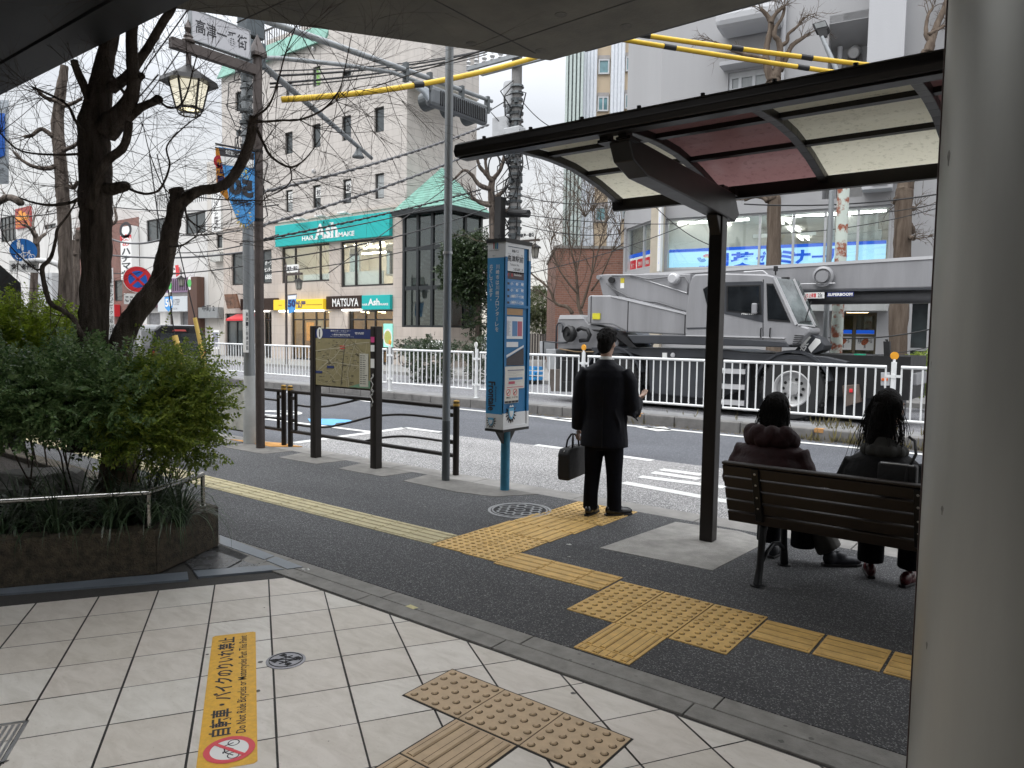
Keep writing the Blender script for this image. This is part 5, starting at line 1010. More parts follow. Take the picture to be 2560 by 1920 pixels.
for pts in(((0,.72),(.2,.76),(.45,.80),(.75,.90),(.98,.93)),((.02,.28),(.2,.46),(.36,.6),(.6,.98)),((.62,.02),(.6,.3),(.66,.6),(.75,.97)),((.0,.55),(.3,.5),(.8,.45))):mseg(pts,.008)
mb.build('map_streets',mat('map_line',(.48,.44,.32),.5,var=0),mp_);mb=MB();mseg(((.48,.02),(.50,.3),(.52,.6),(.56,.98)),.007,5.460)
for k in range(70):x,z=r_.uniform(.03,.78),r_.uniform(.04,.96);mb.box2((-7.10+x*mw,5.4602,zb0+z*mh),(-7.10+(x+r_.uniform(.015,.06))*mw,5.461,zb0+(z+.009)*mh))
mb.build('map_railway',M_black,mp_);mb=MB()
for x,z in((.22,.37),(0.0,.25)):mb.box2((-7.10+x*mw,5.4598,zb0+z*mh),(-7.10+(x+.13)*mw,5.461,zb0+(z+.05)*mh))
mb.build('map_label',hd_.data.materials[0],mp_);mb=MB();mb.box2((-7.10+.46*mw,5.4598,zb0+.78*mh),(-7.10+.55*mw,5.461,zb0+.80*mh));mb.box2((-7.10+.46*mw,5.4598,zb0+.83*mh),(-7.10+.55*mw,5.461,zb0+.845*mh));mb.build('map_station',M_red,mp_)
mb=MB();mb.quad(V((-7.10+.62*mw,5.4597,zb0+.005)),V((-6.145,5.4597,zb0+.005)),V((-6.145,5.4597,zb0+.17*mh)),V((-7.10+.80*mw,5.4597,zb0+.09*mh)));mb.build('map_river',mat('map_green',(.14,.27,.17),.5,var=.1),mp_)
mb=MB();mb.box2((-7.10+.815*mw,5.458,zb0+.02),(-7.10+.965*mw,5.4615,zb0+.70*mh));lg=mb.build('map_legend',mat('legend_pale',(.50,.49,.42),.5,var=.05),mp_);mb=MB()
for k in range(14):z=zb0+.66*mh-k*.043*mh;mb.box2((-7.10+.83*mw,5.4572,z-.008),(-7.10+.85*mw,5.4585,z+.004));mb.box2((-7.10+.865*mw,5.4572,z-.005),(-7.10+(.90+.05*r_.random())*mw,5.4585,z+.001))
mb.build('legend_text',M_black,lg);mb=MB()
for z0,z1,m_ in((1.40,1.46,0),(1.30,1.37,1),(1.12,1.22,1)):mb.cur=m_;mb.box2((-6.125,5.4485,z0),(-6.065,5.4498,z1))
mb.build('sticker',[mat('sticker_pink',(.55,.05,.2),.5,var=.1),M_white],t);mb=MB();P_=[V((-6.10+.02*math.sin(k*1.9),5.449,1.05-k*.028))for k in range(14)];mb.tube(P_,.0035,5);mb.tube([p+V((.014*math.cos(k),0,.01))for k,p in enumerate(P_)],.003,5);mb.build('scrawl',M_white,t)

# ================================================================== POLES BY THE KERB
M_galv=mat('galvanised',(.26,.275,.285),.5,.5,var=.14,scale=7,streak=True);M_galv2=mat('galvanised_dark',(.10,.11,.115),.5,.4,var=.15,scale=7)
t=thing('steel_pole','slim galvanised steel pole with a dark painted foot right of the map board','pole',(-5.05,5.51,0));mb=MB();mb.cyl((-5.05,5.51,.62),(-5.05,5.51,6.2),.0405,20);mb.build('shaft',M_galv,t,smooth=True,auto=.8);mb=MB();mb.cyl((-5.05,5.51,0),(-5.05,5.51,.62),.0415,20);mb.build('foot_sleeve',M_galv2,t,smooth=True,auto=.8)
zc_=Hz((-5.05,5.51),q(6,1630,480));mb=MB();mb.lathe([(.048,-.012),(.048,.012)],(-5.05,5.51,zc_),20);mb.build('band',MATS['vent_steel'],t)
t=thing('lamp_post','brown lamp post with pointed cap, cross arm and one large hanging lantern','lamp post',(-8.24,5.47,0));M_lbrn=mat('lamp_brown',(.075,.060,.055),.5,.3,var=.2,scale=10)
mb=MB();mb.cyl((-8.24,5.47,0),(-8.24,5.47,4.93),.056,20);mb.build('post',M_lbrn,t,smooth=True,auto=.8);mb=MB();mb.obox((-8.24,5.47,4.92),(.085,0,0),(0,.085,0),(0,0,.02));mb.add([(-8.24+a*.085,5.47+b*.085,4.94)for a,b in((-1,-1),(1,-1),(1,1),(-1,1))]+[(-8.24,5.47,5.18)],[(0,1,4),(1,2,4),(2,3,4),(3,0,4)]);mb.build('pointed_cap',M_lbrn,t)
mb=MB();mb.box2((-8.28,4.36,4.67),(-8.20,5.47,4.79));mb.build('cross_arm',M_lbrn,t,bevel=.006)
lx,ly=-8.24,4.575;M_blk=mat('lantern_black',(.018,.017,.017),.4,.3,var=.15);M_milk=mat('lantern_glass',(.62,.60,.52),.3,var=.04,emit=(1,.93,.72),es=.62)
mb=MB();mb.cyl((lx,ly,4.36),(lx,ly,4.86),.03,12);mb.lathe([(.07,4.79),(.075,4.81),(.05,4.84),(.055,4.86),(.02,4.90),(.045,4.95),(.0,5.06)],(lx,ly,0),12);mb.build('finial',M_lbrn,t)
def lantern(par,cx,cy,zt,zb,s,glass,frame):
 n=6;hx=lambda r,z,k,o=0:V((cx+math.cos(PI/3*k+o)*r,cy+math.sin(PI/3*k+o)*r,z))
 mb=MB();prof=((.05*s,zt+.22*s),(.09*s,zt+.18*s),(.17*s,zt+.13*s),(.36*s,zt+.02*s),(.38*s,zt-.04*s),(.26*s,zt-.03*s));vs=[hx(r,z,k)for r,z in prof for k in range(n)];m_=len(prof)
 mb.add(vs,[(i*n+k,i*n+(k+1)%n,(i+1)*n+(k+1)%n,(i+1)*n+k)for i in range(m_-1)for k in range(n)]+[tuple(range(n))[::-1],tuple(range((m_-1)*n,m_*n))]);mb.build('lantern_roof',frame,par)
 r0,r1,zm=.245*s,.165*s,zb+.07*s
 mb=MB();mb.add([hx(r0,zt-.03*s,k)for k in range(n)]+[hx(r1,zm,k)for k in range(n)],[(k,(k+1)%n,n+(k+1)%n,n+k)for k in range(n)]);mb.build('lantern_panes',glass,par)
 mb=MB()
 for k in range(n):mb.beam(hx(r0*1.02,zt-.03*s,k),hx(r1*1.02,zm,k),.022*s,.022*s);mb.beam(hx(r1,zm,k),hx(r1,zm,k+1),.022*s,.03*s);mb.beam(hx(r1,zm,k),hx(r1*.82,zb,k),.014*s,.014*s);mb.beam(hx(r1*.82,zb,k),hx(r1*.82,zb,k+1),.016*s,.016*s)
 mb.build('lantern_frame',frame,par)
lantern(t,lx,ly,4.36,3.985,.84,M_milk,M_blk);mb=MB();mb.ell((lx,ly,4.2),.05,.05,.07,12,8);mb.build('bulb',mat('bulb',(1,.95,.8),.5,var=0,emit=(1,.92,.66),es=14),t)
t=thing('street_sign','white street name sign with thick black characters standing on the lamp post arm','sign',(-8.24,4.97,4.79));cx_=((-8.24,4.60,4.835),(-8.24,5.345,5.165));mb=MB();mb.box2((-8.275,4.60,4.835),(-8.205,5.345,5.165));mb.build('panel',mat('sign_offwhite',(.42,.42,.44),.45,var=.06,scale=2,emit=(.9,.9,1),es=.05),t,bevel=.004);mb=MB()
for s in(-1,1):mb.text('高津一番街',(-8.24+s*.0365,4.975,5.0),YA*s,ZA,.66,.165,.016)
mb.build('lettering',M_black,t);mb=MB()
for y in(4.72,5.2):mb.box2((-8.255,y-.012,4.785),(-8.225,y+.012,4.84))
for a,b in(((4.59,4.825),(5.355,4.836)),((4.59,5.165),(5.355,5.176)),((4.59,4.83),(4.602,5.17)),((5.344,4.83),(5.356,5.17))):mb.box2((-8.28,a[0],a[1]),(-8.20,b[0],b[1]))
mb.build('frame',M_galv,t)
# banners on the post, seen from behind
t=thing('banner','blue pointed football banner with black and yellow numerals hanging on the brown post','banner',(-8.24,5.15,3.75));M_sky=mat('banner_blue',(.07,.30,.66),.7,var=.08,scale=5);xq=-8.235
bp_=lambda n,x,y,X=xq:oX(q(n,x,y),X)
tl,tr_=bp_(1,1725,1165),bp_(1,2008,1235);bl,br_=bp_(5,1800,10),bp_(5,2008,225);tip=bp_(5,1945,275)
mb=MB();mb.prism([bp_(1,1725,1160),bp_(1,2010,1205),bp_(5,2010,225),bp_(5,1945,277),bp_(5,1880,232),bp_(5,1815,75)],(.006,0,0));mb.build('cloth',M_sky,t)
def bq(mb,X,*pts):mb.quad(*[oX(q(*p),X)for p in pts])
mb=MB();bq(mb,xq+.009,(1,1727,1165),(1,2006,1207),(1,2006,1265),(1,1740,1232));mb.build('black_band',M_black,t);mb=MB();bq(mb,xq+.009,(1,1740,1232),(1,2006,1265),(1,2004,1330),(1,1758,1300));mb.build('white_band',M_white,t)
mb=MB();cy_=lambda n,x,y:oX(q(n,x,y),xq+.011)
mb.text('会援後レータンロフ',cy_(1,1870,1218),YA,ZA,.30,.05,.01,mirror=False);mb.build('band_lettering',M_white,t)
mb=MB();mb.text('ありがとう',cy_(1,1895,1345),YA,ZA,.20,.055,.02,mirror=True);mb.text('そして次の挑戦！',cy_(1,1890,1385),YA,ZA,.26,.05,.02,mirror=True);mb.build('slogan',mat('banner_yellow',(.72,.60,.10),.6,var=.05),t)
mb=MB();mb.text('50',cy_(1,1905,1480),YA,ZA,.34,.22,.06,mirror=True);mb.text('CHALLENGE',cy_(1,1905,1585),YA,ZA,.26,.05,.03,mirror=True);mb.text('THE FUTURE',cy_(1,1915,1610),YA,ZA,.26,.05,.03,mirror=True);mb.build('numerals',M_black,t)
def crest(par,c,r,u,s,m1,m2,m3,nrm):
 mb=MB();c=V(c)
 for k in range(-5,6):
  a=-PI/2+k*.42;d_=r*math.cos(a)+u*math.sin(a)*1.15;mb.tube([c+d_*s*.62,c+d_*s*.98],[s*.10,s*.03],6)
 mb.build('crest_laurel',m1,par);mb=MB();mb.prism([c+(r*a+u*b)*s+nrm*.002 for a,b in((-.5,.55),(.5,.55),(.5,.0),(.3,-.45),(0,-.7),(-.3,-.45),(-.5,0))],nrm*.003);mb.build('crest_shield',m2,par);mb=MB();mb.prism([c+(r*a+u*b)*s+nrm*.0055 for a,b in((-.36,.25),(.36,.25),(.3,-.2),(0,-.5),(-.3,-.2))],nrm*.001);mb.prism([c+(r*a+u*b)*s+nrm*.0055 for a,b in((-.4,.7),(-.2,.95),(0,.8),(.2,.95),(.4,.7))],nrm*.001);mb.build('crest_mark',m3,par)
crest(t,bp_(5,1925,195),YA,ZA,.13,mat('crest_gold',(.55,.42,.10),.5,var=.1),M_black,M_sky,XA)
mb=MB();mb.cyl(oX(q(1,1703,1135),-8.24),oX(q(1,2010,1195),-8.24),.012,8);mb.build('pole',M_blk,t);mb=MB()
for z in(3.75,2.9):mb.lathe([(.062,-.015),(.062,.015)],(-8.24,5.47,z),16)
mb.build('clamp',M_blk,t)
t=thing('banner','orange eatery banner with a red disc and blue characters half hidden behind the blue one','banner',(-8.5,5.0,3.6));xo=-8.9;mb=MB();mb.prism([oX(q(1,1702,1172),xo),oX(q(1,1800,1185),xo),oX(q(1,1800,1590),xo),oX(q(1,1712,1490),xo)],(.006,0,0));mb.build('cloth',mat('banner_orange',(.72,.28,.03),.7,var=.06),t);mb=MB();disc(mb,oX(q(1,1735,1280),xo+.009),.04,.085,YA,ZA,20);mb.build('red_disc',M_red,t);mb=MB();mb.vtext('松屋',oX(q(1,1742,1382),xo+.009),YA,ZA,.12,.34,.03);mb.build('lettering',MATS['letter_navy'],t);mb=MB();mb.cyl(oX(q(1,1700,1165),xo),(xo,5.6,oX(q(1,1700,1165),xo).z),.01,6);mb.build('pole',M_blk,t)
# grey utility pole with the traffic-signal arms
t=thing('utility_pole','tall grey utility pole with pale foot sleeve next to the brown lamp post','utility pole',(-8.69,5.61,0));mb=MB();mb.cyl((-8.69,5.61,.5),(-8.69,5.61,7.5),.072,24,.066);mb.build('shaft',M_galv,t,smooth=True,auto=.8);mb=MB();mb.lathe([(.086,0),(.086,.42),(.078,.50),(.0735,.52),(.0735,.9),(.072,.91)],(-8.69,5.61,0),24);mb.build('foot_sleeve',mat('sleeve_white',(.42,.43,.42),.55,var=.12,scale=6),t,smooth=True,auto=.6)
zq=Hz((-8.69,5.61),q(5,2035,1100));mb=MB();mb.box2((-8.66,5.50,zq-.28),(-8.60,5.545,zq+.28));o_=mb.build('number_plate',M_white,t);mb=MB();mb.vtext('高津一番街商店街',(-8.597,5.5225,zq),YA,ZA,.035,.5,.01);mb.build('lettering',M_black,o_)
mb=MB()
for dz,w_,h_ in((5.05,.30,.32),(5.5,.26,.5)):mb.box((-8.60,5.62,dz),(.22,w_,h_))
mb.build('equipment_box',mat('box_slate',(.085,.10,.11),.5,.4,var=.15),t,bevel=.012);mb=MB();r_=random.Random(11)
for k in range(14):z=3.0+k*.15;mb.lathe([(.076+r_.random()*.02,-.02),(.076+r_.random()*.02,.02)],(-8.69,5.61,z),14)
for k in range(10):z=3.6+k*.16;mb.box((-8.69+r_.choice((-1,1))*.10,5.56+r_.uniform(-.06,.06),z),(.05,.05,.07))
mb.build('band',M_galv2,t);mb=MB()
for k in range(26):
 a=r_.uniform(0,6.3);z=r_.uniform(3.4,4.9);p=V((-8.69,5.61,z));d_=V((math.cos(a),math.sin(a),0));e_=V((-8.69,5.61,z-r_.uniform(-.5,.6)))+V((math.cos(a+1.4),math.sin(a+1.4),0))*.12
 mb.tube([p+d_*.08,p+d_*r_.uniform(.16,.30)-ZA*.08,lerp(p,e_,.6)+d_*r_.uniform(.15,.26)-ZA*.12,e_],.007,5)
mb.build('loose_wire',mat('wire_black',(.012,.012,.013),.5,var=0),t)
t=thing('traffic_signal','horizontal traffic signal seen from behind on a pair of grey arms over the road','traffic signal',(-8.69,5.61,5.5));xs=-8.69;mb=MB()
a1=[oX(q(2,*p),xs)for p in((310,200),(1580,650),(1990,800))];a1=[V((xs,5.61,a1[0].z-.02)),a1[0],a1[1],a1[2]];a2=[oX(q(2,*p),xs)for p in((320,460),(800,510),(1200,570),(1985,862))]
mb.tube(a1,[.047,.047,.042,.034],14);mb.tube([V((xs,5.61,4.75)),V((xs,5.85,5.1)),a2[0],a2[1],a2[2],a2[3]],[.031]*6,12);mb.build('arm',M_galv,t,smooth=True,auto=.9);mb=MB()
for y in(a2[2].y+.3,9.0,9.8,10.5):z1_,z2_=5.62,5.74;mb.box((xs,y,5.66),(.09,.06,.30))
mb.build('clamp',M_galv2,t);c1,c2=oX(q(2,1490,765),xs),oX(q(2,1945,905),xs);y0_,y1_=c1.y,c2.y;zc2=(c1.z+c2.z)/2;mb=MB();mb.box2((xs-.10,y0_,zc2-.17),(xs+.06,y1_,zc2+.15));mb.build('housing',mat('signal_grey',(.13,.14,.15),.5,.3,var=.15),t,bevel=.06);mb=MB()
for k in range(24):y=y0_+.22+k*(y1_-y0_-.3)/24;mb.box2((xs+.058,y,zc2-.13),(xs+.075,y+.014,zc2+.11))
mb.build('rear_rib',M_blk,t)
for k in range(3):mb=MB();y=y0_+.22+k*(y1_-y0_-.44)/2;mb.lathe([(.15,0),(.155,.22),(.145,.22),(.14,0)],(xs-.10,y,zc2),20,V((-1,0,-.08)));mb.build('visor',M_galv2,t)
mb=MB();mb.prism([V((xs-.05,y0_-.0,zc2+.1)),V((xs-.05,y0_-.26,zc2+.12)),V((xs-.05,y0_-.27,zc2+.02)),V((xs-.05,y0_-.12,zc2-.02)),V((xs-.05,y0_,zc2-.12))],(.08,0,0));mb.build('side_hood',mat('hood_pale',(.42,.46,.50),.4,var=.06),t,bevel=.03)
t=thing('speaker_arm','thin grey arm over the road with a small horn speaker near its tip','pole arm',(-8.69,5.61,5.1));e_=G(q(2,1040,1250),4.55);s_=V((-8.69,5.61,Hz((-8.69,5.61),q(2,240,430))));mb=MB();mb.tube([s_,lerp(s_,e_,.5),e_],[.045,.04,.032],12);mb.build('arm',M_galv,t,smooth=True,auto=.9);c=lerp(s_,e_,.86);mb=MB();mb.lathe([(.03,0),(.05,-.06),(.10,-.14),(.10,-.16)],c-ZA*.02,16);mb.build('horn',M_galv2,t);mb=MB();mb.tube([lerp(s_,e_,.93),V((-8.69,5.61,6.6))],.008,6);mb.build('stay_wire',MATS['wire_black'],t)

# ================================================================== BUS STOP
t=thing('bus_stop','blue and white bus stop tower on a blue post with timetables and lettering','bus stop',(-4.33,5.55,0));M_bblue=mat('stop_blue',(.008,.13,.30),.4,var=.06,scale=4);M_bsky=mat('stop_skyblue',(.03,.24,.50),.4,var=.04);M_bwht=mat('stop_white',(.62,.63,.64),.4,var=.04)
bx0,bx1,by0,by1=-4.405,-4.195,5.36,5.76;nc=V((bx1,by0,0));zbt,ztp=Hz(nc,q('c',318,553)),Hz(nc,q(7,205,393))
mb=MB();mb.cyl((-4.31,5.55,0),(-4.31,5.55,zbt),.045,20);mb.build('post',mat('post_blue',(.03,.17,.27),.5,var=.25,scale=10),t,smooth=True,auto=.8)
mb=MB()
for s in(-1,1):mb.prism([V((-4.325,5.55+s*.04,zbt-.16)),V((-4.325,5.55+s*.17,zbt)),V((-4.325,5.55+s*.04,zbt))],(.03,0,0))
mb.box2((bx0-.005,by0-.005,zbt-.025),(bx1+.005,by1+.005,zbt));mb.build('base_bracket',M_blk,t)
zA_=oY(q('c',260,425),by0).z;zB_=oY(q(7,140,518),by0).z
mb=MB();mb.box2((bx0+.003,by0+.003,zbt),(bx1-.012,by1-.003,ztp));mb.build('core',M_bblue,t);mb=MB();mb.box2((bx0-.01,by0-.01,ztp),(bx1+.012,by1+.01,ztp+.035));mb.build('cap',M_blk,t);
mb=MB();mb.box2((bx0,by0,zA_),(bx1,by0+.012,zB_));mb.build('front_face',M_bsky,t);mb=MB();mb.box2((bx0,by0,zbt),(bx1,by0+.012,zA_-.001));mb.build('white_face',M_bwht,t);mb=MB();mb.box2((bx0,by0,zB_+.001),(bx1,by0+.012,ztp));mb.build('white_face',M_bwht,t)
FX=lambda n,x,y,d=0.:oX(q(n,x,y),bx1+d);FY=lambda n,x,y:oY(q(n,x,y),by0-.002)
mb=MB();ya_,yb_=by0,by1;fw_=.035
mb.box2((bx1-.012,ya_,zbt),(bx1+.002,ya_+fw_,ztp));mb.box2((bx1-.012,yb_-fw_,zbt),(bx1+.002,yb_,ztp));zm1=FX(7,280,905).z;mb.box2((bx1-.012,ya_+fw_,zm1-.012),(bx1+.0015,yb_-fw_,zm1+.012));mb.build('side_frame',M_bblue,t);mb=MB();zw1=FX(7,300,548).z;mb.box2((bx1-.011,ya_-.001,FX(7,280,520).z),(bx1+.004,ya_+fw_+.001,ztp));mb.box2((bx1-.011,yb_-fw_-.001,FX(7,390,545).z),(bx1+.004,yb_+.001,ztp));mb.box2((bx1-.011,ya_+fw_,FX(7,280,435).z),(bx1+.003,yb_-fw_,ztp-.002));mb.build('white_frame',M_bwht,t);mb=MB();zb_w=FX('c',420,415).z;mb.box2((bx1-.011,ya_-.001,zbt+.001),(bx1+.0035,yb_+.001,zbt+.03));mb.box2((bx1-.011,ya_+fw_,zbt+.03),(bx1-.004,yb_-fw_,zb_w));mb.box2((bx1-.011,ya_-.001,zbt+.03),(bx1+.0035,ya_+fw_,zb_w));mb.box2((bx1-.011,yb_-fw_,zbt+.03),(bx1+.0035,yb_+.001,zb_w));mb.build('white_frame',M_bwht,t)
def poster(name,n,x0,y0,x1,y1,m,d=-.006,par=None):
 a,b=FX(n,x0,(y0+y1)/2),FX(n,x1,(y0+y1)/2);xm=(x0+x1)/2;z1_,z0_=FX(n,xm,y0).z,FX(n,xm,y1).z;k=MB();k.box2((bx1-.0115,a.y,z0_),(bx1+d,b.y,z1_));o=k.build(name,m,par or t);return o,(a.y,b.y,z0_,z1_)
def fx_text(mb,s,h,f,d,bold=.01,fit=1.):
 y0,y1,z0,z1=h;W_,H_=y1-y0,z1-z0;a,b,c,e=f;mb.text(s,(bx1+d,y0+W_*(a+b)/2,z0+H_*(c+e)/2),YA,ZA,W_*(b-a),H_*(e-c),bold)
o_,h=poster('name_plate',7,215,440,350,640,M_bwht,-.004);mb=MB()
fx_text(mb,'東急バス',h,(.28,.68,.80,.92),-.003,.015);fx_text(mb,'たか　つ　　えき　まえ',h,(.06,.96,.70,.75),-.003,0);fx_text(mb,'高津駅前',h,(.03,.97,.42,.68),-.003,.02);fx_text(mb,'Takatsu Sta.',h,(.18,.72,.28,.36),-.003,.005);fx_text(mb,'つぎは南二子',h,(.36,.96,.08,.20),-.003,.01);mb.build('lettering',M_black,o_)
o_,h=poster('destination_strip',7,212,630,350,690,mat('strip_umber',(.05,.03,.035),.4,var=.05),-.004);mb=MB();fx_text(mb,'行　先',h,(.04,.36,.3,.75),-.003,.015);mb.build('lettering',M_red,o_);mb=MB();fx_text(mb,'Destination',h,(.42,.85,.45,.72),-.003,.01);mb.build('lettering',M_white,o_)
o_,h=poster('route_list',7,208,692,350,895,mat('route_blue',(.06,.20,.42),.4,var=.04),-.004);mb=MB();k2=MB()
for i,s in enumerate(('小　杉　駅','小　杉　駅','川崎駅ラゾーナ広場','川崎駅ラゾーナ広場')):z_=.90-i*.245;fx_text(mb,s,h,(.24,.97,z_-.13,z_-.01),-.003,.02);fx_text(k2,'■',h,(.03,.18,z_-.12,z_-.03),-.0035,.02);fx_text(mb,'for Kosugi Sta. via Mizonokuchi' if i<2 else 'for Kawasaki Sta. Lazona',h,(.3,.9,z_+.0,z_+.025),-.003,0)
mb.build('lettering',M_white,o_);k2.build('route_box',M_black,o_)
o_,h=poster('tan_notice',7,204,922,342,972,mat('notice_tan',(.34,.21,.10),.5,var=.08),-.005)
o_,h=poster('timetable',7,200,985,342,1160,M_bwht,-.005);k1,k2,k3=MB(),MB(),MB();Pq=lambda f:(bx1-.0049,h[0]+(h[1]-h[0])*f[0],h[2]+(h[3]-h[2])*f[1])
def cell(k,a,b,c,e,d=-.0042):p,r__=Pq((a,c)),Pq((b,e));k.box2(p,(bx1+d,r__[1],r__[2]))
cell(k1,.40,.68,.12,.80);cell(k2,.70,.95,.12,.80)
for i in range(22):z_=.14+i*.031;cell(k3,.04,.04+.3*random.Random(i).uniform(.5,1),z_,z_+.012);cell(k3,.42,.65,z_,z_+.006,-.0038);cell(k3,.72,.93,z_,z_+.006,-.0038)
k1.build('weekday_block',MATS['route_blue'],o_);k2.build('holiday_block',mat('holiday_red',(.45,.08,.12),.5,var=.05),o_);k3.build('times',mat('ink_grey',(.22,.22,.26),.6,var=0),o_)
o_,h=poster('contact_label',7,204,1185,304,1225,M_bwht,-.004);k1=MB();cell(k1,.03,.10,.1,.9);cell(k1,.15,.95,.66,.9);cell(k1,.15,.95,.35,.55);k2=MB();cell(k2,.1,.97,.05,.22);k1.build('lines',MATS['letter_navy'],o_);k2.build('red_line',M_red,o_)
k=MB();k.quad(FX(7,190,1322,-.003),FX(7,345,1225,-.003),FX(7,345,1210,-.003),FX(7,190,1300,-.003));k.build('diagonal_stripe',M_bwht,t);k=MB();k.quad(FX(7,196,1370,-.0034),FX(7,345,1370,-.0034),FX(7,345,1232,-.0034),FX(7,196,1326,-.0034));k.build('dark_field',mat('stop_wine',(.02,.014,.02),.25,var=.2),t)
o_,h=poster('paper_notice',7,194,1378,347,1553,mat('paper',(.58,.56,.51),.7,var=.05,scale=20),.006);k1,k2,k3=MB(),MB(),MB()
def cell2(k,a,b,c,e):W_,H_=h[1]-h[0],h[3]-h[2];k.box2((bx1+.004,h[0]+W_*a,h[2]+H_*c),(bx1+.0068,h[0]+W_*b,h[2]+H_*e))
cell2(k1,.12,.95,.80,.86);cell2(k2,.2,.9,.40,.50);cell2(k3,.18,.5,.22,.34);cell2(k3,.1,.95,.06,.09)
for i in range(9):cell2(k1,.12,.5+.4*random.Random(i).random(),.74-i*.07,.75-i*.07)
k1.build('lines',MATS['ink_grey'],o_);k2.build('blue_bar',MATS['route_blue'],o_);k3.build('red_bar',MATS['holiday_red'],o_)
o_,h=poster('smoking_notice','c',350,222,460,340,MATS['paper'],.003);k1,k2=MB(),MB()
for f in(.26,.74):
 c=V((bx1+.0045,h[0]+(h[1]-h[0])*f,h[2]+(h[3]-h[2])*.72));disc(k1,c,.026,.033,YA,ZA,24);k1.beam(c+V((.0004,.02,.02)),c-V((-.0004,.02,.02)),.006,.001);k2.beam(c+V((0,-.018,-.01)),c+V((0,.012,.012)),.007,.001)
k1.build('ban_ring',M_red,o_);mb=MB();fx_text(mb,'禁煙',h,(.12,.42,.32,.44),.0045,.02);fx_text(mb,'ポイ捨て禁止',h,(.52,.96,.32,.44),.0045,.01);fx_text(mb,'■■■■',h,(.02,.98,.02,.16),.0045,.05);mb.build('lettering',M_black,o_);k2.build('symbol',M_black,o_)
crest(t,(bx1+.001,FX('c',402,420).y,FX('c',402,420).z),YA,ZA,.085,M_black,mat('crest_sky',(.10,.35,.55),.5,var=.05),M_bwht,XA)
cq=FY('c',245,485);crest(t,(cq.x,by0,cq.z),XA,ZA,.062,M_black,MATS['crest_sky'],M_bwht,-YA)
mb=MB();a_,b_=FY(7,132,570),FY(7,125,1105);mb.vtext('川崎市は川崎フロンターレを',((a_.x+b_.x)/2+.012,by0-.002,(a_.z+b_.z)/2),XA,ZA,.042,a_.z-b_.z,.012);a_,b_=FY(7,92,570),FY(7,92,870);mb.vtext('応援しています。',(a_.x-.004,by0-.002,(a_.z+b_.z)/2),XA,ZA,.042,a_.z-b_.z,.012)
mb.build('slogan',M_white,t);mb=MB();a_,b_=FY('c',250,170),FY('c',250,400);mb.text('Frontale',((a_.x+b_.x)/2,by0-.002,(a_.z+b_.z)/2),-ZA,XA,a_.z-b_.z,.085,.03);mb.build('club_lettering',M_black,t);mb=MB();mb.text('Kawasaki',((a_.x+b_.x)/2+.05,by0-.002,(a_.z+b_.z)/2+.02),-ZA,XA,.14,.018,.01);a_=FY(7,115,478);mb.text('Colors,Future!',(a_.x-.01,by0-.002,a_.z+.02),XA,ZA,.12,.016,0);mb.text('川崎市',(a_.x-.01,by0-.002,a_.z-.03),XA,ZA,.04,.012,0);mb.build('small_print',M_black,t)
for i,c_ in enumerate(((.35,.03,.06),(.02,.22,.2),(.02,.16,.40))):mb=MB();p=FY(7,110+i*14,425);mb.box2((p.x-.006,by0-.003,p.z-.028),(p.x+.006,by0-.0005,p.z+.028));mb.build('logo_bar',mat('logo_bar_%s'%'abc'[i],c_,.4,var=0),t)

# ================================================================== WHITE FENCE ON THE MEDIAN
M_fence=mat('fence_white',(.70,.71,.71),.4,var=.07,scale=3);M_refl=mat('reflector_orange',(.72,.32,.02),.3,var=.05)
def fence_panel(L_):
 t=thing('railing_panel','white railing panel','railing',(0,0,0),0,'white railing panels along the median');
 mb=MB();mb.cyl((.10,0,1.02),(L_-.10,0,1.02),.025,12);mb.build('top_rail',M_fence,t,smooth=True,auto=.8);mb=MB();mb.cyl((.10,0,.20),(L_-.10,0,.20),.022,12);mb.build('bottom_rail',M_fence,t,smooth=True,auto=.8)
 n=18;bb=None
 for k in range(n+1):
  x=.11+(L_-.22)*k/n
  if bb is None:mb=MB();mb.cyl((.11,0,.20),(.11,0,1.02),.014,8);bb=mb.build('baluster',M_fence,t,smooth=True,auto=.8)
  else:c=bb.copy();COL.objects.link(c);c.parent=t;c.location=(x-.11,0,0)
 mb=MB();mb.cyl((0,0,-.02),(0,0,1.10),.038,14);mb.lathe([(.06,0),(.06,.012),(.04,.015)],(0,0,0),14);mb.build('post',M_fence,t,smooth=True,auto=.8)
 mb=MB()
 for z in(.28,.86):mb=MB();mb.box2((-.11,-.02,z),(.11,.02,z+.04));mb.box2((-.03,-.045,z-.01),(.03,.045,z+.05));mb.build('bracket',M_fence,t)
 return t
LF=2.795;fp0=fence_panel(LF);xs_=[-13.35+LF*k for k in range(-3,6)]
names=['at the left end beside the black van','behind the brown and grey posts','left of the map board','between the map board and the steel pole','behind the bus stop','behind the standing man','right of the shelter post in front of the crane steps','in front of the big crane wheel','at the right beyond the bench']
for k,x in enumerate(xs_):
 lb='white railing panel '+names[k]
 if k==0:fp0.matrix_basis=Matrix.Translation((x,12.5,.075));fp0['label']=lb
 else:dup(fp0,(x,12.5,.075),0,lb)
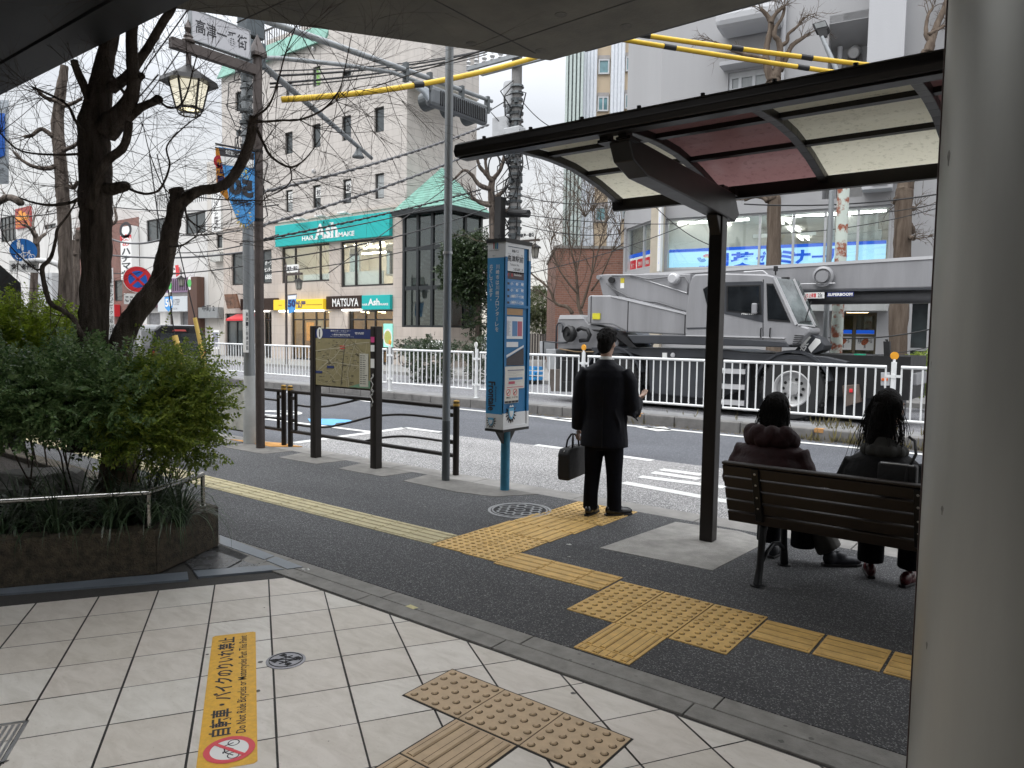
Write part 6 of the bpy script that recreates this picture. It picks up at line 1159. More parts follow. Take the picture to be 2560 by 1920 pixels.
for x,m_,lb in((-13.35,M_refl,'orange round reflector on the railing post right of the map board'),(-10.58,mat('reflector_white',(.6,.6,.58),.3,var=.05),'white round reflector on the railing post left of the bus stop'),(-7.76,M_refl,'orange round reflector on the railing post left of the standing man'),(-2.17,M_refl,'orange round reflector on the railing post near the seated people')):
 t=thing('post_reflector',lb,'reflector',(x,12.5,1.17),0,'reflectors on railing posts');mb=MB();mb.cyl((x,12.5,1.16),(x,12.5,1.22),.02,8);mb.build('stem',M_fence,t);mb=MB();mb.lathe([(.0,-.014),(.06,-.012),(.06,.012),(.0,.014)],(x,12.5,1.27),20,V((-.5,1,0))if x>-3 else V((0.3,1,0)));mb.build('disc',m_,t)

# ================================================================== MOBILE CRANE ON THE FAR ROAD
CY=14.7;CW=2.2;CZ=-.10
M_cr=mat('crane_grey',(.26,.26,.27),.42,.15,var=.16,scale=2.5,coat=.15,det=9,streak=True);M_crl=mat('crane_light',(.47,.47,.48),.4,.15,var=.06,scale=1.5,coat=.2);M_crd=mat('crane_dark',(.045,.048,.055),.45,.2,var=.15,scale=2);M_rub=mat('rubber',(.016,.016,.017),.75,var=.3,scale=20,bump=.3,bscale=60);M_blk2=mat('crane_black',(.012,.012,.013),.5,.2,var=.2)
t=thing('mobile_crane','grey mobile crane truck parked beyond the white railing with its boom lowered to the right','crane',(-6,CY+1.1,CZ))
def cp(n,x,y,dy=0.):return oY(q(n,x,y),CY+dy)
def flatp(mb,pts,dy0,dy1):
 P_=[oY(q(*p),CY+dy0)for p in pts];mb.prism(P_,(0,dy1-dy0,0));return mb
mb=MB();flatp(mb,[(7,845,1038),(7,850,830),(7,868,816),(7,1020,816),(7,1175,852),(7,1640,966),(7,1640,1132),(7,1165,1108),(7,1045,1048)],0,.62);mb.build('counterweight_housing',M_cr,t,bevel=.03)
mb=MB()
for a,b in(((7,1172,855),(7,1165,1106)),((7,880,822),(7,875,1034)),((7,1622,968),(7,1616,1128))):p,r__=cp(*a),cp(*b);mb.beam(p-YA*.004,r__-YA*.004,.014,.012,YA)
mb.build('panel_seam',M_blk2,t);mb=MB();flatp(mb,[(7,1030,818),(7,1640,962),(7,1640,972),(7,1030,828)],-.02,.02);mb.build('edge_trim',M_crl,t)
mb=MB();p=cp(7,922,982);mb.box2((p.x-.10,CY-.03,p.z-.07),(p.x+.10,CY-.002,p.z+.07));mb.build('side_reflector',mat('reflector_yellow',(.55,.50,.03),.3,var=.1),t)
# boom, three plates deep, behind the housing
dB=.75
mb=MB();flatp(mb,[(7,930,655),(7,1000,650),(7,1660,645),(7,1660,960),(7,1180,850),(7,968,818)],dB,dB+.75);mb.build('boom_foot',M_cr,t,bevel=.02)
bt=[oY(q(7,1300,646),CY+dB+.1),oY(q(8,1600,540),CY+dB+.1)];bb_=[oY(q(8,300,785),CY+dB+.1),oY(q(8,1600,772),CY+dB+.1)]
br0,br1=bt[0],V((bt[1].x+3.2,bt[1].y,bt[1].z+.14));zb0_,zb1_=bb_[0].z,bb_[1].z
mb=MB();mb.prism([V((br0.x,CY+dB+.1,bt[0].z)),V((br1.x,CY+dB+.1,br1.z)),V((br1.x,CY+dB+.1,zb1_)),V((bb_[0].x-1.2,CY+dB+.1,zb0_-.02)),V((br0.x,CY+dB+.1,zb0_+.12))],(0,.6,0));mb.build('boom',M_cr,t,bevel=.06)
mb=MB();mb.prism([V((br0.x,CY+dB+.08,bt[0].z+.01)),V((br1.x,CY+dB+.08,br1.z+.01)),V((br1.x,CY+dB+.08,br1.z-.05)),V((br0.x,CY+dB+.08,bt[0].z-.05))],(0,.64,0));mb.build('boom_top_flange',M_crl,t)
l0,l1=oY(q(8,395,828),CY+dB+.1),oY(q(8,1600,818),CY+dB+.1);mb=MB();mb.cyl(l0+V((-1.2,.3,0)),l1+V((2.5,.3,.02)),.15,24);mb.build('luffing_cylinder',mat('crane_cylinder',(.13,.13,.135),.4,.4,var=.1),t,smooth=True,auto=.8)
mb=MB();mb.box2((l0.x-1,CY+dB+.08,zb0_-.03),(l1.x+3,CY+dB+.72,zb0_+.01));mb.build('boom_underside',M_crd,t)
def sheave(n,x,y,r_,m,dy=dB+.02,name='sheave',hub=True):
 c=oY(q(n,x,y),CY+dy);mb=MB();mb.lathe([(0,0),(r_*.45,0),(r_*.5,.03),(r_*.55,.10),(r_*.9,.10),(r_,.08),(r_,0.14),(0,.14)],c,28,V((0,-1,0)));return mb.build(name,m,t,smooth=True,auto=.5)
mb=MB();c=oY(q(8,622,668),CY+dB);mb.lathe([(.205,0),(.205,.10),(.16,.12),(.15,.08),(.12,.08),(.115,.16),(.0,.16)],c+YA*.1,32,V((0,-1,0)));mb.build('sheave',M_cr,t,smooth=True,auto=.5);mb=MB();c=oY(q(7,1530,685),CY+dB-.1);mb.lathe([(.125,0),(.125,.15),(.09,.19),(.0,.19)],c+YA*.1,24,V((0,-1,0)));mb.build('hose_drum',M_crl,t,smooth=True,auto=.5)
sheave(7,957,676,.055,M_cr);sheave(7,1058,698,.075,M_blk2)
mb=MB()
for pts in(((7,1010,690),(7,1060,770),(7,1170,830),(7,1290,862),(7,1400,872),(7,1540,915),(7,1625,945)),((7,1000,720),(7,1050,770),(7,1095,825)),((7,1040,662),(7,1200,660),(7,1330,690),(7,1490,672),(7,1620,672),(7,1645,720),(7,1640,810))):mb.tube([oY(q(*p),CY+dB-.05)for p in pts],.016,8)
mb.build('hydraulic_hose',mat('hose_grey',(.12,.12,.125),.45,.1,var=.1),t,smooth=True)
mb=MB();mb.tube([oY(q(7,1180,655),CY+dB-.02),oY(q(7,1640,800),CY+dB-.02)],.012,6);mb.tube([oY(q(8,365,730),CY+dB),oY(q(8,720,720),CY+dB)],.012,6);mb.tube([oY(q(8,0,632),CY+.4),oY(q(8,150,622),CY+.4),oY(q(8,185,650),CY+.4)],.014,6);mb.build('guide_rod',M_crl,t)
mb=MB();lx0,lx1=oY(q(8,467,815),CY+dB).x,oY(q(8,628,815),CY+dB).x;zc3=oY(q(8,548,816),CY+dB).z;mb.box2((lx0,CY+dB+.05,zc3-.06),(lx1,CY+dB+.09,zc3+.06));o_=mb.build('load_plate',M_white,t);mb=MB();mb.text('つり上荷重',((lx0*.62+lx1*.38)-.03,CY+dB+.047,zc3),XA,ZA,(lx1-lx0)*.62,.085,.025);mb.build('red_lettering',M_red,o_);mb=MB();mb.text('25t',(lx0*.12+lx1*.88-.03,CY+dB+.047,zc3),XA,ZA,(lx1-lx0)*.22,.085,.02);mb.build('lettering',M_black,o_)
lx0,lx1=oY(q(8,650,810),CY+dB).x,oY(q(8,860,808),CY+dB).x;zc3=oY(q(8,755,808),CY+dB).z;mb=MB();mb.box2((lx0,CY+dB+.05,zc3-.045),(lx1,CY+dB+.09,zc3+.045));o_=mb.build('name_plate',MATS['letter_navy'],t);mb=MB();mb.text('SUPERBOOM',((lx0+lx1)/2,CY+dB+.047,zc3),XA,ZA,(lx1-lx0)*.93,.06,.04);mb.build('lettering',M_white,o_)
mb=MB();p=oY(q(7,1124,720),CY+dB-.01);mb.box2((p.x-.05,CY+dB-.012,p.z-.12),(p.x+.05,CY+dB-.003,p.z+.0));mb.cur=1;mb.box2((p.x-.05,CY+dB-.012,p.z+.003),(p.x+.05,CY+dB-.003,p.z+.12));mb.build('warning_label',[M_white,mat('label_yellow',(.6,.5,.04),.5,var=.1)],t)
# cab
cab=[(7,1622,1132),(7,1625,960),(7,1655,730),(7,1672,670),(7,1700,650),(7,1900,640),(8,180,650),(8,236,664),(8,410,1045),(8,515,1072),(8,520,1108),(8,470,1150),(8,420,1206),(8,310,1215),(8,100,1216)]
hwn=[(7,1955,745),(8,125,738),(8,135,965),(7,1955,940)];hfr=[(8,182,730),(8,232,732),(8,362,1022),(8,190,1008)];hsm=[(7,1765,768),(7,1800,748),(7,1820,748),(7,1820,915),(7,1800,910)]
mb=MB();flatp(mb,cab,-.12,.66);cb=mb.build('cab',M_cr,t,bevel=.03)
M_cabg=mat('cab_glass',(.012,.014,.016),.06,var=.4,scale=3,spec=.8)
def cwin(name,pts,fr=.035):
 c=sum((oY(q(*p),CY-.12)for p in pts),V((0,0,0)))/len(pts);P_=[oY(q(*p),CY-.12)for p in pts];mb=MB();mb.prism([c+(p-c)*1.06-YA*.016 for p in P_],(0,.02,0));f=mb.build(name,M_blk2,t,bevel=.004);mb=MB();mb.prism([c+(p-c)*.95-YA*.022 for p in P_],(0,.004,0));mb.build('pane',M_cabg,f)
cwin('door_window',hwn);cwin('quarter_window',hfr);cwin('rear_window',hsm)
mb=MB();P_=[oY(q(*p),CY-.125)for p in((8,262,690),(8,340,690),(8,505,1050),(8,415,1040))];P2=[P_[0]+V((.0,0,0)),P_[1]+V((0,.6,0)),P_[2]+V((0,.6,0)),P_[3]]
wa,wb_=cp(8,245,680,-.12),cp(8,415,1048,-.12);e1x,e2x=cp(8,340,690,-.12).x-wa.x,cp(8,508,1052,-.12).x-wb_.x
mb=MB();mb.add([wa+V((.02,0,0)),wb_+V((.02,0,0)),wb_+V((e2x,.42,-.02)),wa+V((e1x,.42,-.01)),wb_+V((e2x,.78,-.02)),wa+V((e1x,.78,-.01)),wa+V((-.3,.78,0)),wb_+V((-.3,.78,-.05)),wa+V((-.3,.02,0)),wb_+V((-.3,.02,-.05))],[(0,1,2,3),(3,2,4,5),(5,4,7,6),(0,3,5,6,8)]);mb.build('windscreen',mat('windscreen_glass',(.10,.115,.115),.08,var=.7,scale=2.5,spec=.8),t)
mb=MB();mb.beam(wa,wb_,.05,.05);mb.beam(wa+V((e1x,.42,0)),wb_+V((e2x,.42,0)),.04,.04);mb.beam(wb_+V((.05,-.02,0)),wb_+V((e2x,.40,-.02)),.05,.03);mb.build('windscreen_frame',M_crl,t);mb=MB();mb.beam(wb_+V((.12,.12,.06)),wb_+V((.2,.2,.45))*1.0,.015,.015);mb.beam(wb_+V((.05,.05,.05)),wb_+V((e2x*.8,.35,.07)),.02,.02);mb.build('wiper',M_blk2,t)
mb=MB();flatp(mb,[(7,1925,725),(7,1940,712),(8,140,705),(8,155,720),(8,150,1030),(7,2100,1000),(7,1925,960)],-.131,-.10);mb.build('dark_band',M_crd,t);mb=MB();flatp(mb,[(7,1625,1072),(7,1800,1068),(7,1800,1080),(7,1640,1084)],-.127,-.1);mb.build('dark_band',M_crd,t)
mb=MB();flatp(mb,[(7,1160,1128),(7,1622,1132),(8,100,1165),(8,330,1180),(8,360,1228),(7,2212,1222),(7,1210,1195)],-.14,.7);mb.build('lower_skirt',M_crd,t,bevel=.02);mb=MB();flatp(mb,[(7,1625,1128),(7,2212,1142),(8,320,1150),(8,320,1160),(7,2212,1152),(7,1625,1138)],-.15,-.1);mb.build('light_strip',M_crl,t)
mb=MB()
for x in(132,205):a_=cp(8,x,1100,-.17);mb.tube([a_+ZA*.06+YA*.03,a_+ZA*.05,a_-ZA*.1,a_-ZA*.12+YA*.03],.014,6)
mb.build('grab_handle',M_blk2,t);a_=cp(8,158,870,-.12);mb=MB();flatp(mb,[(8,150,690),(8,156,690),(8,152,1210),(8,146,1210)],-.124,-.11);mb.build('door_seam',M_blk2,t)
p=cp(8,85,915,-.2);mb=MB();mb.box2((p.x-.05,p.y-.06,p.z-.12),(p.x+.05,p.y+.02,p.z+.09));mb.build('wing_mirror',M_cr,t,bevel=.02);mb=MB();mb.text('PREMIUM',cp(8,35,960,-.135),XA,ZA,.28,.045,.02);mb.build('badge',M_white,t)
p=cp(8,250,625,.2);mb=MB();mb.tube([p-ZA*.08,p+ZA*.02],.015,6);mb.box((p.x,p.y,p.z+.05),(.07,.06,.10));mb.box((p.x+.2,p.y,p.z-.15),(.14,.08,.04));mb.build('work_lamp',M_blk2,t)
# carrier
mb=MB();flatp(mb,[(7,610,1240),(7,612,1010),(7,635,972),(7,800,970),(7,860,1040),(7,1040,1085),(7,1100,1190),(7,1080,1240)],.1,1.9);mb.build('engine_cover',M_cr,t,bevel=.03);mb=MB();flatp(mb,[(7,632,972),(7,800,970),(7,820,1004),(7,620,1004)],.08,1.92);mb.build('cover_top',M_crl,t)
zt_,zk=cp(7,1500,1252).z,.55;x0c,x1c=cp(7,640,1300).x,cp(8,1150,1400).x
mb=MB();mb.box2((x0c,CY+.22,.42),(x1c+.3,CY+CW-.2,zt_));mb.build('chassis',M_blk2,t)
mb=MB();flatp(mb,[(7,880,1225),(7,1900,1245),(8,0,1270),(8,520,1290),(8,640,1300),(8,820,1340),(8,800,1375),(8,700,1375),(8,640,1355),(8,130,1350),(7,1900,1312),(7,1320,1310),(7,1200,1275),(7,880,1275)],.02,CW);mb.build('deck',M_crd,t,bevel=.015)
mb=MB();flatp(mb,[(7,1330,1300),(7,1820,1320),(8,0,1330),(8,10,1560),(7,1820,1640),(7,1340,1590)],.12,.6);mb.box2((x0c,CY+.5,CZ+.08),(x1c,CY+1.9,.5));mb.build('side_box',M_crd,t,bevel=.02);mb=MB();flatp(mb,[(7,1440,1270),(7,1476,1270),(7,1476,1308),(7,1440,1308)],.0,.03);mb.build('small_plates',M_white,t);p=cp(7,1525,1288,.0);mb=MB();mb.lathe([(.05,0),(.05,.02),(.0,.03)],p,16,V((0,-1,0)));mb.build('badge_disc',M_crl,t)
def wheel(xc,rear=False):
 R_=.635;c=V((xc,CY+.02,CZ+R_-.01));wl=MB();ax=V((0,-1,0))
 wl.lathe([(.30,-.38),(R_-.05,-.38),(R_-.01,-.34),(R_,-.28),(R_,-.10),(R_-.01,-.05),(R_-.05,-.0),(.45,.012),(.34,-.005),(.33,-.03)],c,48,ax,caps=False);w_=wl.build('wheel',M_rub,t,smooth=True,auto=.6)
 mb=MB()
 for k in range(40):a=2*PI*k/40;d_=V((math.cos(a),0,math.sin(a)));mb.obox(c+d_*R_+YA*.19,d_.cross(YA)*.022,YA*.15,d_*.016)
 mb.build('tread',M_rub,w_);mb=MB();mb.lathe([(.345,-.02),(.36,.005),(.34,.012),(.305,-.02),(.29,-.09),(.235,-.11),(.13,-.10),(.125,-.05),(.11,-.03),(.0,-.03)],c,40,ax,caps=False);mb.build('rim',mat('rim_steel',(.42,.42,.42),.4,.5,var=.12,scale=8),w_,smooth=True,auto=.5)
 mb=MB()
 for k in range(10):a=2*PI*k/10;mb.lathe([(.032,-.094),(.030,-.092),(0,-.092)],c+V((math.cos(a)*.19,0,math.sin(a)*.19)),10,ax);
 mb.build('hand_hole',M_blk2,w_);mb=MB()
 for k in range(10):a=2*PI*(k+.5)/10;mb.lathe([(.014,-.03),(.012,.0),(0,.0)],c+V((math.cos(a)*.115,0,math.sin(a)*.115))+YA*.03,6,ax)
 mb.build('nut',M_crl,w_)
 fx=MB();n_=12
 for k in range(n_):
  a0,a1=.25+(PI-.5)*k/n_,.25+(PI-.5)*(k+1)/n_;Rm=R_+.07;f=lambda a:V((xc+math.cos(a)*Rm,CY-.02,CZ+R_+math.sin(a)*Rm));fx.prism([f(a0),f(a1),f(a1)*1.0+V((math.cos(a1)*.05,0,math.sin(a1)*.05)),f(a0)+V((math.cos(a0)*.05,0,math.sin(a0)*.05))],(0,.5,0))
 fx.build('mudguard',M_crd,t)
wheel(oY(q('d',878,265),CY).x);wheel(oY((1530,985),CY).x)
# ladder beside the front wheel
mb=MB();la,lb2=cp('d',290,70).x,cp('d',525,70).x
for yy in(88,210,335):z_=cp('d',420,yy).z;mb.box2((la,CY-.08,z_-.05),(lb2,CY+.16,z_+.045))
mb.build('step',M_crl,t);mb=MB();
for x in(la-.05,lb2+.0):mb.box2((x,CY-.05,.02),(x+.05,CY+.12,cp('d',420,40).z))
mb.build('step_frame',M_crd,t)
# rear outrigger, winch and hose reel
c=cp(7,712,1120,-.1);mb=MB();mb.lathe([(.0,-.1),(.14,-.1),(.19,-.04),(.20,.05),(.16,.10),(.15,.07),(.05,.07),(.05,.12),(.0,.12)],c,28,V((-.35,-1,0)));mb.build('hose_reel',M_blk2,t,smooth=True,auto=.5)
mb=MB();P_=[cp(7,x,y,-.05)for x,y in((770,1090),(800,1075),(850,1090),(868,1130),(850,1170),(790,1175))];mb.tube(P_,.05,10);mb.build('coiled_hose',M_blk2,t,smooth=True)
mb=MB();flatp(mb,[(7,880,1085),(7,1000,1090),(7,1090,1110),(7,1170,1160),(7,1235,1225),(7,1180,1225),(7,1120,1180),(7,1040,1120),(7,900,1100)],-.1,.7);mb.build('rear_mudguard',M_blk2,t)
mb=MB();flatp(mb,[(7,520,1240),(7,600,1240),(7,600,1400),(7,530,1400)],.3,.9);flatp(mb,[(7,470,1180),(7,505,1180),(7,505,1280),(7,470,1280)],.3,.8);mb.build('tool_box',mat('toolbox_grey',(.36,.37,.38),.5,var=.12),t,bevel=.01)
mb=MB();flatp(mb,[(7,535,1400),(7,640,1400),(7,650,1575),(7,560,1575)],.2,.6);mb.cur=1;flatp(mb,[(7,640,1330),(7,740,1330),(7,735,1500),(7,650,1500)],.15,.5);flatp(mb,[(7,630,1500),(7,740,1500),(7,740,1578),(7,620,1578)],.05,.6);mb.build('outrigger',[mat('outrigger_brown',(.09,.075,.065),.6,var=.3),M_blk2],t,bevel=.01)
mb=MB()
for pts in(((7,600,1240),(7,605,1060),(7,620,1035),(7,645,1035),(7,655,1060),(7,650,1110)),((7,500,1400),(7,500,1180),(7,620,1190),(7,690,1190))):mb.tube([cp(n,x,y,.05)for n,x,y in pts],.022,8)
mb.build('hand_rail',M_crd,t,smooth=True)
mb=MB();
for dy in(0,):P_=[cp(7,630,1240),cp(7,760,1262),cp(7,900,1262)];mb.tube(P_,.018,6)
mb.build('winch_chain',mat('chain_rust',(.20,.14,.08),.6,.4,var=.3),t)
# front end: hook block with hazard stripes, beacon, mirrors, lamps
mb=MB();flatp(mb,[(8,400,1250),(8,520,1120),(8,590,1150),(8,640,1210),(8,625,1250),(8,530,1285)],.2,.75);hb_=mb.build('hook_block',M_crd,t,bevel=.015);mb=MB();flatp(mb,[(8,505,1230),(8,565,1155),(8,600,1165),(8,605,1190),(8,530,1270)],.18,.2-.003);flatp(mb,[(8,440,1220),(8,510,1140),(8,530,1145),(8,450,1240)],.18,.2-.003);mb.build('hazard_stripe',M_white,hb_);mb=MB();mb.text('25t',oY(q(8,475,1225),CY+.17),V((.5,0,1)),V((-1,0,.5)),.2,.09,.03);mb.build('lettering',M_white,hb_)
mb=MB()
for k in range(6):y=1130+k*16;flatp(mb,[(8,400-k*4,y),(8,472-k*5,y+4),(8,470-k*5,y+10),(8,398-k*4,y+6)],-.13,-.115)
mb.build('vent_slats',M_blk2,t)
p=cp(8,915,1300,.5);mb=MB();mb.cyl(p-ZA*.32,p+ZA*.06,.105,20);bc=mb.build('canister',M_crd,t);mb=MB();mb.cyl(p-ZA*.06,p+ZA*.055,.107,20);mb.build('green_band',mat('band_green',(.02,.34,.19),.4,var=.05),bc)
mb=MB();P_=[cp(8,x,y,.3)for x,y in((965,1360),(990,1310),(1040,1290),(1110,1320),(1140,1360))];mb.tube(P_,.02,8);P_=[cp(8,x,y,.3)for x,y in((1115,1170),(1130,1165),(1140,1300),(1140,1360))];mb.tube(P_,.018,8);flatp(mb,[(8,1100,1180),(8,1150,1180),(8,1155,1300),(8,1105,1300)],.25,.35);mb.build('front_mirror',M_blk2,t)
mb=MB();r_=random.Random(3)
for k in range(26):
 x,y=r_.uniform(770,1090),r_.uniform(1350,1640);a_=cp(8,x,y,.4+r_.random()*.6);mb.obox(a_,(r_.uniform(.03,.14),0,0),(0,.12,0),(0,0,r_.uniform(.015,.06)))
for k in range(10):x=r_.uniform(760,1080);mb.tube([cp(8,x+r_.uniform(-60,60),1350+i*70,.35)for i in range(5)],.012,5)
mb.build('front_fittings',M_blk2,t);mb=MB();flatp(mb,[(8,775,1530),(8,900,1520),(8,920,1660),(8,790,1700)],.1,.35);mb.cur=1;flatp(mb,[(8,830,1555),(8,858,1555),(8,858,1585),(8,830,1585)],.08,.1);mb.build('hydraulic_tank',[mat('tank_brown',(.10,.075,.06),.6,var=.2),M_red],t,bevel=.012)
mb=MB();flatp(mb,[(8,1080,1425),(8,1150,1425),(8,1150,1530),(8,1080,1530)],.2,.7);mb.cur=1;flatp(mb,[(8,1085,1470),(8,1135,1470),(8,1135,1492),(8,1085,1492)],.18,.2-.002);mb.build('headlight',[MATS['toolbox_grey'],mat('lamp_amber',(.6,.12,.02),.3,var=.1)],t,bevel=.006);mb=MB();flatp(mb,[(8,1150,1430),(8,1370,1430),(8,1370,1530),(8,1150,1530)],.5,1.6);mb.build('bumper',M_cr,t,bevel=.02)

# ================================================================== BLACK VAN
M_car=mat('car_black',(.008,.0085,.01),.12,.3,var=.1,scale=2,coat=1.);M_cg=mat('car_glass',(.022,.026,.028),.05,var=.5,scale=2,spec=.9)
t=thing('van','black boxy van seen from behind beside the railing, partly hidden by the shrubs','van',(-16.6,9.2,RZ));vx=-20.2;vy0,vy1=10.0,11.66;vz=RZ
def yz(pts):return[V((vx,y,vz+z))for y,z in pts]
prof=[(vy0,.35),(vy0,1.15),(vy0+.12,1.62),(vy0+.26,1.74),(vy1-.26,1.74),(vy1-.12,1.62),(vy1,1.15),(vy1,.35)]
mb=MB();mb.prism(yz(prof),(-3.9,0,0));mb.build('body',M_car,t,bevel=.07);mb=MB();mb.prism(yz([(vy0+.22,.98),(vy0+.27,1.50),(vy1-.27,1.50),(vy1-.22,.98)]),(.012,0,0));mb.build('rear_window',M_cg,t,bevel=.01)
mb=MB();mb.prism(yz([(vy0+.62,1.56),(vy0+.66,1.61),(vy0+.98,1.61),(vy0+1.02,1.56)]),(.03,0,0));mb.build('brake_lamp',mat('lamp_pinkred',(.45,.08,.07),.3,var=.1),t);mb=MB();mb.box2((vx-.02,vy0+.3,vz+.80),(vx+.035,vy1-.3,vz+.86));mb.build('tailgate_trim',mat('chrome',(.5,.5,.5),.15,1.,var=.05),t)
for y in(vy0+.05,vy1-.17):mb=MB();mb.box2((vx-.02,y,vz+.62),(vx+.02,y+.12,vz+1.0));mb.build('tail_lamp',mat('lamp_darkred',(.22,.01,.01),.2,var=.1),t,bevel=.01)
for x0,x1 in((-.35,-1.35),(-1.42,-2.5),(-2.56,-3.4)):
 mb=MB();mb.add([(vx+x0,vy0-.004,vz+1.13),(vx+x1,vy0-.004,vz+1.13),(vx+x1,vy0+.115,vz+1.57),(vx+x0-.04,vy0+.115,vz+1.57)],[(0,1,2,3)]);mb.build('side_window',M_cg,t)
mb=MB();mb.box2((vx-.05,vy0+.1,vz+.3),(vx+.07,vy1-.1,vz+.58));mb.build('bumper',M_car,t,bevel=.04);mb=MB();mb.box2((vx+.01,vy0+.60,vz+.66),(vx+.03,vy0+.98,vz+.80));mb.build('number_plate',M_white,t)
for x in(-.75,-3.1):
 for y in(vy0+.1,vy1-.1):mb=MB();mb.lathe([(.30,-.09),(.31,-.07),(.31,.07),(.30,.09),(.18,.09),(.17,.06),(0,.06)],(vx+x,y,vz+.31),24,V((0,-1 if y<10.8 else 1,0)));mb.build('wheel',M_rub,t)

# ================================================================== ROAD SIGNS ON THE LEFT
M_pw=mat('pole_white',(.62,.62,.62),.45,var=.06);t=thing('road_sign','blue round pedestrians and bicycles sign on a white curved pole','road sign',(-12.5,6.0,0));dS=9.6
c=W(q(5,185,462),dS);rr=abs((W(q(5,277,462),dS)-c).length);fw=(CAMP-c);fw.z=0;fw.normalize();rt_=ZA.cross(fw)
mb=MB();mb.lathe([(0,-.006),(rr,-.006),(rr,.006),(0,.006)],c,40,fw);sd=mb.build('disc',mat('sign_cyan_blue',(.01,.13,.42),.4,var=.05),t);mb=MB();f2_=c+fw*.009;K=lambda a,b:f2_+rt_*a*rr+ZA*b*rr
def blob(mb,a,b,r):disc(mb,K(a,b),0,r*rr,rt_,ZA,14)
blob(mb,-.32,.78,.10);blob(mb,-.06,.42,.07);mb.quad(K(-.46,.66),K(-.2,.66),K(-.2,.34),K(-.26,.1),K(-.3,.1),K(-.33,.3),K(-.38,.1),K(-.44,.1));mb.quad(K(-.14,.33),K(.02,.33),K(.03,.12),K(-.02,-.02),K(-.13,-.02));bicycle_icon(mb,K(.12,-.36),rt_,ZA,rr*.95,fw*.0);mb.build('symbol',M_white,sd)
pc=W(q(5,188,590),dS);mb=MB();pw,ph=(W(q(5,282,590),dS)-pc).length,(W(q(5,188,548),dS)-pc).length;mb.obox(pc,rt_*pw,fw*.006,ZA*ph);o_=mb.build('plate',M_white,t);mb=MB();mb.text('歩行者優先',pc+fw*.009,rt_,ZA,pw*1.75,ph*1.1,.03);mb.build('lettering',M_black,o_)
mb=MB();pts=[W(q(5,*p),dS)for p in((185,548),(300,540),(400,548),(465,575),(500,630),(510,720))];g_=pts[-1];pts=[p-fw*.03 for p in pts]+[V((g_.x,g_.y,0))-fw*.03];mb.tube(pts,.036,12);mb.tube([c+ZA*rr-fw*.02,pc-ZA*ph-fw*.02],.02,8);mb.build('pole',M_pw,t,smooth=True)
t=thing('road_sign','red and blue no stopping sign with white plate between the tree trunks','road sign',(-13,7,0));dS=10.6;c=W(q(5,1088,690),dS);rr=(W(q(5,1190,690),dS)-c).length;fw=(CAMP-c);fw.z=0;fw.normalize();rt_=ZA.cross(fw);mb=MB();mb.lathe([(0,-.006),(rr*1.03,-.006),(rr*1.03,.004),(0,.004)],c,40,fw);mb.build('rim',M_white,t);mb=MB();disc(mb,c+fw*.006,rr*.66,rr*.98,rt_,ZA)
for s in(-1,1):a_,b_=c+(rt_*.5+ZA*.5*s)*rr+fw*.0075,c-(rt_*.5+ZA*.5*s)*rr+fw*.0075;n=(b_-a_).cross(fw).normalized()*rr*.09;mb.quad(a_+n,a_-n,b_-n,b_+n)
mb.build('red_ring',M_red,t);mb=MB();disc(mb,c+fw*.0055,0,rr*.68,rt_,ZA);mb.build('blue_field',M_blue,t)
pc=W(q(5,1040,845),dS+.0);pw,ph=(W(q(5,1125,845),dS)-W(q(5,1055,845),dS)).length,(W(q(5,1040,803),dS)-pc).length;pc=W(q(5,1058,845),dS);mb=MB();mb.obox(pc,rt_*pw,fw*.006,ZA*ph);o_=mb.build('plate',M_white,t);mb=MB();mb.text('ここから',pc+fw*.009,rt_,ZA,pw*1.7,ph*1.1,.03);mb.build('lettering',M_black,o_);b_=W(q(5,1108,1350),dS);mb=MB();mb.tube([c+ZA*rr-fw*.03,V((c.x,c.y,0))-fw*.03],.032,12);mb.build('pole',M_pw,t)
t=thing('clinic_banner','tall narrow white clinic banner sign with black characters beside the thick trunk','banner sign',W(q(5,880,1100),11.2));dS=11.2;a_,b_=W(q(5,850,600),dS),W(q(5,905,1120),dS);pc=(a_+b_)/2;fw=(CAMP-pc);fw.z=0;fw.normalize();rt_=ZA.cross(fw);pw,ph=abs((b_-a_).dot(rt_))/2,abs(b_.z-a_.z)/2;mb=MB();mb.obox(pc,rt_*pw,fw*.008,ZA*ph);mb.build('cloth',M_white,t);mb=MB();mb.vtext('高津内科クリニック',pc+fw*.011+ZA*ph*.18,rt_,ZA,pw*1.3,ph*1.2,.01);mb.text('この先',pc+fw*.011-ZA*ph*.52,rt_,ZA,pw*1.5,.07,.01);mb.text('40m',pc+fw*.011-ZA*ph*.62,rt_,ZA,pw*1.2,.06,.01);mb.text('9-307',pc+fw*.011-ZA*ph*.78,rt_,ZA,pw*1.6,.06,.01);mb.text('中島',pc+fw*.011-ZA*ph*.92,rt_,ZA,pw*1.5,.10,.02);mb.build('lettering',M_black,t);mb=MB();mb.cyl(V((pc.x,pc.y,0))-fw*.02,V((pc.x,pc.y,pc.z+ph))-fw*.02,.02,8);mb.build('pole',M_pw,t)
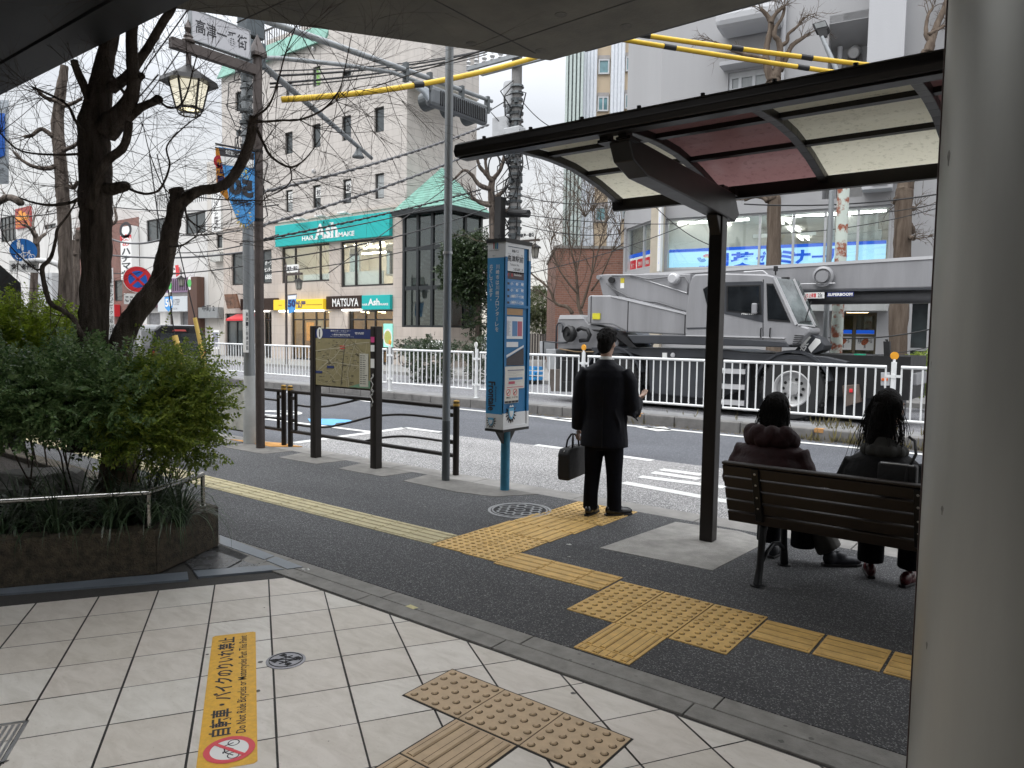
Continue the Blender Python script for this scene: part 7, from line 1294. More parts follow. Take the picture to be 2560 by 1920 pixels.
t=thing('blue_board','blue and white advertising board at the left edge of the picture','signboard',W((20,380),7.5));dS=7.5;P_=[W((-90,250),dS),W((22,250),dS),W((22,460),dS),W((-90,460),dS)];mb=MB();mb.prism(P_,W((-90,250),dS+.15)-W((-90,250),dS));mb.build('frame',MATS['hood_pale'],t);mb=MB();mb.quad(*[W(p,dS-.01)for p in((-90,280),(12,283),(12,388),(-60,420),(-90,420))]);mb.build('blue_field',M_blue,t);mb=MB();mb.text('NE',W((3,424),dS-.012),RGT,ZA,.06,.025,.01);mb.build('lettering',M_black,t);mb=MB();mb.cyl(W((-60,300),dS+.1),V((W((-60,300),dS+.1).x,W((-60,300),dS+.1).y,0)),.06,12);mb.build('post',M_galv2,t)
t=thing('stair_wall','dark sloping wall of a stair at the left edge behind the shrubs','wall',W((20,800),8.5));mb=MB();P_=[W((-200,590),8.4),W((0,662),8.4),W((52,708),8.4)];P_+=[V((P_[2].x,P_[2].y,0)),V((P_[0].x,P_[0].y,0))];mb.prism(P_,W((0,662),8.65)-W((0,662),8.4));mb.build('wall',mat('wall_dark',(.055,.058,.062),.7,var=.2,scale=4),t)

# ================================================================== SMALL LANTERNS ON THE FAR SIDE, POLES, CABLES
M_pole2=mat('concrete_pole',(.19,.185,.18),.8,var=.25,scale=6,bump=.15,bscale=60,streak=True)
def far_lamp(label,px_post,px_top,Y,lampdx,plate,s):
 b_=oY(px_post,Y);top=oY(px_top,Y).z;x=b_.x;t=thing('street_lantern',label,'street lantern',(x,Y,.0),0,'small street lanterns on the far side');mb=MB();mb.cyl((x,Y,0),(x,Y,top),.055,12);mb.lathe([(.09,0),(.03,.08),(.0,.3)],(x,Y,top),10);mb.build('post',M_lbrn,t);zc_=top-.35
 mb=MB();mb.box2((x,Y-.035,zc_-.05),(x+lampdx*1.25,Y+.035,zc_+.05));mb.build('cross_arm',M_lbrn,t);lx=x+lampdx;mb=MB();mb.cyl((lx,Y,zc_-.35),(lx,Y,zc_+.12),.025,8);mb.lathe([(.05,0),(.02,.06),(0,.2)],(lx,Y,zc_+.1),8);mb.build('finial',M_lbrn,t);lantern(t,lx,Y,zc_-.32,zc_-.32-.5*s/.8,s,mat('lantern_grey',(.30,.29,.26),.35,var=.1),M_blk)
 if plate:mb=MB();mb.box2((x+lampdx*.1,Y-.03,zc_+.08),(x+lampdx*1.0,Y+.03,zc_+.42));o_=mb.build('name_plate',M_white,t);mb=MB();mb.text('高津一番街',(x+lampdx*.55,Y-.034,zc_+.25),XA,ZA,abs(lampdx)*.8,.2,.03);mb.build('lettering',M_black,o_)
 return t,x,zc_
t,x,z_=far_lamp('small brown street lantern with name plate in front of the salon windows',q(6,365,900),q(6,365,590),19.9,.92,True,.62)
t2=thing('banner','small pale blue football banner with dark numerals on the far street lantern','banner',(x+.4,19.9,2.4));mb=MB();P_=[oY(q(6,*p),19.85)for p in((378,820),(446,812),(432,945),(388,960),(376,925))];mb.prism(P_,(0,.012,0));mb.build('cloth',M_sky,t2);mb=MB();c=oY(q(6,408,880),19.84);mb.text('50',c,XA,ZA,.55,.34,.05);mb.build('numerals',MATS['letter_navy'],t2);mb=MB();mb.quad(*[oY(q(6,*p),19.843)for p in((380,822),(444,815),(442,845),(380,850))]);mb.build('white_band',M_white,t2);mb=MB();mb.cyl((x,19.86,oY(q(6,378,815),19.86).z),oY(q(6,447,806),19.86),.02,6);mb.build('pole',M_blk,t2)
t,x,z_=far_lamp('small street lantern with name plate just right of the bus stop',q(7,300,600),q(7,305,330),27.0,.95,True,.80)
t,x,z_=far_lamp('small street lantern far left behind the leaning trunk',q(5,1352,900),q(5,1352,600),22.5,1.2,True,.75)
t2=thing('banner','tiny blue football banner on the far left street lantern','banner',(x-1,22.4,2.3));mb=MB();P_=[oY(q(5,*p),22.4)for p in((1300,830),(1362,822),(1362,910),(1330,945),(1303,915))];mb.prism(P_,(0,.012,0));mb.build('cloth',M_sky,t2);mb=MB();mb.text('50',oY(q(5,1332,875),22.39),XA,ZA,.8,.5,.04);mb.build('numerals',M_white,t2);mb=MB();mb.cyl(oY(q(5,1298,826),22.41),(x,22.41,oY(q(5,1298,826),22.41).z),.02,6);mb.build('pole',M_blk,t2)
for p_,lb in(((5,1395,610),'red pennant on the far left street lantern'),):mb=MB();mb.prism([oY(q(5,*p),22.3)for p in((1383,580),(1408,575),(1420,650),(1392,672))],(0,.01,0));tag(mb.build('pennant',M_red),lb,'pennant')
for k,(x0,x1,y0,y1)in enumerate(((1328,1352,690,790),(1486,1506,670,770))):mb=MB();P_=[oY(q(5,*p),21.8)for p in((x0,y0),(x1,y0-4),(x1,y1),(x0,y1+6))];mb.prism(P_,(0,.01,0));mb.cur=1;disc(mb,oY(q(5,(x0+x1)/2,(y0+y1)/2),21.78),0,.22,XA,ZA,14);tag(mb.build('pennant',[M_white,mat('pennant_green',(.10,.45,.12),.6,var=.1)]),('white pennant with green disc left of the far lantern','white pennant with green disc in front of the brown panel')[k],'pennant')
t=thing('utility_pole','concrete utility pole with transformers and insulators rising behind the bus stop','utility pole',(oY(D(1113,600),15.2).x,15.2,0));px_,py_=oY(D(1110,600),15.2).x,15.2;mb=MB();mb.cyl((px_,py_,-.1),(px_,py_,8.6),.17,20,.13);mb.build('shaft',M_pole2,t,smooth=True,auto=.8);OZ=lambda n,x,y:oY(q(n,x,y),py_)
mb=MB();r_=random.Random(2)
for k in range(34):z=2.2+k*.17;mb.lathe([(.165+r_.random()*.03,-.03),(.165+r_.random()*.03,.03)],(px_,py_,z),14)
for k in range(30):z=r_.uniform(3.2,7.6);a=r_.uniform(3.2,6.2);mb.box((px_+math.cos(a)*.2,py_+math.sin(a)*.2,z),(.09,.09,.12))
mb.build('band',M_galv2,t);p=OZ(3,245,745);mb=MB();mb.lathe([(.0,-.32),(.20,-.30),(.20,.20),(.19,.28),(.0,.30)],p,20);mb.build('transformer_can',MATS['panel_grey'],t,smooth=True,auto=.6);p=OZ(3,200,1030);mb=MB();mb.box((p.x,p.y-.1,p.z),(.50,.3,.62));p2=OZ(3,310,1040);mb.box((p2.x,p2.y-.2,p2.z-.1),(.5,.3,.3));mb.build('junction_box',MATS['panel_grey'],t,bevel=.03)
mb=MB()
for yy,w_ in((540,1.5),(470,2.2)):p=OZ(3,260,yy);mb.box((px_,py_-.15,p.z),(w_*1.4,.09,.10))
mb.build('cross_arm',M_galv,t);mb=MB()
for k in range(12):x=px_-1.5+k*.27;z=OZ(3,260,470).z;mb.lathe([(.03,0),(.07,.06),(.04,.1),(.075,.16),(.03,.2),(.03,.28)],(x,py_-.15,z),8)
mb.build('insulator',MATS['vent_steel'],t);mb=MB()
for k in range(34):
 a=r_.uniform(3.0,6.4);z=r_.uniform(3.0,8.0);d_=V((math.cos(a),math.sin(a),0));p=V((px_,py_,z));mb.tube([p+d_*.15,p+d_*r_.uniform(.3,.7)-ZA*r_.uniform(.1,.4),p+d_*r_.uniform(.2,.5)-ZA*r_.uniform(.5,.9),p+d_*.16-ZA*r_.uniform(.3,1.0)],.016,5)
for cxk,czk,rk in(((3,320,1310),0,.30),((3,150,1330),0,.26),((3,280,1490),0,.24)):c=OZ(*cxk);mb.tube([c+V((math.cos(k*.42)*rk*.75,-.2,math.sin(k*.42)*rk*1.2))for k in range(16)],.018,6)
mb.build('loose_wire',MATS['wire_black'],t);mb=MB();p=OZ(7,245,60);p3=OZ(7,245,380);mb.box2((p.x-.14,py_-.5,p3.z),(p.x+.06,py_-.3,p.z));mb.build('riser_box',M_blk,t)
mb=MB();p=OZ(7,345,182);mb.cyl(p+V((-.3,-.2,.06)),p+V((.3,-.2,-.02)),.10,14);mb.build('splice_tube',M_blk2,t)
M_wire=MATS['wire_black'];M_strand=mat('cable_grey',(.10,.10,.105),.6,.2,var=.3,scale=40)
CABG='overhead cables over the street'
def cable(label,a,b,sag=.15,r=.012,m=None,name='overhead_cable',group=CABG,n=14,twist=False):
 a,b=V(a),V(b);mb=MB();pts=[lerp(a,b,i/n)-ZA*sag*4*(i/n)*(1-i/n)for i in range(n+1)]
 mb.tube(pts,r,6)
 if twist:
  L_=(b-a).length;k=int(L_/.28);d_=(b-a).normalized();s_=d_.cross(ZA).normalized();P_=[]
  for i in range(k*6+1):f=i/(k*6);ph=2*PI*i/6;P_.append(lerp(a,b,f)-ZA*sag*4*f*(1-f)+(s_*math.cos(ph)+ZA*math.sin(ph))*r*1.3)
  mb.tube(P_,r*.55,4)
 o=mb.build(name,m or M_wire,smooth=True);return tag(o,label,'cable',group)
wq=lambda n,x,y,d:W(q(n,x,y),d)
cable('twisted grey cable crossing the stone building from the lamp post up to the concrete pole',wq(2,100,1535,11),wq(2,1960,985,18.5),.1,.022,M_strand,twist=True)
cable('lower twisted grey cable passing just above the salon sign',wq(2,100,1800,12),wq(2,2100,1090,18),.12,.022,M_strand,twist=True)
cable('thick black bundle of cables running across the salon sign to the concrete pole',wq(6,180,375,12),wq(6,1900,-20,19),.05,.017,twist=True)
cable('thin cable just under the salon sign bundle',wq(6,0,412,12),wq(6,1900,10,19),.12,.012)
cable('cable passing in front of the salon windows to the pruned tree',wq(6,180,545,12),wq(6,1950,130,18),.14,.014);cable('cable low across the salon windows above the small lantern',wq(6,180,640,12),wq(6,2000,250,18),.18,.010);cable('straight thin cable from the eatery sign up to the tower roof',wq(6,700,640,16),wq(2,1900,1290,18),.0,.010)
for k,(y0,y1)in enumerate(((560,400),(600,405),(660,420),(690,440))):
 cable(('uppermost','second','third','fourth')[k]+' of the black cables fanning out under the overpass edge',wq(2,240,y0,10.2),wq(2,1950,y1-10,17),.10,.018 if k in(1,2)else .011)
for k,(a,b)in enumerate((((1,1480,80),(1,640,1190)),((1,1620,95),(1,1100,840)),((1,1250,590),(1,640,1240)))):cable(('left','right','lowest')[k]+' of the cables slanting behind the lantern and the trunk',wq(*a,11),wq(*b,15),.05,.012)
for k,(a,b)in enumerate((((5,880,500),(5,2060,455)),((5,880,372),(5,1300,365)),((5,880,640),(5,2060,560)),((5,0,180),(5,640,110)),((5,900,120),(5,2200,100)),((5,1400,340),(5,2200,220)),((5,1400,480),(5,2200,335)))):
 lbs=('grey sleeved cable crossing in front of the white building behind the leaning trunk','short grey sleeved cable over the brick wall between the trunks','low cable in front of the purple shop front','cable across the red and orange logo board','high cable over the roof railing of the white building','cable from the white building window to the brown lamp post','cable below the white building window to the brown lamp post');cable(lbs[k],wq(*a,16),wq(*b,14),.10,.02 if k<2 else .012,M_strand if k<2 else None)
for k,(a,b)in enumerate((((3,330,795),(3,640,1035)),((7,320,30),(7,1060,75)),((7,330,175),(7,1820,240)),((7,330,260),(7,1120,330)),((7,400,640),(7,1820,180)),((7,1360,90),(7,1820,420)),((8,0,95),(8,1520,20)),((8,290,190),(8,1520,95)),((8,290,325),(8,1520,130)),((8,560,1140),(8,1470,1085)),((8,560,1275),(8,1470,1225)))):
 lbs=('thin stay wire running down right from the concrete pole','looping cable from the concrete pole to the shelter roof','black cable from the concrete pole across the school corner','lower black cable from the concrete pole over the bare tree','long cable rising from the bare tree to the shelter post','thin diagonal wire over the school corner windows','thick cable behind the shelter roof and plane trunks','cable along the top of the school windows','thin cable across the school ceiling lamps','pair cable in front of the school entrance','low cable in front of the school entrance above the crane deck');cable(lbs[k],wq(*a,18),wq(*b,18 if k<6 else 17),.12,.018 if k in(6,9)else .011)
mb=None
for lb,a,b,da,db,r_ in(('thick yellow cable guard spanning the road under the overpass',(2,330,785),(2,2420,425),9.2,11.5,.036),('upper yellow cable guard right of the overpass',(3,1240,270),(4,1000,515),9.5,9.8,.030),('lower yellow cable guard right of the overpass',(3,1000,290),(4,900,595),9.0,9.6,.028)):
 t=thing('cable_guard',lb,'cable guard',wq(*a,da),0,'yellow cable guards');P0,P1=wq(*a,da),wq(*b,db);mb=MB();n=18;pts=[lerp(P0,P1,i/n)-ZA*.12*4*(i/n)*(1-i/n)*(1 if 'thick' in lb else .1)for i in range(n+1)];mb.tube(pts,r_,12);mb.build('sleeve',mat('guard_yellow',(.62,.40,.02),.45,var=.12,scale=6),t,smooth=True);mb=MB();mb.tube([p-ZA*r_*.95 for p in pts],r_*.25,6);mb.build('seam',mat('seam_brown',(.25,.15,.02),.6,var=.1),t)
 for f in((.46,)if 'thick' in lb else(.03,.42,.72)if 'upper' in lb else(.24,.77)):i=f*n;p=lerp(pts[int(i)],pts[int(i)+1],i-int(i));d_=(pts[1]-pts[0]).normalized();mb=MB();mb.cyl(p-d_*.08,p+d_*.08,r_*1.22,12);mb.build('collar',M_blk2,t)
for k,(a,b,da)in enumerate((((5,1380,1135),(5,1450,1390),8.8),((5,1540,995),(5,1655,1540),9.4))):
 lb=('thick short yellow guy wire guard in front of the van window','slender yellow guy wire guard at the right side of the van')[k];t=thing('guy_guard',lb,'guy wire guard',wq(*b,da),0,'yellow guy wire guards');mb=MB();P0,P1=wq(*a,da),wq(*b,da);P1=lerp(P0,P1,1.25);mb.tube([P0,P1],.034 if k==0 else .026,12);mb.build('sleeve',mat('guard_pale_yellow',(.66,.46,.12),.5,var=.1),t,smooth=True,auto=.8);mb=MB();mb.tube([P0,wq(5,1180 if k==0 else 1240,-300,da)],.008,6);mb.build('guy_wire',M_wire,t)
# floodlight, rusty post, bicycles, boxes
t=thing('floodlight','black floodlight on a bent grey pole above the shelter roof','floodlight',(0,17,0));Yf=17.;a_=oY(q(4,735,560),Yf);b_=oY(q(4,615,290),Yf);mb=MB();mb.tube([V((a_.x,Yf,0)),a_,lerp(a_,b_,.55),b_],[.06,.055,.05,.04],10);mb.build('pole',M_galv,t,smooth=True,auto=.9);P_=[oY(q(4,*p),Yf)for p in((535,185),(640,153),(670,212),(655,240),(560,245))];mb=MB();mb.prism(P_,(0,.18,-.04));mb.build('head',M_blk2,t,bevel=.02);P_=[oY(q(4,*p),Yf-.012)for p in((555,188),(640,165),(655,205),(570,225))];mb=MB();mb.quad(*P_);mb.build('lens',mat('lens_grey',(.20,.21,.21),.2,var=.2),t);mb=MB();mb.prism([oY(q(4,*p),Yf)for p in((575,235),(655,235),(650,285),(600,298))],(0,.1,0));mb.build('bracket',M_blk2,t)
t=thing('rusty_post','pale green post with peeling rusty paint in front of the school sign','post',(0,16.8,0));a_=oY(q(8,772,300),16.8);mb=MB();mb.tube([V((a_.x,16.8,-.1)),V((a_.x,16.8,7))],.12,14);mb.build('shaft',mat('peeling_paint',(.36,.42,.38),.7,var=.1),t,smooth=True,auto=.8)
pm=MATS['peeling_paint'].node_tree;rr_=[n for n in pm.nodes if n.type=='VALTORGB'][0].color_ramp.elements;rr_[0].position=.40;rr_[0].color=(.24,.07,.035,1);rr_[1].position=.52;rr_[1].color=(.45,.50,.45,1)
def bike(label,x,y,rz,m):
 t=thing('bicycle',label,'bicycle',(x,y,.02),rz,'bicycles parked by the stair tower');L2=lambda a,b,c:t.matrix_basis @ V((a,b,c))
 for wx in(-.52,.52):
  mb=MB();mb.tube([L2(wx+math.cos(k*PI/14)*.32,0,.33+math.sin(k*PI/14)*.32)for k in range(29)],.022,8);w_=mb.build('wheel',M_rub,t);mb=MB()
  for k in range(10):mb.tube([L2(wx,0,.33),L2(wx+math.cos(k*PI/5)*.31,0,.33+math.sin(k*PI/5)*.31)],.003,4)
  mb.build('spokes',M_galv,w_)
 mb=MB()
 for a,b in(((-.52,.33),(-.1,.30)),((-.1,.30),(-.22,.75)),((-.52,.33),(-.2,.68)),((-.1,.3),(.36,.62)),((-.2,.55),(.36,.70)),((.52,.33),(.36,.72)),((.36,.72),(.33,.95))):mb.tube([L2(a[0],0,a[1]),L2(b[0],0,b[1])],.018,8)
 mb.build('frame',m,t);mb=MB();mb.box(L2(-.24,0,.80),(.24,.14,.06),rz);mb.build('saddle',M_blk2,t,bevel=.02);mb=MB();mb.tube([L2(.28,-.26,1.0),L2(.34,-.1,.97),L2(.34,.1,.97),L2(.28,.26,1.0)],.012,8);mb.build('handlebar',M_galv,t);mb=MB();mb.box(L2(.58,0,.85),(.28,.32,.24),rz);mb.build('basket',M_galv2,t)
bike('silver bicycle with a basket parked behind the railing at the plinth of the stair tower',-22.9,22.9,.15,M_alu);bike('dark bicycle nearest the noodle poster behind the railing',-24.3,23.2,.3,M_blk2)
t=thing('blue_crate','blue plastic crate on the ground beside the crane outrigger','crate',(-14.1,19.4,.02));mb=MB();mb.box((-14.1,19.4,.25),(.8,.5,.06));
for dx,dy,sx_,sy_ in((0,-.24,.8,.03),(0,.24,.8,.03),(-.39,0,.03,.45),(.39,0,.03,.45)):
 for k in range(3):mb.box((-14.1+dx,19.4+dy,.10+k*.16),(sx_,sy_,.10))
mb.build('sides',mat('crate_blue',(.02,.22,.50),.5,var=.1),t);o_=MB();o_.box((-14.1,19.4,.06),(.8,.5,.04));o_.build('base',MATS['crate_blue'],t)
t=thing('sandwich_board','white sloped notice board standing beside the bicycles','notice board',(-22,22.6,0));p=oY(q(6,1520,1230),22.6);mb=MB();mb.obox(p,(.75,0,0),(0,.02,0),V((0,.25,.3)));mb.build('face',M_white,t);mb=MB()
for s in(-.7,.7):mb.cyl((p.x+s,22.7,0),(p.x+s,22.7,p.z+.2),.02,6)
mb.build('leg',M_galv,t)
t=thing('menu_stand','small white menu stand on the pavement in front of the narrow building','menu stand',(-40,23.4,0));c=oY(q(5,1705,1165),23.4);mb=MB();mb.obox(c,(.38,0,0),(0,.02,0),(0,0,.55));mb.build('face',M_white,t);mb=MB();mb.obox(c-YA*.022,(.3,0,0),(0,.002,0),(0,0,.42));mb.build('menu',MATS['ink_grey'],t);mb=MB()
for s in(-.3,.3):mb.cyl((c.x+s,23.4,0),(c.x+s,23.4,c.z),.02,6)
mb.build('leg',M_frame,t)
t=thing('steak_board','dark tilted photo board over the eatery side door','signboard',A.p(A.u(q(5,1830,860)),2.6,-.6));mb=MB();P_=[oY(q(5,*p),23.4)for p in((1770,808),(1862,805),(1890,918),(1795,922))];mb.prism(P_,(0,.1,0));mb.build('panel',mat('steak_photo',(.12,.055,.03),.5,var=.8,scale=3,det=8),t);mb=MB();mb.cyl(P_[1]+YA*.05,V((P_[1].x,24,P_[1].z)),.02,6);mb.cyl(P_[2]+YA*.05,V((P_[2].x,24,P_[2].z)),.02,6);mb.build('bracket',M_frame,t)
t=thing('awning','small red awning edge beside the eatery side door','awning',A.p(A.u(q(5,1850,1000)),2.2,-.5));mb=MB();P_=[oY(q(5,*p),23.3)for p in((1785,1003),(1932,1000),(1932,1016),(1785,1018))];mb.prism(P_,(0,.68,.3));mb.build('canvas',M_red,t)

# ================================================================== PEOPLE
M_skin=mat('skin',(.40,.25,.18),.5,var=.08,scale=20);M_hair=mat('hair_black',(.006,.005,.0045),.7,var=.4,scale=45,bump=.9,bscale=70,spec=.12);M_suit=mat('suit_navy',(.0030,.0036,.0075),.65,var=.3,scale=12,bump=.35,bscale=16,spec=.2);M_trou=mat('trousers_black',(.0035,.0038,.006),.85,var=.2,scale=9,bump=.3,bscale=12,spec=.12);M_shoe=mat('shoe_black',(.008,.008,.009),.25,var=.2,spec=.6)
def voxel(o,vs,sm=4):
 m=o.modifiers.new('merge','REMESH');m.mode='VOXEL';m.voxel_size=vs;m.use_smooth_shade=True
 if sm:s=o.modifiers.new('smooth','SMOOTH');s.iterations=sm;s.factor=.5
 return o
def kid(mb,name,m,root,smooth=True,vox=0,sm=3,bevel=0.):
 o=mb.build(name,m,smooth=smooth,bevel=bevel);o.parent=root
 if vox:voxel(o,vox,sm)
 return o
def head(mb,c,f,s=1.):
 """skull, jaw, nose, ears and neck; f = facing"""
 c=V(c);f=V(f).normalized();r=f.cross(ZA).normalized();u=r.cross(f);P=lambda a,b,d:c+(r*a+f*b+u*d)*s
 mb.ell(c,r*.074*s,f*.092*s,u*.105*s,20,14);mb.ell(P(0,.022,-.055),r*.058*s,f*.066*s,u*.062*s,16,10);mb.ell(P(0,.06,-.09),r*.026*s,f*.024*s,u*.02*s,10,8)
 mb.tube([P(0,.085,.018),P(0,.105,-.022),P(0,.098,-.032)],[.009*s,.016*s,.012*s],8)
 for k in(-1,1):mb.ell(P(k*.076,-.005,-.01),r*.011*s,f*.022*s,u*.034*s,10,8);mb.ell(P(k*.04,.068,-.02),r*.022*s,f*.016*s,u*.018*s,8,6)
 mb.ell(P(0,.086,-.055),r*.026*s,f*.010*s,u*.010*s,10,6);mb.ell(P(0,.078,.03),r*.06*s,f*.014*s,u*.012*s,10,6)
 return P
def face_bits(P,root,s=1.):
 mb=MB()
 for k in(-1,1):mb.ell(P(k*.033,.082,.006),.011*s,.011*s,.008*s,10,8)
 kid(mb,'eyes',M_white,root);mb=MB()
 for k in(-1,1):mb.ell(P(k*.033,.0915,.006),.005*s,.005*s,.006*s,8,6)
 kid(mb,'pupils',M_black,root);mb=MB()
 mb.ell(P(0,.0945,-.055),.020*s,.006*s,.004*s,10,6);kid(mb,'mouth',mat('lip',(.30,.11,.10),.5,var=.05),root);mb=MB()
 for k in(-1,1):mb.tube([P(k*.018,.092,.026),P(k*.035,.090,.032),P(k*.05,.080,.026)],.0035*s,6)
 kid(mb,'eyebrows',M_hair,root)
def hand(mb,wr,d,pn,th,curl=.6,s=1.):
 """palm with five separate curled fingers: d along the hand, pn palm normal (towards the curl), th thumb side"""
 wr,d,pn,th=V(wr),V(d).normalized(),V(pn).normalized(),V(th).normalized();pc=wr+d*.045*s
 mb.ell(pc,th*.040*s,pn*.016*s,d*.052*s,14,10)
 for i,(o,l,r_)in enumerate(((.030,.072,.0085),(.010,.080,.0088),(-.011,.074,.0084),(-.030,.058,.0075))):
  b=wr+d*.085*s+th*o*s;a=0;pts=[b-d*.03*s,b]
  for k in range(3):a+=curl*(.75+.12*i);pts.append(pts[-1]+(d*math.cos(a)+pn*math.sin(a))*l*s*(.42,.33,.25)[k])
  mb.tube(pts,[r_*s*1.1,r_*s*1.05,r_*s,r_*s*.92,r_*s*.75],8)
 b=wr+d*.025*s+th*.03*s;mb.tube([b-th*.012*s,b+th*.022*s+d*.018*s+pn*.008*s,b+th*.034*s+d*.045*s+pn*.018*s,b+th*.030*s+d*.068*s+pn*.028*s],[.013*s,.012*s,.010*s,.008*s],8)
def place(o,x,y,fx_,fy_,sx=.87):a=math.atan2(-fx_,fy_);o.matrix_basis=Matrix.Translation((x,y,0))@ Matrix.Rotation(a,4,'Z')@ Matrix.Diagonal((sx,.95,1,1));return o

# ---------------------------------------------- standing man with a briefcase (local: x right, y forward)
b=MB();Ph=head(b,(0,.03,1.452),(.35,1,-.05));b.tube([(0,-.005,1.24),(0,.005,1.32),(0,.02,1.40)],[.062,.055,.053],14)
b.loft([(0,0,.60,.15,.10),(0,0,.72,.16,.11),(0,0,.85,.145,.10),(0,.0,1.02,.165,.105),(0,-.005,1.18,.175,.10),(0,-.005,1.25,.10,.07)])
b.tube([(-.16,0,1.20),(-.215,-.01,1.12),(-.245,-.005,.93),(-.262,.035,.72)],[.05,.05,.042,.030],12);hand(b,(-.262,.035,.72),(-.02,.06,-1),(.55,.85,0),(.35,1,0),.95)
b.tube([(.16,0,1.20),(.22,-.01,1.12),(.262,.0,.915),(.285,.20,.965),(.29,.225,.975)],[.05,.05,.043,.033,.029],12);hand(b,(.29,.225,.975),(.45,.8,.28),(-.35,.1,1),(.75,-.65,.1),.30)
for sx,fy in((-1,-.03),(1,.0)):b.tube([(sx*.085,0,.72),(sx*.095,.015,.42),(sx*.112,fy,.08)],[.075,.055,.042],12);b.ell((sx*.112,fy+.06,.045),.042,.10,.04,12,8)
man=voxel(b.build('person',M_skin,smooth=True),.007,3);tag(man,'man in a dark navy suit standing with his back turned, holding a black briefcase','person');place(man,-3.09,5.33,-.38,.92);face_bits(Ph,man)
h=MB();h.ell(Ph(0,-.014,.022),.085,.098,.098,22,14);h.ell(Ph(0,-.05,-.03),.070,.055,.07,16,10);h.ell(Ph(.02,.05,.085),.06,.045,.03,12,8)
r_=random.Random(4)
for k in range(60):
 a,e_=r_.uniform(0,2*PI),r_.uniform(-.3,1.4);p=Ph(math.cos(a)*math.cos(e_)*.082,-.014+math.sin(a)*math.cos(e_)*.094,.022+math.sin(e_)*.094)
 if(p-Ph(0,.1,-.04)).length>.09:h.ell(p,.017,.017,.017,8,6)
kid(h,'hair',M_hair,man,vox=.006,sm=2)
j=MB();R_=[(0,-.005,1.315,.075,.072),(0,-.008,1.285,.10,.085),(0,-.01,1.255,.165,.095),(0,-.012,1.225,.205,.108),(0,-.012,1.17,.225,.122),(0,-.008,1.05,.222,.13),(0,-.002,.92,.205,.125),(0,.0,.82,.205,.125),(0,0,.72,.222,.135),(0,0,.63,.232,.14),(0,0,.585,.234,.141)]
j.loft(R_,28);j.tube([(-.17,-.01,1.215),(-.228,-.012,1.13),(-.255,-.008,.93),(-.272,.035,.72)],[.072,.076,.066,.056],16);j.tube([(.17,-.01,1.215),(.232,-.012,1.13),(.275,-.005,.90),(.278,.04,.885),(.29,.17,.945),(.292,.20,.96)],[.072,.076,.068,.066,.058,.054],16)
for k in range(9):a=r_.uniform(0,2*PI);z=r_.uniform(.65,1.15);j.tube([(math.cos(a)*.215,math.sin(a)*.128,z),(math.cos(a+.25)*.217,math.sin(a+.25)*.130,z-.1),(math.cos(a+.35)*.214,math.sin(a+.35)*.128,z-.2)],[.006,.016,.006],6)
for z,a in((1.0,.2),(.92,-.2),(.86,.3)):j.tube([(.215,-.055,z),(.275,-.062,z-.03+a*.1),(.325,-.02,z-.05)],[.008,.014,.008],6)
kid(j,'suit_jacket',M_suit,man,vox=.009,sm=4)
v_=MB();v_.box((0,-.146,.67),(.006,.012,.17));v_.box((0,-.139,.90),(.003,.006,.40));kid(v_,'back_seam',mat('seam_black',(.002,.002,.003),.9,var=0),man,False)
c_=MB();c_.lathe([(.060,0),(.063,.03),(.059,.04)],(0,.0,1.292),20,V((0,.15,1)),caps=False);kid(c_,'shirt_collar',M_white,man)
tr=MB();tr.loft([(0,0,.80,.17,.115),(0,0,.70,.185,.125),(0,0,.62,.19,.125),(0,0,.56,.175,.115)],24)
for sx,fy in((-1,-.03),(1,.0)):tr.tube([(sx*.09,0,.66),(sx*.098,.012,.50),(sx*.104,.012,.36),(sx*.112,fy-.01,.18),(sx*.114,fy-.005,.055)],[.098,.092,.078,.070,.072],18);tr.tube([(sx*.11-.06,fy+.02,.16),(sx*.11,fy-.07,.13),(sx*.11+.06,fy+.01,.15)],[.008,.016,.008],6);tr.tube([(sx*.11-.06,fy+.01,.10),(sx*.11,fy-.07,.085),(sx*.11+.06,fy+.02,.095)],[.008,.014,.008],6);tr.tube([(sx*.10-.07,.02,.40),(sx*.10,-.07,.37),(sx*.10+.07,.0,.39)],[.008,.014,.008],6)
kid(tr,'suit_trousers',M_trou,man,vox=.009,sm=3)
def shoe(root,x,y,ang,m=M_shoe,s=1.,name='shoe'):
 k=MB();a=V((math.sin(ang),math.cos(ang),0));r=V((a.y,-a.x,0));P=lambda f,d,z:V((x,y,0))+a*f*s+r*d*s+ZA*z*s
 k.ell(P(.075,0,.035),a*.12*s,r*.043*s,ZA*.038*s,16,10);k.ell(P(-.03,0,.05),a*.06*s,r*.038*s,ZA*.05*s,12,8);k.ell(P(.03,0,.065),a*.06*s,r*.035*s,ZA*.035*s,12,8);o=kid(k,name,m,root,vox=.006,sm=3)
 k=MB();pts=[P(-.09,-.025,0),P(-.09,.025,0),P(-.03,.036,0),P(.06,.043,0),P(.14,.040,0),P(.19,.015,0),P(.19,-.015,0),P(.14,-.040,0),P(.06,-.043,0),P(-.03,-.036,0)];k.prism(pts,ZA*.018*s);q_=k.build('sole',M_blk2,bevel=.003);q_.parent=o;return o
shoe(man,-.112,-.05,.25);shoe(man,.112,-.01,1.05)
ph_=MB();ph_.obox((.345,.325,1.015),V((.035,-.02,.0)),V((.02,.045,.05)),V((-.003,-.005,.004)))
bw=place(bpy.data.objects.new('tmp',None),-3.09,5.33,-.38,.92).matrix_basis
t=thing('briefcase','black soft briefcase with looped handles hanging from the standing man\'s left hand','briefcase',bw @ V((-.29,.06,.28)));T=lambda x,y,z:bw @ V((x,y,z))
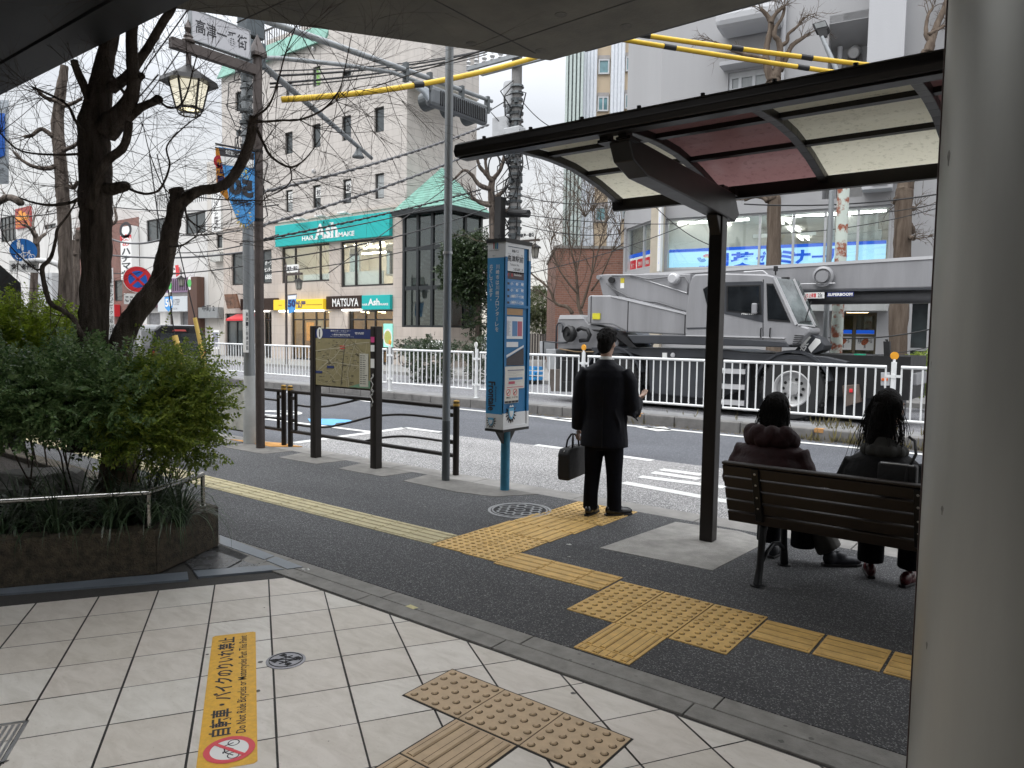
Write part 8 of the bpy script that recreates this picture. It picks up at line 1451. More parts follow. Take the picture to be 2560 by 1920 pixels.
fr_,rt2=(bw.to_3x3()@ V((.25,1,0))).normalized(),(bw.to_3x3()@ V((1,-.25,0))).normalized();cB=T(-.315,.05,.42)
mb=MB();P=lambda a,b_,z:cB+fr_*a+rt2*b_+ZA*z;mb.prism([P(-.19,-.055,-.125),P(.19,-.055,-.125),P(.20,-.055,.10),P(.16,-.055,.14),P(-.16,-.055,.14),P(-.20,-.055,.10)],rt2*.11);mb.build('body',mat('bag_black',(.005,.005,.006),.7,var=.3,scale=20,bump=.2,bscale=90),t,bevel=.018);mb=MB();mb.prism([P(-.15,-.075,-.11),P(.15,-.075,-.11),P(.15,-.075,.04),P(-.15,-.075,.04)],rt2*.025);mb.build('front_pocket',MATS['bag_black'],t,bevel=.01)
for s in(-.03,.03):mb=MB();mb.tube([P(-.075,s,.13),P(-.06,s*.8,.20),P(-.02,s*.3,.245),P(.02,s*.3,.245),P(.06,s*.8,.20),P(.075,s,.13)],.008,8);mb.build('handle',MATS['bag_black'],t,smooth=True)
mb=MB();mb.tube([P(-.19,.0,.12),P(0,0,.147),P(.19,0,.12)],.004,6);mb.build('zip',MATS['vent_steel'],t)

# ---------------------------------------------- two people sitting on the bench (local: x right, y forward to the road)
def puff(mb,rings,per,amp,n=30):
 out=[]
 for i in range(len(rings)-1):
  a,c=rings[i],rings[i+1]
  for k in range(8):
   f=k/8;r=[a[m]+(c[m]-a[m])*f for m in range(5)];bump=1+amp*abs(math.sin(PI*r[2]/per));out.append((r[0],r[1],r[2],r[3]*bump,r[4]*bump))
 mb.loft(out+[rings[-1]],n)
def puff_tube(mb,pts,rad,per,amp,n=16):
 P_,R2=[],[];acc=0
 for i in range(len(pts)-1):
  a,c=V(pts[i]),V(pts[i+1])
  for k in range(8):f=k/8;P_.append(lerp(a,c,f));acc+=(c-a).length/8;R2.append((rad[i]+(rad[i+1]-rad[i])*f)*(1+amp*abs(math.sin(PI*acc/per))))
 mb.tube(P_+[V(pts[-1])],R2+[rad[-1]],n)
def seated(x,y,label,coat,coatname,puffy,lean,facing,sz):
 b=MB();hz_=1.03*sz;hc=(0,.10+lean,hz_+.02);Ph=head(b,hc,facing,.95);b.tube([(0,.02+lean*.6,hz_-.22),(0,.06+lean*.9,hz_-.08)],[.055,.05],12)
 b.loft([(0,-.02,.43,.16,.12),(0,.0,.56,.15,.10),(0,.02+lean*.4,.70,.155,.10),(0,.03+lean*.6,.79,.155,.09),(0,.03+lean*.7,.83,.08,.06)])
 for s in(-1,1):
  b.tube([(s*.09,0,.50),(s*.10,.40,.49),(s*.11,.46,.44),(s*.12,.44,.16)],[.075,.062,.055,.04],12)
  b.tube([(s*.15,.03+lean*.6,.79),(s*.215,.04+lean*.4,.62),(s*.17,.24,.58),(s*.08,.33,.57)],[.048,.045,.036,.028],10);hand(b,(s*.08,.33,.57),(-s*.8,.5,-.1),(0,-.2,-1),(0,1,.1),.4,.9)
 o=voxel(b.build('person',M_skin,smooth=True),.008,3);tag(o,label,'person');place(o,x,y,0,1,.92);face_bits(Ph,o,.95)
 j=MB();rg=[(0,-.03,.42,.235,.17),(0,-.03,.52,.24,.175),(0,-.01,.64,.235,.165),(0,.01+lean*.4,.75,.225,.15),(0,.02+lean*.6,.82,.19,.13),(0,.03+lean*.7,.865,.11,.10)]
 if puffy:puff(j,rg,.095,.07)
 else:j.loft(rg,26)
 for s in(-1,1):
  pts=[(s*.16,.02+lean*.6,.79),(s*.245,.03+lean*.4,.60),(s*.19,.22,.57),(s*.10,.31,.57)]
  (puff_tube(j,pts,[.085,.088,.075,.055],.09,.10)if puffy else j.tube(pts,[.072,.072,.062,.048],14))
 kid(j,coatname,coat,o,vox=.009,sm=2)
 tr=MB()
 for s in(-1,1):tr.tube([(s*.09,-.05,.51),(s*.10,.38,.50),(s*.115,.46,.45),(s*.125,.45,.30),(s*.125,.44,.10)],[.095,.085,.08,.085,.085],16)
 kid(tr,'trousers',M_trou,o,vox=.010,sm=3);return o,Ph
M_wcoat=mat('coat_maroon',(.022,.007,.008),.65,var=.3,scale=10,bump=.4,bscale=25,spec=.2);M_bcoat=mat('coat_black',(.0045,.0045,.005),.75,var=.3,scale=10,bump=.4,bscale=18,spec=.15)
o,Ph=seated(-1.50,4.66,'person sitting on the bench in a maroon quilted down jacket with a thick hood',M_wcoat,'down_jacket',True,.05,(.5,1,-.1),1.0)
h=MB();h.ell(Ph(0,-.012,.018),.086,.098,.100,22,14);h.ell(Ph(0,-.05,-.05),.075,.055,.09,16,10);h.tube([Ph(.06,-.04,-.05),Ph(.085,-.03,-.13),Ph(.10,.02,-.19)],[.03,.03,.012],8)
for k in range(40):a=r_.uniform(.6,2*PI-.6)+PI/2;h.tube([Ph(math.cos(a)*.08,-.014+math.sin(a)*.09,-.0),Ph(math.cos(a)*.09,-.02+math.sin(a)*.10,-.08),Ph(math.cos(a+.1)*.088,-.02+math.sin(a)*.1,-.14)],[.012,.014,.006],6)
kid(h,'hair',M_hair,o,vox=.007,sm=1)
def strands(Ph,root,n,ln,seed):
 g_=random.Random(seed);k_=MB()
 for i in range(n):
  a=g_.uniform(PI*.95,PI*2.05);e_=g_.uniform(-.2,.9);p=Ph(math.cos(a)*math.cos(e_)*.09,-.012+math.sin(a)*math.cos(e_)*.104,.018+math.sin(e_)*.104);pts=[p];d=V((math.cos(a)*.5,math.sin(a)*.5,-.3));L_=ln*g_.uniform(.5,1.15)
  for j in range(6):d=(d*.6+V((g_.gauss(0,.22),g_.gauss(0,.22),-.75))).normalized();pts.append(pts[-1]+d*L_/6+V((math.cos(a),math.sin(a),0))*.002)
  k_.tube(pts,[.0022,.0021,.002,.0018,.0015,.001,.0006],4)
 kid(k_,'hair_strands',M_hair,root)
strands(Ph,o,170,.20,3)
hd2=MB()
for k in range(13):a=PI+.15+k*(PI-.3)/12;hd2.ell((math.cos(a)*.135,.06+math.sin(a)*.105,.885+.02*math.sin(k*2)),.065,.06,.062,12,8)
kid(hd2,'hood',M_wcoat,o,vox=.009,sm=2);M_trainer=mat('trainer_dark',(.02,.022,.028),.5,var=.4,scale=30)
shoe(o,.34,.50,.9,M_trainer,1.02);shoe(o,-.08,.46,.0,M_trainer,1.0);tr=MB();tr.tube([(.12,.42,.42),(.20,.48,.28),(.30,.50,.10)],[.082,.085,.09],14);kid(tr,'trouser_leg',mat('trouser_taupe',(.05,.047,.042),.8,var=.3,scale=12),o,vox=.01,sm=3)
o,Ph=seated(-.84,4.62,'person with long dark hair sitting on the bench in a black coat beside the pillar',M_bcoat,'coat',False,.04,(.7,1,-.05),1.06)
h=MB();h.ell(Ph(0,-.012,.018),.088,.100,.102,22,14);h.tube([Ph(0,-.05,.02),Ph(0,-.075,-.12),Ph(-.01,-.085,-.26),Ph(-.01,-.085,-.36)],[.085,.09,.085,.05],16,flat=.7)
for k in range(34):a=r_.uniform(PI*1.05,PI*1.95);x_=math.cos(a)*.085;h.tube([Ph(x_,-.014+math.sin(a)*.095,.0),Ph(x_*1.08,-.03+math.sin(a)*.09,-.15),Ph(x_*1.0,-.04+math.sin(a)*.08,-.28),Ph(x_*.9,-.05+math.sin(a)*.07,-.36-r_.random()*.06)],[.010,.015,.014,.004],6)
kid(h,'hair',M_hair,o,vox=.007,sm=1);strands(Ph,o,230,.42,5);sc=MB()
for k in range(12):a=2*PI*k/12;sc.ell((math.cos(a)*.10,.05+math.sin(a)*.085,.87),.045,.045,.04,10,8)
sc.tube([(0,.02,.86),(0,.05,.93)],[.075,.07],14)
kid(sc,'scarf',mat('scarf_grey',(.02,.019,.016),.9,var=.4,scale=30),o,vox=.009,sm=2);M_rshoe=mat('shoe_red',(.06,.004,.006),.3,var=.2);shoe(o,.11,.42,.2,M_rshoe,.92);shoe(o,-.13,.48,-.3,M_rshoe,.92)
t=thing('handbag','small black leather handbag with a strap hanging behind the person in the black coat','handbag',(-.70,4.33,.70));mb=MB();mb.box((-.72,4.405,.775),(.19,.075,.135));mb.build('body',MATS['bag_black'],t,bevel=.012);mb=MB();mb.tube([(-.80,4.37,.842),(-.72,4.366,.843),(-.64,4.37,.842)],.005,6);mb.build('edge_piping',MATS['vent_steel'],t,smooth=True);mb=MB();mb.tube([(-.66,4.39,.84),(-.64,4.42,.90),(-.66,4.50,.96),(-.70,4.58,.97)],.008,8);mb.build('strap',MATS['bag_black'],t,smooth=True);mb=MB();mb.tube([(-.67,4.362,.83),(-.672,4.36,.78),(-.671,4.36,.74)],[.004,.007,.009],8);mb.build('tassel',MATS['bag_black'],t)

# ================================================================== TREES, SHRUBS, GRASS
def barkmat(name,c1,c2,sc,bump=.8):
 m=mat(name,tuple((a+b)/2 for a,b in zip(c1,c2)),.9,var=.01,scale=sc,bump=bump,bscale=sc*6,det=10,streak=True,spec=.2);e=[n for n in m.node_tree.nodes if n.type=='VALTORGB'][0].color_ramp.elements;e[0].position=.36;e[0].color=(*c1,1);e[1].position=.64;e[1].color=(*c2,1);return m
M_bark=barkmat('bark_dark',(.045,.035,.029),(.18,.148,.125),18,1.);M_bark2=barkmat('bark_plane',(.075,.055,.042),(.145,.115,.09),9);M_barkg=barkmat('bark_grey',(.12,.11,.10),(.22,.205,.19),10);M_twig=mat('twig',(.075,.055,.045),.8,var=.2,scale=20)
def smooth(pts,rad,k=5):
 P_,R_=[],[];n=len(pts)
 for i in range(n-1):
  a,b,c,d=pts[max(i-1,0)],pts[i],pts[i+1],pts[min(i+2,n-1)]
  for j in range(k):s=j/k;P_.append(.5*((2*b)+(c-a)*s+(2*a-5*b+4*c-d)*s*s+(3*b-a-3*c+d)*s**3));R_.append(rad[i]+(rad[i+1]-rad[i])*s)
 return P_+[pts[-1]],R_+[rad[-1]]
def limb(mb,spec,dep,n=12,wob=.06,ddep=0.):
 """spec: (zoom, x, y, width) along the limb"""
 if n==7:n,wob,spec=9,.10,[(z,x,y,w_*.8)for z,x,y,w_ in spec]
 k=len(spec);ds=[dep-ddep*i/max(1,k-1)for i in range(k)]
 pts=[W(q(z,x,y),ds[i])for i,(z,x,y,w_)in enumerate(spec)];rad=[w_/2*700/2212*ds[i]/CF for i,(z,x,y,w_)in enumerate(spec)]
 P_,R_=smooth(pts,rad);o=len(mb.v);mb.tube(P_,R_,n)
 if n>7:
  for i in range(o,len(mb.v)):
   c=P_[min((i-o)//n,len(P_)-1)];r=R_[min((i-o)//n,len(R_)-1)];mb.v[i]=c+(mb.v[i]-c)*(1+wob*2.2*mnoise.noise(mb.v[i]*(1.2/max(r,.02)))+wob*mnoise.noise(mb.v[i]*(3.5/max(r,.02))))
 return pts
def twig(mb,p,d,l,r,rg,lev=2,droop=.0,spread=.55):
 n=max(5,int(l/.045));pts=[V(p)];d=V(d).normalized();st=l/n;cv=V((0,0,0))
 for i in range(n):
  cv=cv*.85+V((rg.gauss(0,.028),rg.gauss(0,.028),rg.gauss(0,.028)-droop*.006));d=(d+cv).normalized();pts.append(pts[-1]+d*st)
 mb.tube(pts,[r*(1-.8*i/n)for i in range(n+1)],5 if r>.004 else 4,cap=False)
 if lev:
  for k in range(rg.randint(2,4)):
   i=rg.randint(max(1,n//5),n-1);dd=(pts[i+1]-pts[i]).normalized();a=V((rg.gauss(0,1),rg.gauss(0,1),rg.gauss(0,1)));a=(a-dd*a.dot(dd)).normalized();twig(mb,pts[i],dd+a*rg.uniform(spread*.6,spread*1.4),l*rg.uniform(.4,.7),r*.6,rg,lev-1,droop,spread)
def tree(label,base,group=None,name='bare_tree'):return thing(name,label,'tree',base,0,group)
dA=5.1;bA=W(q(5,720,1500),dA);bA.z=.2
t=tree('big dark pruned tree with the thickest vertical trunk, rising from the planter',bA);rg=random.Random(21)
mb=MB();c0=W(q(5,720,1450),dA);base=[V((c0.x+.01,c0.y+.03,.15))]
limb(mb,[('a',720,560,330),('a',720,200,270),(5,718,1450,245),(5,735,1200,222),(5,745,900,212),(5,760,600,208),(5,762,300,222),(5,755,60,245),(1,752,1300,232),(1,742,1020,240),(1,790,720,175),(1,830,470,135),(1,890,200,120),(1,920,-120,100)],dA,18);mb.build('trunk',M_bark,t,smooth=True)
LB=[[(1,830,1040,190),(1,930,940,165),(1,1010,820,125),(1,1055,680,100),(1,1045,500,92),(1,1040,250,86),(1,1060,0,80)],[(1,880,700,90),(1,1000,610,78),(1,1085,500,68),(1,1190,340,66),(1,1290,170,64),(1,1345,90,62),(1,1420,-60,55)],[(1,720,800,85),(1,660,670,66),(1,610,560,60),(1,585,480,55)],[(1,1010,920,95),(1,1110,850,66),(1,1200,810,58),(1,1250,785,72),(1,1262,790,40)],[(1,700,1640,85),(1,770,1440,72),(1,850,1270,70),(1,960,1180,66),(1,1005,1080,62),(1,1020,960,60)],[(1,800,1500,130),(1,900,1490,95),(1,985,1470,82),(1,1000,1475,45)],[(1,1060,660,60),(1,1115,600,55),(1,1130,610,30)]]
tips=[]
for i,s in enumerate(LB):mb=MB();pts=limb(mb,s,dA-.10 if i in(4,)else dA-.02,12,.05,.15);tips.append(pts);mb.build('limb',M_bark,t,smooth=True)
mb=MB();TH=[[(1,1262,790,26),(1,1290,825,22),(1,1350,855,20),(1,1430,825,18),(1,1485,710,16),(1,1520,570,14),(1,1555,440,11)],[(1,1000,1480,30),(1,1090,1520,26),(1,1180,1530,24),(1,1270,1485,22),(1,1340,1310,20),(1,1320,1150,16),(1,1480,980,12),(1,1560,930,8)],[(1,640,1215,26),(1,420,1222,22),(1,160,1190,18),(1,0,1050,14),(1,-80,960,10)],[(1,665,1040,38),(1,600,960,30),(1,540,840,26),(1,440,770,22),(1,250,685,18)],[(1,1000,760,34),(1,890,600,22),(1,840,480,18),(1,815,380,14)],[(1,640,1560,40),(1,560,1600,34),(1,400,1620,28),(1,260,1600,20),(1,150,1560,14)],[(1,1340,1530,14),(1,1270,1440,12),(1,1180,1200,9),(1,1130,980,7)],[(1,1570,1560,12),(1,1800,1580,12),(1,2090,1585,10)]]
tp=[]
for s in TH:mb=MB();tp.append(limb(mb,s,dA-.1,7,.02,.1));mb.build('thin_branch',M_bark,t,smooth=True)
mb=MB()
for pts in tp+tips:
 for k in range(7):i=rg.randint(len(pts)//2,len(pts)-1);twig(mb,pts[i],RGT*rg.uniform(-.7,1)+ZA*rg.uniform(-.5,.8)+FWD*rg.uniform(-.4,.4),rg.uniform(.35,.9),rg.uniform(.0018,.003),rg,2,.3)
for k in range(22):twig(mb,W(q(1,rg.uniform(200,760),rg.uniform(560,1600)),dA),RGT*rg.uniform(-1,.2)+ZA*rg.uniform(-.3,.7),rg.uniform(.4,1.0),.0024,rg,2,.2)
mb.build('twigs',M_twig,t)
bB=W(q(5,970,1520),dA+.15);t=tree('dark leaning tree beside the thick trunk, its arm reaching to the lamp post',(bB.x,bB.y,.2));dB_=dA+.15
mb=MB();limb(mb,[('a',900,420,200),(5,965,1500,150),(5,935,1290,172),(5,1015,1050,168),(5,1150,860,165),(5,1258,720,150),(5,1298,560,142),(5,1340,340,128),(5,1390,120,116),(1,1400,1540,112),(1,1392,1495,118)],dB_,16);mb.build('trunk',M_bark,t,smooth=True)
LB=[[(1,1400,1640,95),(1,1480,1560,92),(1,1580,1505,78),(1,1700,1490,76),(1,1810,1430,76),(1,1900,1300,80),(1,1975,1110,76),(1,2005,920,70)]];tips=[]
for s in LB:mb=MB();tips.append(limb(mb,s,dB_-.02,12,.05,.1));mb.build('limb',M_bark,t,smooth=True)
TH=[[(2,120,960,30),(2,220,960,24),(2,330,950,22),(2,470,945,20),(2,650,870,18),(2,780,720,15),(2,825,560,11),(2,880,280,8)],[(2,130,1010,34),(2,185,1130,28),(2,250,1240,26),(2,390,1320,22),(2,500,1270,14),(2,600,1150,9)],[(2,110,930,26),(2,230,830,20),(2,300,640,17),(2,360,420,13),(2,440,210,10)],[(2,395,1320,16),(2,405,1420,14),(2,330,1500,12),(2,210,1560,10),(2,150,1620,8)],[(5,1345,430,26),(5,1440,420,18),(5,1540,355,12)],[(5,1460,110,24),(5,1480,200,18),(5,1560,270,12),(5,1700,330,7)],[(2,470,945,12),(2,600,1010,9),(2,800,1050,7),(2,1050,1040,5)],[(2,650,870,11),(2,760,800,9),(2,900,700,7),(2,1150,660,5)]]
tp=[]
for s in TH:mb=MB();tp.append(limb(mb,s,dB_-.1,7,.02,.25));mb.build('thin_branch',M_bark,t,smooth=True)
mb=MB()
for pts in tp+tips:
 for k in range(12):i=rg.randint(1,len(pts)-1);twig(mb,pts[i],RGT*rg.uniform(-.5,1.0)+ZA*rg.uniform(-.6,.8)+FWD*rg.uniform(-.4,.4),rg.uniform(.3,.95),rg.uniform(.0018,.003),rg,2,.2)
mb.build('twigs',M_twig,t)
t=tree('slender dark crooked stem curving up left in front of the thick trunk',(W(q(5,790,1560),dA-.4).x,W(q(5,790,1560),dA-.4).y,.2),name='sapling');mb=MB()
pts=limb(mb,[('a',880,420,70),(5,800,1560,66),(5,765,1420,56),(5,730,1270,52),(5,690,1190,50),(5,620,1090,44),(5,580,1000,42),(5,500,940,38),(5,400,880,38),(5,360,770,36),(5,335,640,36),(5,340,585,36),(5,400,520,26),(5,440,380,24),(5,455,290,22),(5,540,180,14),(5,630,20,10)],dA-.35,10,.08);p2=limb(mb,[(5,338,600,26),(5,280,610,16),(5,150,500,13),(5,60,400,11),(5,0,280,9)],dA-.35,7);mb.build('stem',M_bark,t,smooth=True);mb=MB()
for P_ in(pts,p2):
 for k in range(7):twig(mb,P_[rg.randint(len(P_)//3,len(P_)-1)],RGT*rg.uniform(-1,1)+ZA*rg.uniform(-.6,.8),rg.uniform(.25,.6),.0026,rg,2)
mb.build('twigs',M_twig,t)
def pollard(label,spec,dep,branches,m,tw=5,twl=(.4,.9),r_tw=.008,group=None,seed=1,lev=1):
 rg=random.Random(seed);b_=W(q(*spec[0][:3]),dep);t=tree(label,(b_.x,b_.y,0),group);mb=MB();pts=limb(mb,[spec[0]]+list(spec),dep,14,.06);p0=pts[0];mb.tube([V((p0.x,p0.y,-.05)),p0],[spec[0][3]/2*700/2212*dep/CF*1.1,spec[0][3]/2*700/2212*dep/CF],14);mb.build('trunk',m,t,smooth=True);tips=[]
 for s in branches:mb=MB();tips.append(limb(mb,s,dep-.05,10,.10,rg.uniform(-.4,.4)));mb.build('limb',m,t,smooth=True)
 mb=MB()
 for P_ in tips:
  for k in range(tw):i=rg.randint(max(1,len(P_)-2),len(P_)-1);twig(mb,P_[i],(P_[i]-P_[i-1]).normalized()+RGT*rg.uniform(-.8,.8)+ZA*rg.uniform(-.2,.8),rg.uniform(*twl),r_tw,rg,lev,0,.8)
 mb.build('twigs',m if m is not M_bark else M_twig,t);return t
pollard('knobby pruned street tree at the far left behind the thick trunk',[(5,520,1000,110),(5,520,700,104),(5,515,400,100),(5,500,100,96),(1,490,1500,95),(1,475,1250,90),(1,455,1020,90),(1,470,800,82),(1,500,600,66),(1,510,520,55)],9.6,[[(1,420,1080,40),(1,370,1040,36),(1,320,1020,30),(1,250,1070,28),(1,190,1080,26)],[(1,440,1310,40),(1,380,1330,34),(1,280,1320,30),(1,180,1270,24),(1,110,1200,18)],[(1,450,800,34),(1,360,770,30),(1,300,720,24)],[(1,500,1190,34),(1,570,1160,30),(1,620,1130,26)],[(1,490,840,34),(1,570,820,28),(1,640,780,24)],[(1,520,1460,34),(1,580,1480,36),(1,610,1440,28)],[(1,160,1600,60),(1,60,1560,50),(1,-60,1640,50)]],M_bark,5,(.25,.7),.006,seed=5)
pollard('thinner street tree left of the knobby pruned tree by the blue sign',[(5,262,1050,62),(5,265,800,58),(5,275,600,52),(5,290,480,48),(5,280,330,36)],13.0,[[(5,280,420,30),(5,320,360,26),(5,360,330,22)],[(5,275,350,26),(5,230,280,22),(5,180,260,18)],[(5,280,340,24),(5,260,260,20),(5,270,200,14)]],M_bark,6,(.4,1.1),.007,seed=8)
pollard('street tree half hidden behind the left edge of the thick trunk',[(5,605,1000,66),(5,605,760,60),(5,600,560,56),(5,610,420,50),(5,620,300,36)],13.5,[[(5,600,500,30),(5,570,450,26),(5,580,380,20)],[(5,615,380,26),(5,640,300,22),(5,900,250,22),(5,905,130,18)]],M_bark,5,(.4,.9),.006,seed=9)
t1=pollard('plane tree with a mid brown trunk directly right of the shelter post',[(8,240,1100,118),(8,235,560,112),(8,238,300,104),(8,235,60,102),(4,225,1560,108),(4,225,1200,110),(4,230,800,112),(4,235,640,112),(4,240,580,100)],18.4,[[(4,215,640,75),(4,185,520,62),(4,172,430,52),(4,195,300,46),(4,215,190,44),(4,180,120,34),(4,130,70,26)],[(4,250,620,78),(4,275,480,62),(4,285,390,50),(4,270,320,42),(4,240,280,34),(4,255,210,30),(4,300,140,26),(4,320,60,22)],[(4,290,560,42),(4,340,440,40),(4,380,360,36),(4,450,310,30),(4,520,265,22)],[(4,290,360,34),(4,340,330,30),(4,350,270,26),(4,420,210,22),(4,470,140,16)],[(4,215,180,36),(4,250,110,30),(4,320,50,22)],[(4,190,1590,42),(4,150,1560,36),(4,80,1550,34),(4,0,1580,32)],[(4,180,470,36),(4,90,450,32),(4,-30,420,30),(3,1850,330,18)]],M_bark2,6,(.3,.8),.012,'plane trees in front of the tower block',3,2)
pollard('plane tree with a knotty brown trunk close to the grey pillar',[(8,1215,1350,120),(8,1222,1000,140),(8,1240,700,134),(8,1250,450,126),(8,1258,200,124),(8,1268,0,128),(4,1280,1450,118),(4,1370,1000,110),(4,1430,500,95),(4,1450,400,84)],18.0,[[(4,1450,420,84),(4,1480,320,66),(4,1500,260,56),(4,1540,160,50),(4,1590,50,44),(4,1640,-60,40)],[(4,1475,330,40),(4,1440,280,34),(4,1440,200,28),(4,1455,120,24),(4,1490,65,20)],[(4,1460,270,30),(4,1530,235,26),(4,1590,200,22)],[(8,1230,40,60),(8,1205,70,56),(8,1200,95,30)],[(8,1300,260,60),(8,1320,300,62),(8,1325,320,40)],[(8,1310,130,44),(8,1345,130,36)],[(8,1300,350,40),(8,1340,370,36)]],M_bark2,6,(.3,.8),.012,'plane trees in front of the tower block',4,2)
pollard('pruned dark tree with stubby crooked branches beside the concrete utility pole',[(6,2010,1200,70),(6,2005,700,66),(6,2000,350,62),(6,1995,100,60),(2,1990,1600,58),(2,1985,1480,54),(2,2000,1400,46)],18.8,[[(2,1980,1490,42),(2,1930,1480,38),(2,1880,1450,34),(2,1830,1380,28),(2,1770,1345,22),(2,1700,1410,18)],[(2,1990,1430,40),(2,1940,1370,34),(2,1890,1310,28),(2,1875,1240,22)],[(2,2005,1410,38),(2,2050,1350,32),(2,2075,1290,28),(2,2085,1230,20)],[(2,1975,1610,36),(2,1920,1600,30),(2,1830,1570,22)],[(2,2010,1560,36),(2,2070,1520,32),(2,2110,1470,24)],[(2,1960,1400,30),(2,1940,1290,24),(2,1945,1240,18)],[(6,2010,170,40),(6,2060,150,34),(6,2110,150,28)],[(6,1985,110,34),(6,1900,90,26),(6,1840,40,18)]],M_bark,5,(.35,.9),.014,seed=6)
# wide bare tree in front of the brick block
rg=random.Random(14);dT=26.;t=tree('wide bare tree with a fan of thin twigs in front of the brick block',(W(q(7,800,1000),dT).x,W(q(7,800,1000),dT).y,0));mb=MB();tips=[]
for s in([(7,810,1250,34),(7,808,1000,32),(7,780,900,28),(7,770,780,26),(7,760,640,18),(7,720,450,12),(7,690,260,7)],[(7,800,920,24),(7,840,800,22),(7,880,660,16),(7,930,480,11),(7,980,280,7)],[(7,770,800,20),(7,700,720,17),(7,620,600,12),(7,560,430,7)],[(7,880,780,18),(7,960,660,13),(7,1040,480,9),(7,1100,340,6)],[(7,730,960,34),(7,690,910,30),(7,600,880,24),(7,540,760,18),(7,400,640,12),(7,330,560,8)],[(7,760,640,13),(7,800,450,9),(7,830,200,6)],[(7,880,660,12),(7,900,420,9),(7,890,160,5)]):tips.append(limb(mb,s,dT,8,.05,rg.uniform(-1,1)))
mb.build('trunk',M_bark2,t,smooth=True);mb=MB()
for P_ in tips:
 for k in range(15):i=rg.randint(2,len(P_)-1);twig(mb,P_[i],(P_[i]-P_[i-1]).normalized()*.8+RGT*rg.uniform(-.8,.8)+ZA*rg.uniform(.1,.9)+FWD*rg.uniform(-.5,.5),rg.uniform(1.2,2.8),.014,rg,2,0,.55)
mb.build('twigs',M_bark2,t)
# leaves
def leaf(mb,c,d,n,l,wd,curl=.25):
 s=d.cross(n).normalized();mb.add([c,c+d*l*.45+s*wd*.5+n*l*curl*.3,c+d*l-n*l*curl*.4,c+d*l*.45-s*wd*.5+n*l*curl*.3,c+d*l*.5],[(0,1,4),(1,2,4),(2,3,4),(3,0,4)])
def rv(rg):return V((rg.gauss(0,1),rg.gauss(0,1),rg.gauss(0,1))).normalized()
def spray(mb,p,d,rg,n,l,wd,st,flat=.5):
 d=d.normalized();up=(ZA*flat+rv(rg)*.5).normalized();s=d.cross(up).normalized()
 for i in range(n):
  d=(d+rv(rg)*.12-ZA*.03).normalized();p=p+d*st
  for k in(-1,1):leaf(mb,p,(s*k+d*.6+rv(rg)*.3).normalized(),(up+rv(rg)*.45).normalized(),l*rg.uniform(.7,1.2),wd*rg.uniform(.8,1.2))
 leaf(mb,p,d,up,l,wd)
def shrub(label,blobs,m,seed,n,l=.030,wd=.016,st=.021,per=8,name='shrub',group=None,stemcol=None):
 rg=random.Random(seed);c0=V(blobs[0][0]);t=thing(name,label,'shrub',(c0.x,c0.y,.23),0,group);mb=MB();sm=MB();tot=sum(b[1].x*b[1].y*b[1].z if isinstance(b[1],V)else b[1]**3 for b in blobs)
 for c,r in blobs:
  c=V(c);r=r if isinstance(r,V)else V((r,r,r));k=int(n*(r.x*r.y*r.z)/tot)
  for i in range(k):
   u=rv(rg);rad=rg.random()**.42;
   if mnoise.noise(u*2.6+c*3)<-.05 and rad>.5:rad*=.62
   elif rg.random()<.12:rad*=1.22
   p=c+V((u.x*r.x,u.y*r.y,u.z*r.z))*rad;spray(mb,p,u*.7+ZA*rg.uniform(-.1,.7)+rv(rg)*.5,rg,per,l,wd,st)
  for i in range(1):u=rv(rg);e_=c+V((u.x*r.x,u.y*r.y,abs(u.z)*r.z))*.8;b_=lerp(V((c.x,c.y,.2)),V((-5.5,2.2,.2)),rg.uniform(.35,.6));mid=lerp(b_,e_,.5)+rv(rg)*.05;sm.tube([b_,mid,e_],[.007,.005,.0025],5)
 mb.build('foliage',m,t);sm.build('stems',M_twig,t);return t
M_l1=leafmat('leaf_bright',(.13,.20,.015),(.30,.38,.04),.5,.4);M_l2=leafmat('leaf_deep',(.065,.14,.045),(.24,.34,.14),.35,.28);M_l3=leafmat('leaf_mid',(.11,.19,.03),(.34,.40,.07),.45,.32)
def bl(z,x,y,d,r):return(W(q(z,x,y),d),r)
shrub('bright yellow green feathery shrub at the back left of the planter',[bl(5,60,1260,5.6,V((.40,.35,.34))),bl(5,340,1300,5.7,V((.36,.3,.34))),bl(5,500,1330,5.6,V((.25,.25,.28))),bl(5,250,1080,5.8,V((.16,.15,.22))),bl(5,90,1060,5.7,V((.10,.10,.20)))],M_l1,31,1900)
shrub('deep green small leaved shrub filling the front of the planter at the left',[bl('a',130,130,4.55,V((.34,.30,.26))),bl('a',480,120,4.5,V((.30,.28,.24))),bl('a',850,130,4.5,V((.28,.26,.24))),bl('a',-120,200,4.5,V((.25,.3,.3))),bl('a',640,-60,4.7,V((.2,.2,.16))),bl('a',760,330,4.9,V((.25,.2,.18))),bl('a',1000,330,4.9,V((.2,.2,.15)))],M_l2,32,2600,.028,.016,.019,8)
shrub('green shrub with light sprays at the right end of the planter',[bl('a',1230,160,4.75,V((.26,.26,.25))),bl('a',1450,260,4.9,V((.20,.20,.25))),bl(5,1250,1520,5.1,V((.20,.2,.16))),bl('a',1600,160,5.0,V((.14,.14,.18))),bl('a',1560,520,4.9,V((.10,.1,.12))),bl('a',1130,380,4.6,V((.22,.2,.20))),bl('a',1420,480,4.8,V((.14,.14,.16))),bl('a',1740,150,5.0,V((.09,.09,.07))),bl(5,1660,1340,5.1,V((.06,.06,.10))),bl(5,1280,1250,5.2,V((.04,.04,.14))),bl(5,1480,1420,5.1,V((.13,.12,.12)))],M_l3,33,1900)
M_gr=leafmat('grass_dark',(.03,.06,.028),(.12,.165,.095),.25,.28)
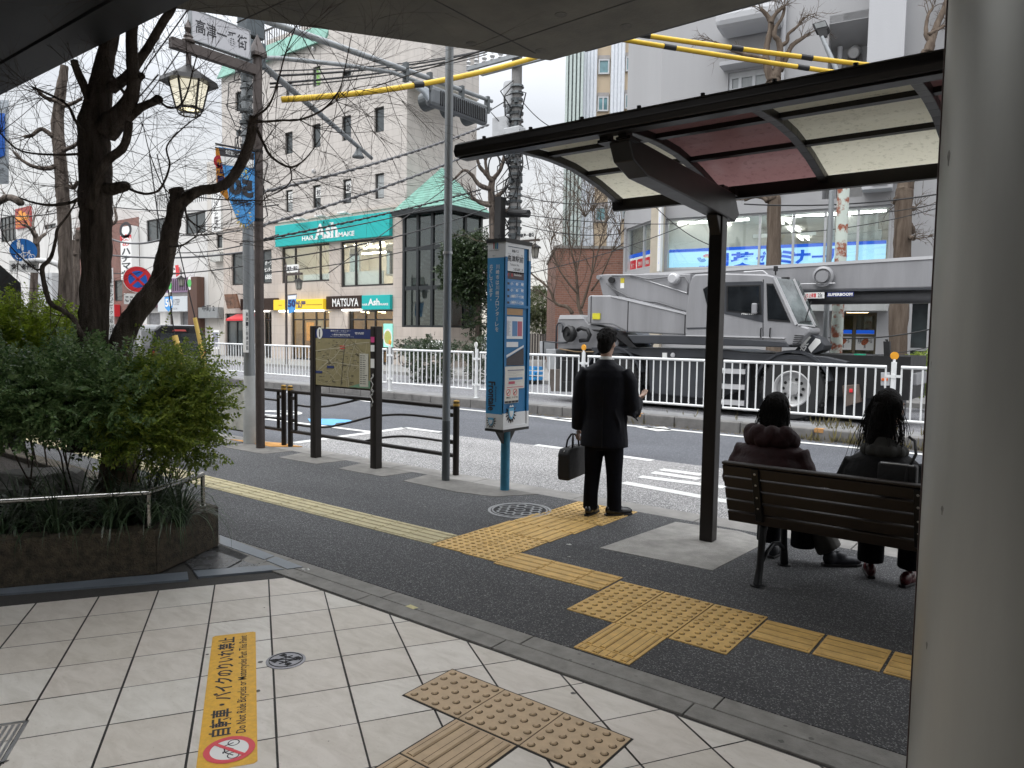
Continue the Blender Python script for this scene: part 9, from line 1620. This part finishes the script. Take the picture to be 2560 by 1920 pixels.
def clump(label,p,n,l,seed):
 rg=random.Random(seed);mb=MB();p=V(p)
 for k in range(n):
  a=rg.uniform(0,2*PI);d=V((math.cos(a),math.sin(a),0));L_=l*rg.uniform(.6,1.35);tilt=rg.uniform(.3,1.25);b_=p+d*rg.uniform(0,.05);pts=[];ang=PI/2-tilt*.5;c=V(b_)
  for i in range(8):pts.append(c.copy());c=c+(d*math.cos(ang)+ZA*math.sin(ang))*L_/7;ang-=tilt*.36
  s=d.cross(ZA)*rg.uniform(.003,.0055);o=[]
  for i,x in enumerate(pts):f=1-(i/7)**2.2;o+=[x+s*f,x-s*f]
  mb.add(o,[(2*i,2*i+1,2*i+3,2*i+2)for i in range(7)])
 return tag(mb.build('grass_clump',M_gr),label,'grass clump','grass clumps along the planter edge')
gl2=[((.05,.2),130,.50,'thick grass clump at the planter corner just inside the right rail post'),((.25,.12),110,.46,'grass clump hanging over the planter corner by the middle rail post'),((.55,.10),90,.44,'grass clump spilling over the front planter wall left of the middle rail post'),((.85,.16),60,.36,'grass clump in front of the small low stone'),((1.15,.10),60,.40,'grass clump hanging over the dark front wall below the big boulder'),((1.5,.18),60,.42,'grass clump beside the big boulder under the steel rail'),((1.9,.14),60,.42,'grass clump at the left edge of the picture on the planter wall')]
for k,((u_,v_),n,l,lb)in enumerate(gl2):clump(lb,A0+fd*u_+V((-.848,.53,0))*(v_+.02)+ZA*.28,n,l,50+k)
for k,(u_,n,l,lb)in enumerate(((.25,130,.50,'large grass clump behind the right rail post'),(.6,120,.52,'tall grass clump under the green right shrub'),(.95,70,.42,'grass clump at the back edge of the planter towards the pavement'))):clump(lb,lerp(B0,B1,u_*.09)+V((-.12,-.22-.1*k,.24)),n,l,70+k)
for k,(u_,v_,lb)in enumerate(((.5,.45,'grass clump in the middle of the planter behind the steel rail'),(.18,.38,'grass clump directly behind the middle rail post under the green shrub'),(-.12,.2,'grass clump spilling sideways over the angled planter corner'),(.8,.42,'grass clump right of the big boulder'))):clump(lb,A0+fd*u_+V((-.848,.53,0))*v_+ZA*.25,110,.5,81+k)
b_=V((-5.12,2.28,.2));mb=MB();mb.tube([b_,b_+V((-.02,.02,.25)),b_+V((-.05,.05,.55))],[.17,.12,.10],16)
for k in range(7):a=k*.9;mb.tube([b_+V((0,0,.2)),b_+V((math.cos(a)*.2,math.sin(a)*.16,.06)),b_+V((math.cos(a+.3)*.4,math.sin(a+.3)*.3,.0))],[.08,.05,.02],8)
o=mb.build('tree_stump',barkmat('bark_tan',(.10,.075,.05),(.24,.19,.14),14),smooth=True);tag(o,'pale tan root stump under the shrubs in the planter','stump')
# evergreens across the street, hedges, weeds
def leafball(label,blobs,trunk,m,seed,n,l,name='evergreen_tree',cat='tree'):
 rg=random.Random(seed);c0=V(blobs[0][0]);t=thing(name,label,cat,(c0.x,c0.y,0));mb=MB();tot=sum(r.x*r.y*r.z for c,r in blobs)
 for c,r in blobs:
  for i in range(int(n*(r.x*r.y*r.z)/tot)):
   u=rv(rg);rad=rg.random()**.4*(1+.35*mnoise.noise(u*2.5+V(c)));p=V(c)+V((u.x*r.x,u.y*r.y,u.z*r.z))*rad;spray(mb,p,u+ZA*.3+rv(rg)*.5,rg,3,l,l*.45,l*.5)
 mb.build('crown',m,t)
 if trunk:k=MB();k.tube([V(p)for p in trunk[0]],trunk[1],8);k.build('trunk',M_bark,t,smooth=True)
 return t
M_l4=leafmat('leaf_evergreen',(.018,.035,.014),(.05,.075,.03),.15,.3);dE=31.5
E_=lambda x,y:W(q(6,x,y),dE)
leafball('dark evergreen tree in front of the glass stair tower',[(E_(1800,500),V((1.0,1,.75))),(E_(1730,650),V((.8,.8,.9))),(E_(1860,640),V((1.1,1,1.0))),(E_(1760,760),V((.7,.7,.6))),(E_(1900,430),V((.6,.6,.5))),(E_(1890,1000),V((.5,.5,1.0)))],([V((E_(1885,1200).x,E_(1885,1200).y,0)),E_(1885,1000),E_(1870,800),E_(1820,640)],[.16,.14,.12,.06]),M_l4,41,2600,.16)
S_=lambda x,y,d:W(q(7,x,y),d)
leafball('small light leaved tree at the end of the side street',[(S_(480,900,46),V((1.2,1.2,1.1))),(S_(520,1010,46),V((1.0,1,.8))),(S_(450,1020,46),V((.8,.8,.7)))],([V((S_(500,1200,46).x,S_(500,1200,46).y,0)),S_(500,1050,46),S_(490,930,46)],[.1,.08,.04]),leafmat('leaf_pale',(.06,.08,.03),(.15,.17,.08),.3,.4),42,900,.16)
H_=lambda x,y,d:W(q(6,x,y),d)
leafball('low clipped hedge behind the railing below the stair tower',[(H_(1500,1330,24),V((.9,.5,.7))),(H_(1380,1230,26),V((.8,.5,.25))),(H_(1900,1380,24),V((.45,.4,.9))),(H_(1700,1260,27),V((.9,.4,.3)))],None,M_l4,43,1500,.09,'hedge','hedge')
leafball('green hedge at the right end of the median railing beside the pillar',[(W(q(8,1400,1450),16.5),V((.35,.3,.45))),(W(q(8,1480,1470),16.5),V((.3,.3,.45)))],None,M_l3,44,700,.07,'hedge','hedge')
rg=random.Random(77);mb=MB();M_weed=leafmat('weed_dry',(.10,.085,.035),(.22,.19,.08),.2,.6)
for k in range(240):
 x=rg.choice((rg.uniform(-7.5,1.0),rg.gauss(-2.9,.3),rg.gauss(-1.5,.4)));p=V((x,rg.uniform(12.02,12.13)if rg.random()<.6 else rg.uniform(12.32,12.9),RZ if rg.random()<.6 else .08))
 if p.y<12.2:p.z=RZ
 else:p.z=.07
 for i in range(rg.randint(3,7)):a=rg.uniform(0,2*PI);d=V((math.cos(a)*.4,math.sin(a)*.4,1)).normalized();leaf(mb,p,d,V((math.cos(a),math.sin(a),0)),rg.uniform(.03,.13 if rg.random()<.8 else .3),.010)
tag(mb.build('weeds',M_weed),'dry weeds growing along the far kerb and the median strip','weeds',None,'stuff')
rg=random.Random(78);mb=MB()
for k in range(500):p=V((rg.uniform(-9,0),rg.uniform(11.93,12.11)+.0,RZ+.004));mb.obox(p,(rg.uniform(.006,.02),0,0),(0,rg.uniform(.006,.02),0),(0,0,.004))
tag(mb.build('gutter_litter',mat('dead_leaf',(.13,.11,.08),.9,var=.4,scale=40)),'dead leaves and grit lying in the far gutter','leaf litter',None,'stuff')
mb=MB()
for x,y in((-9.7,12.18),(-3.2,12.18),(-13.5,12.18),(-6.4,12.18)):mb.box2((x,y-.03,.083),(x+.14,y+.05,.092));mb.box2((x,12.112,.03),(x+.14,12.121,.09))
struct('kerb_reflector_paint',mb,mat('kerb_orange',(.42,.22,.08),.8,var=.3))
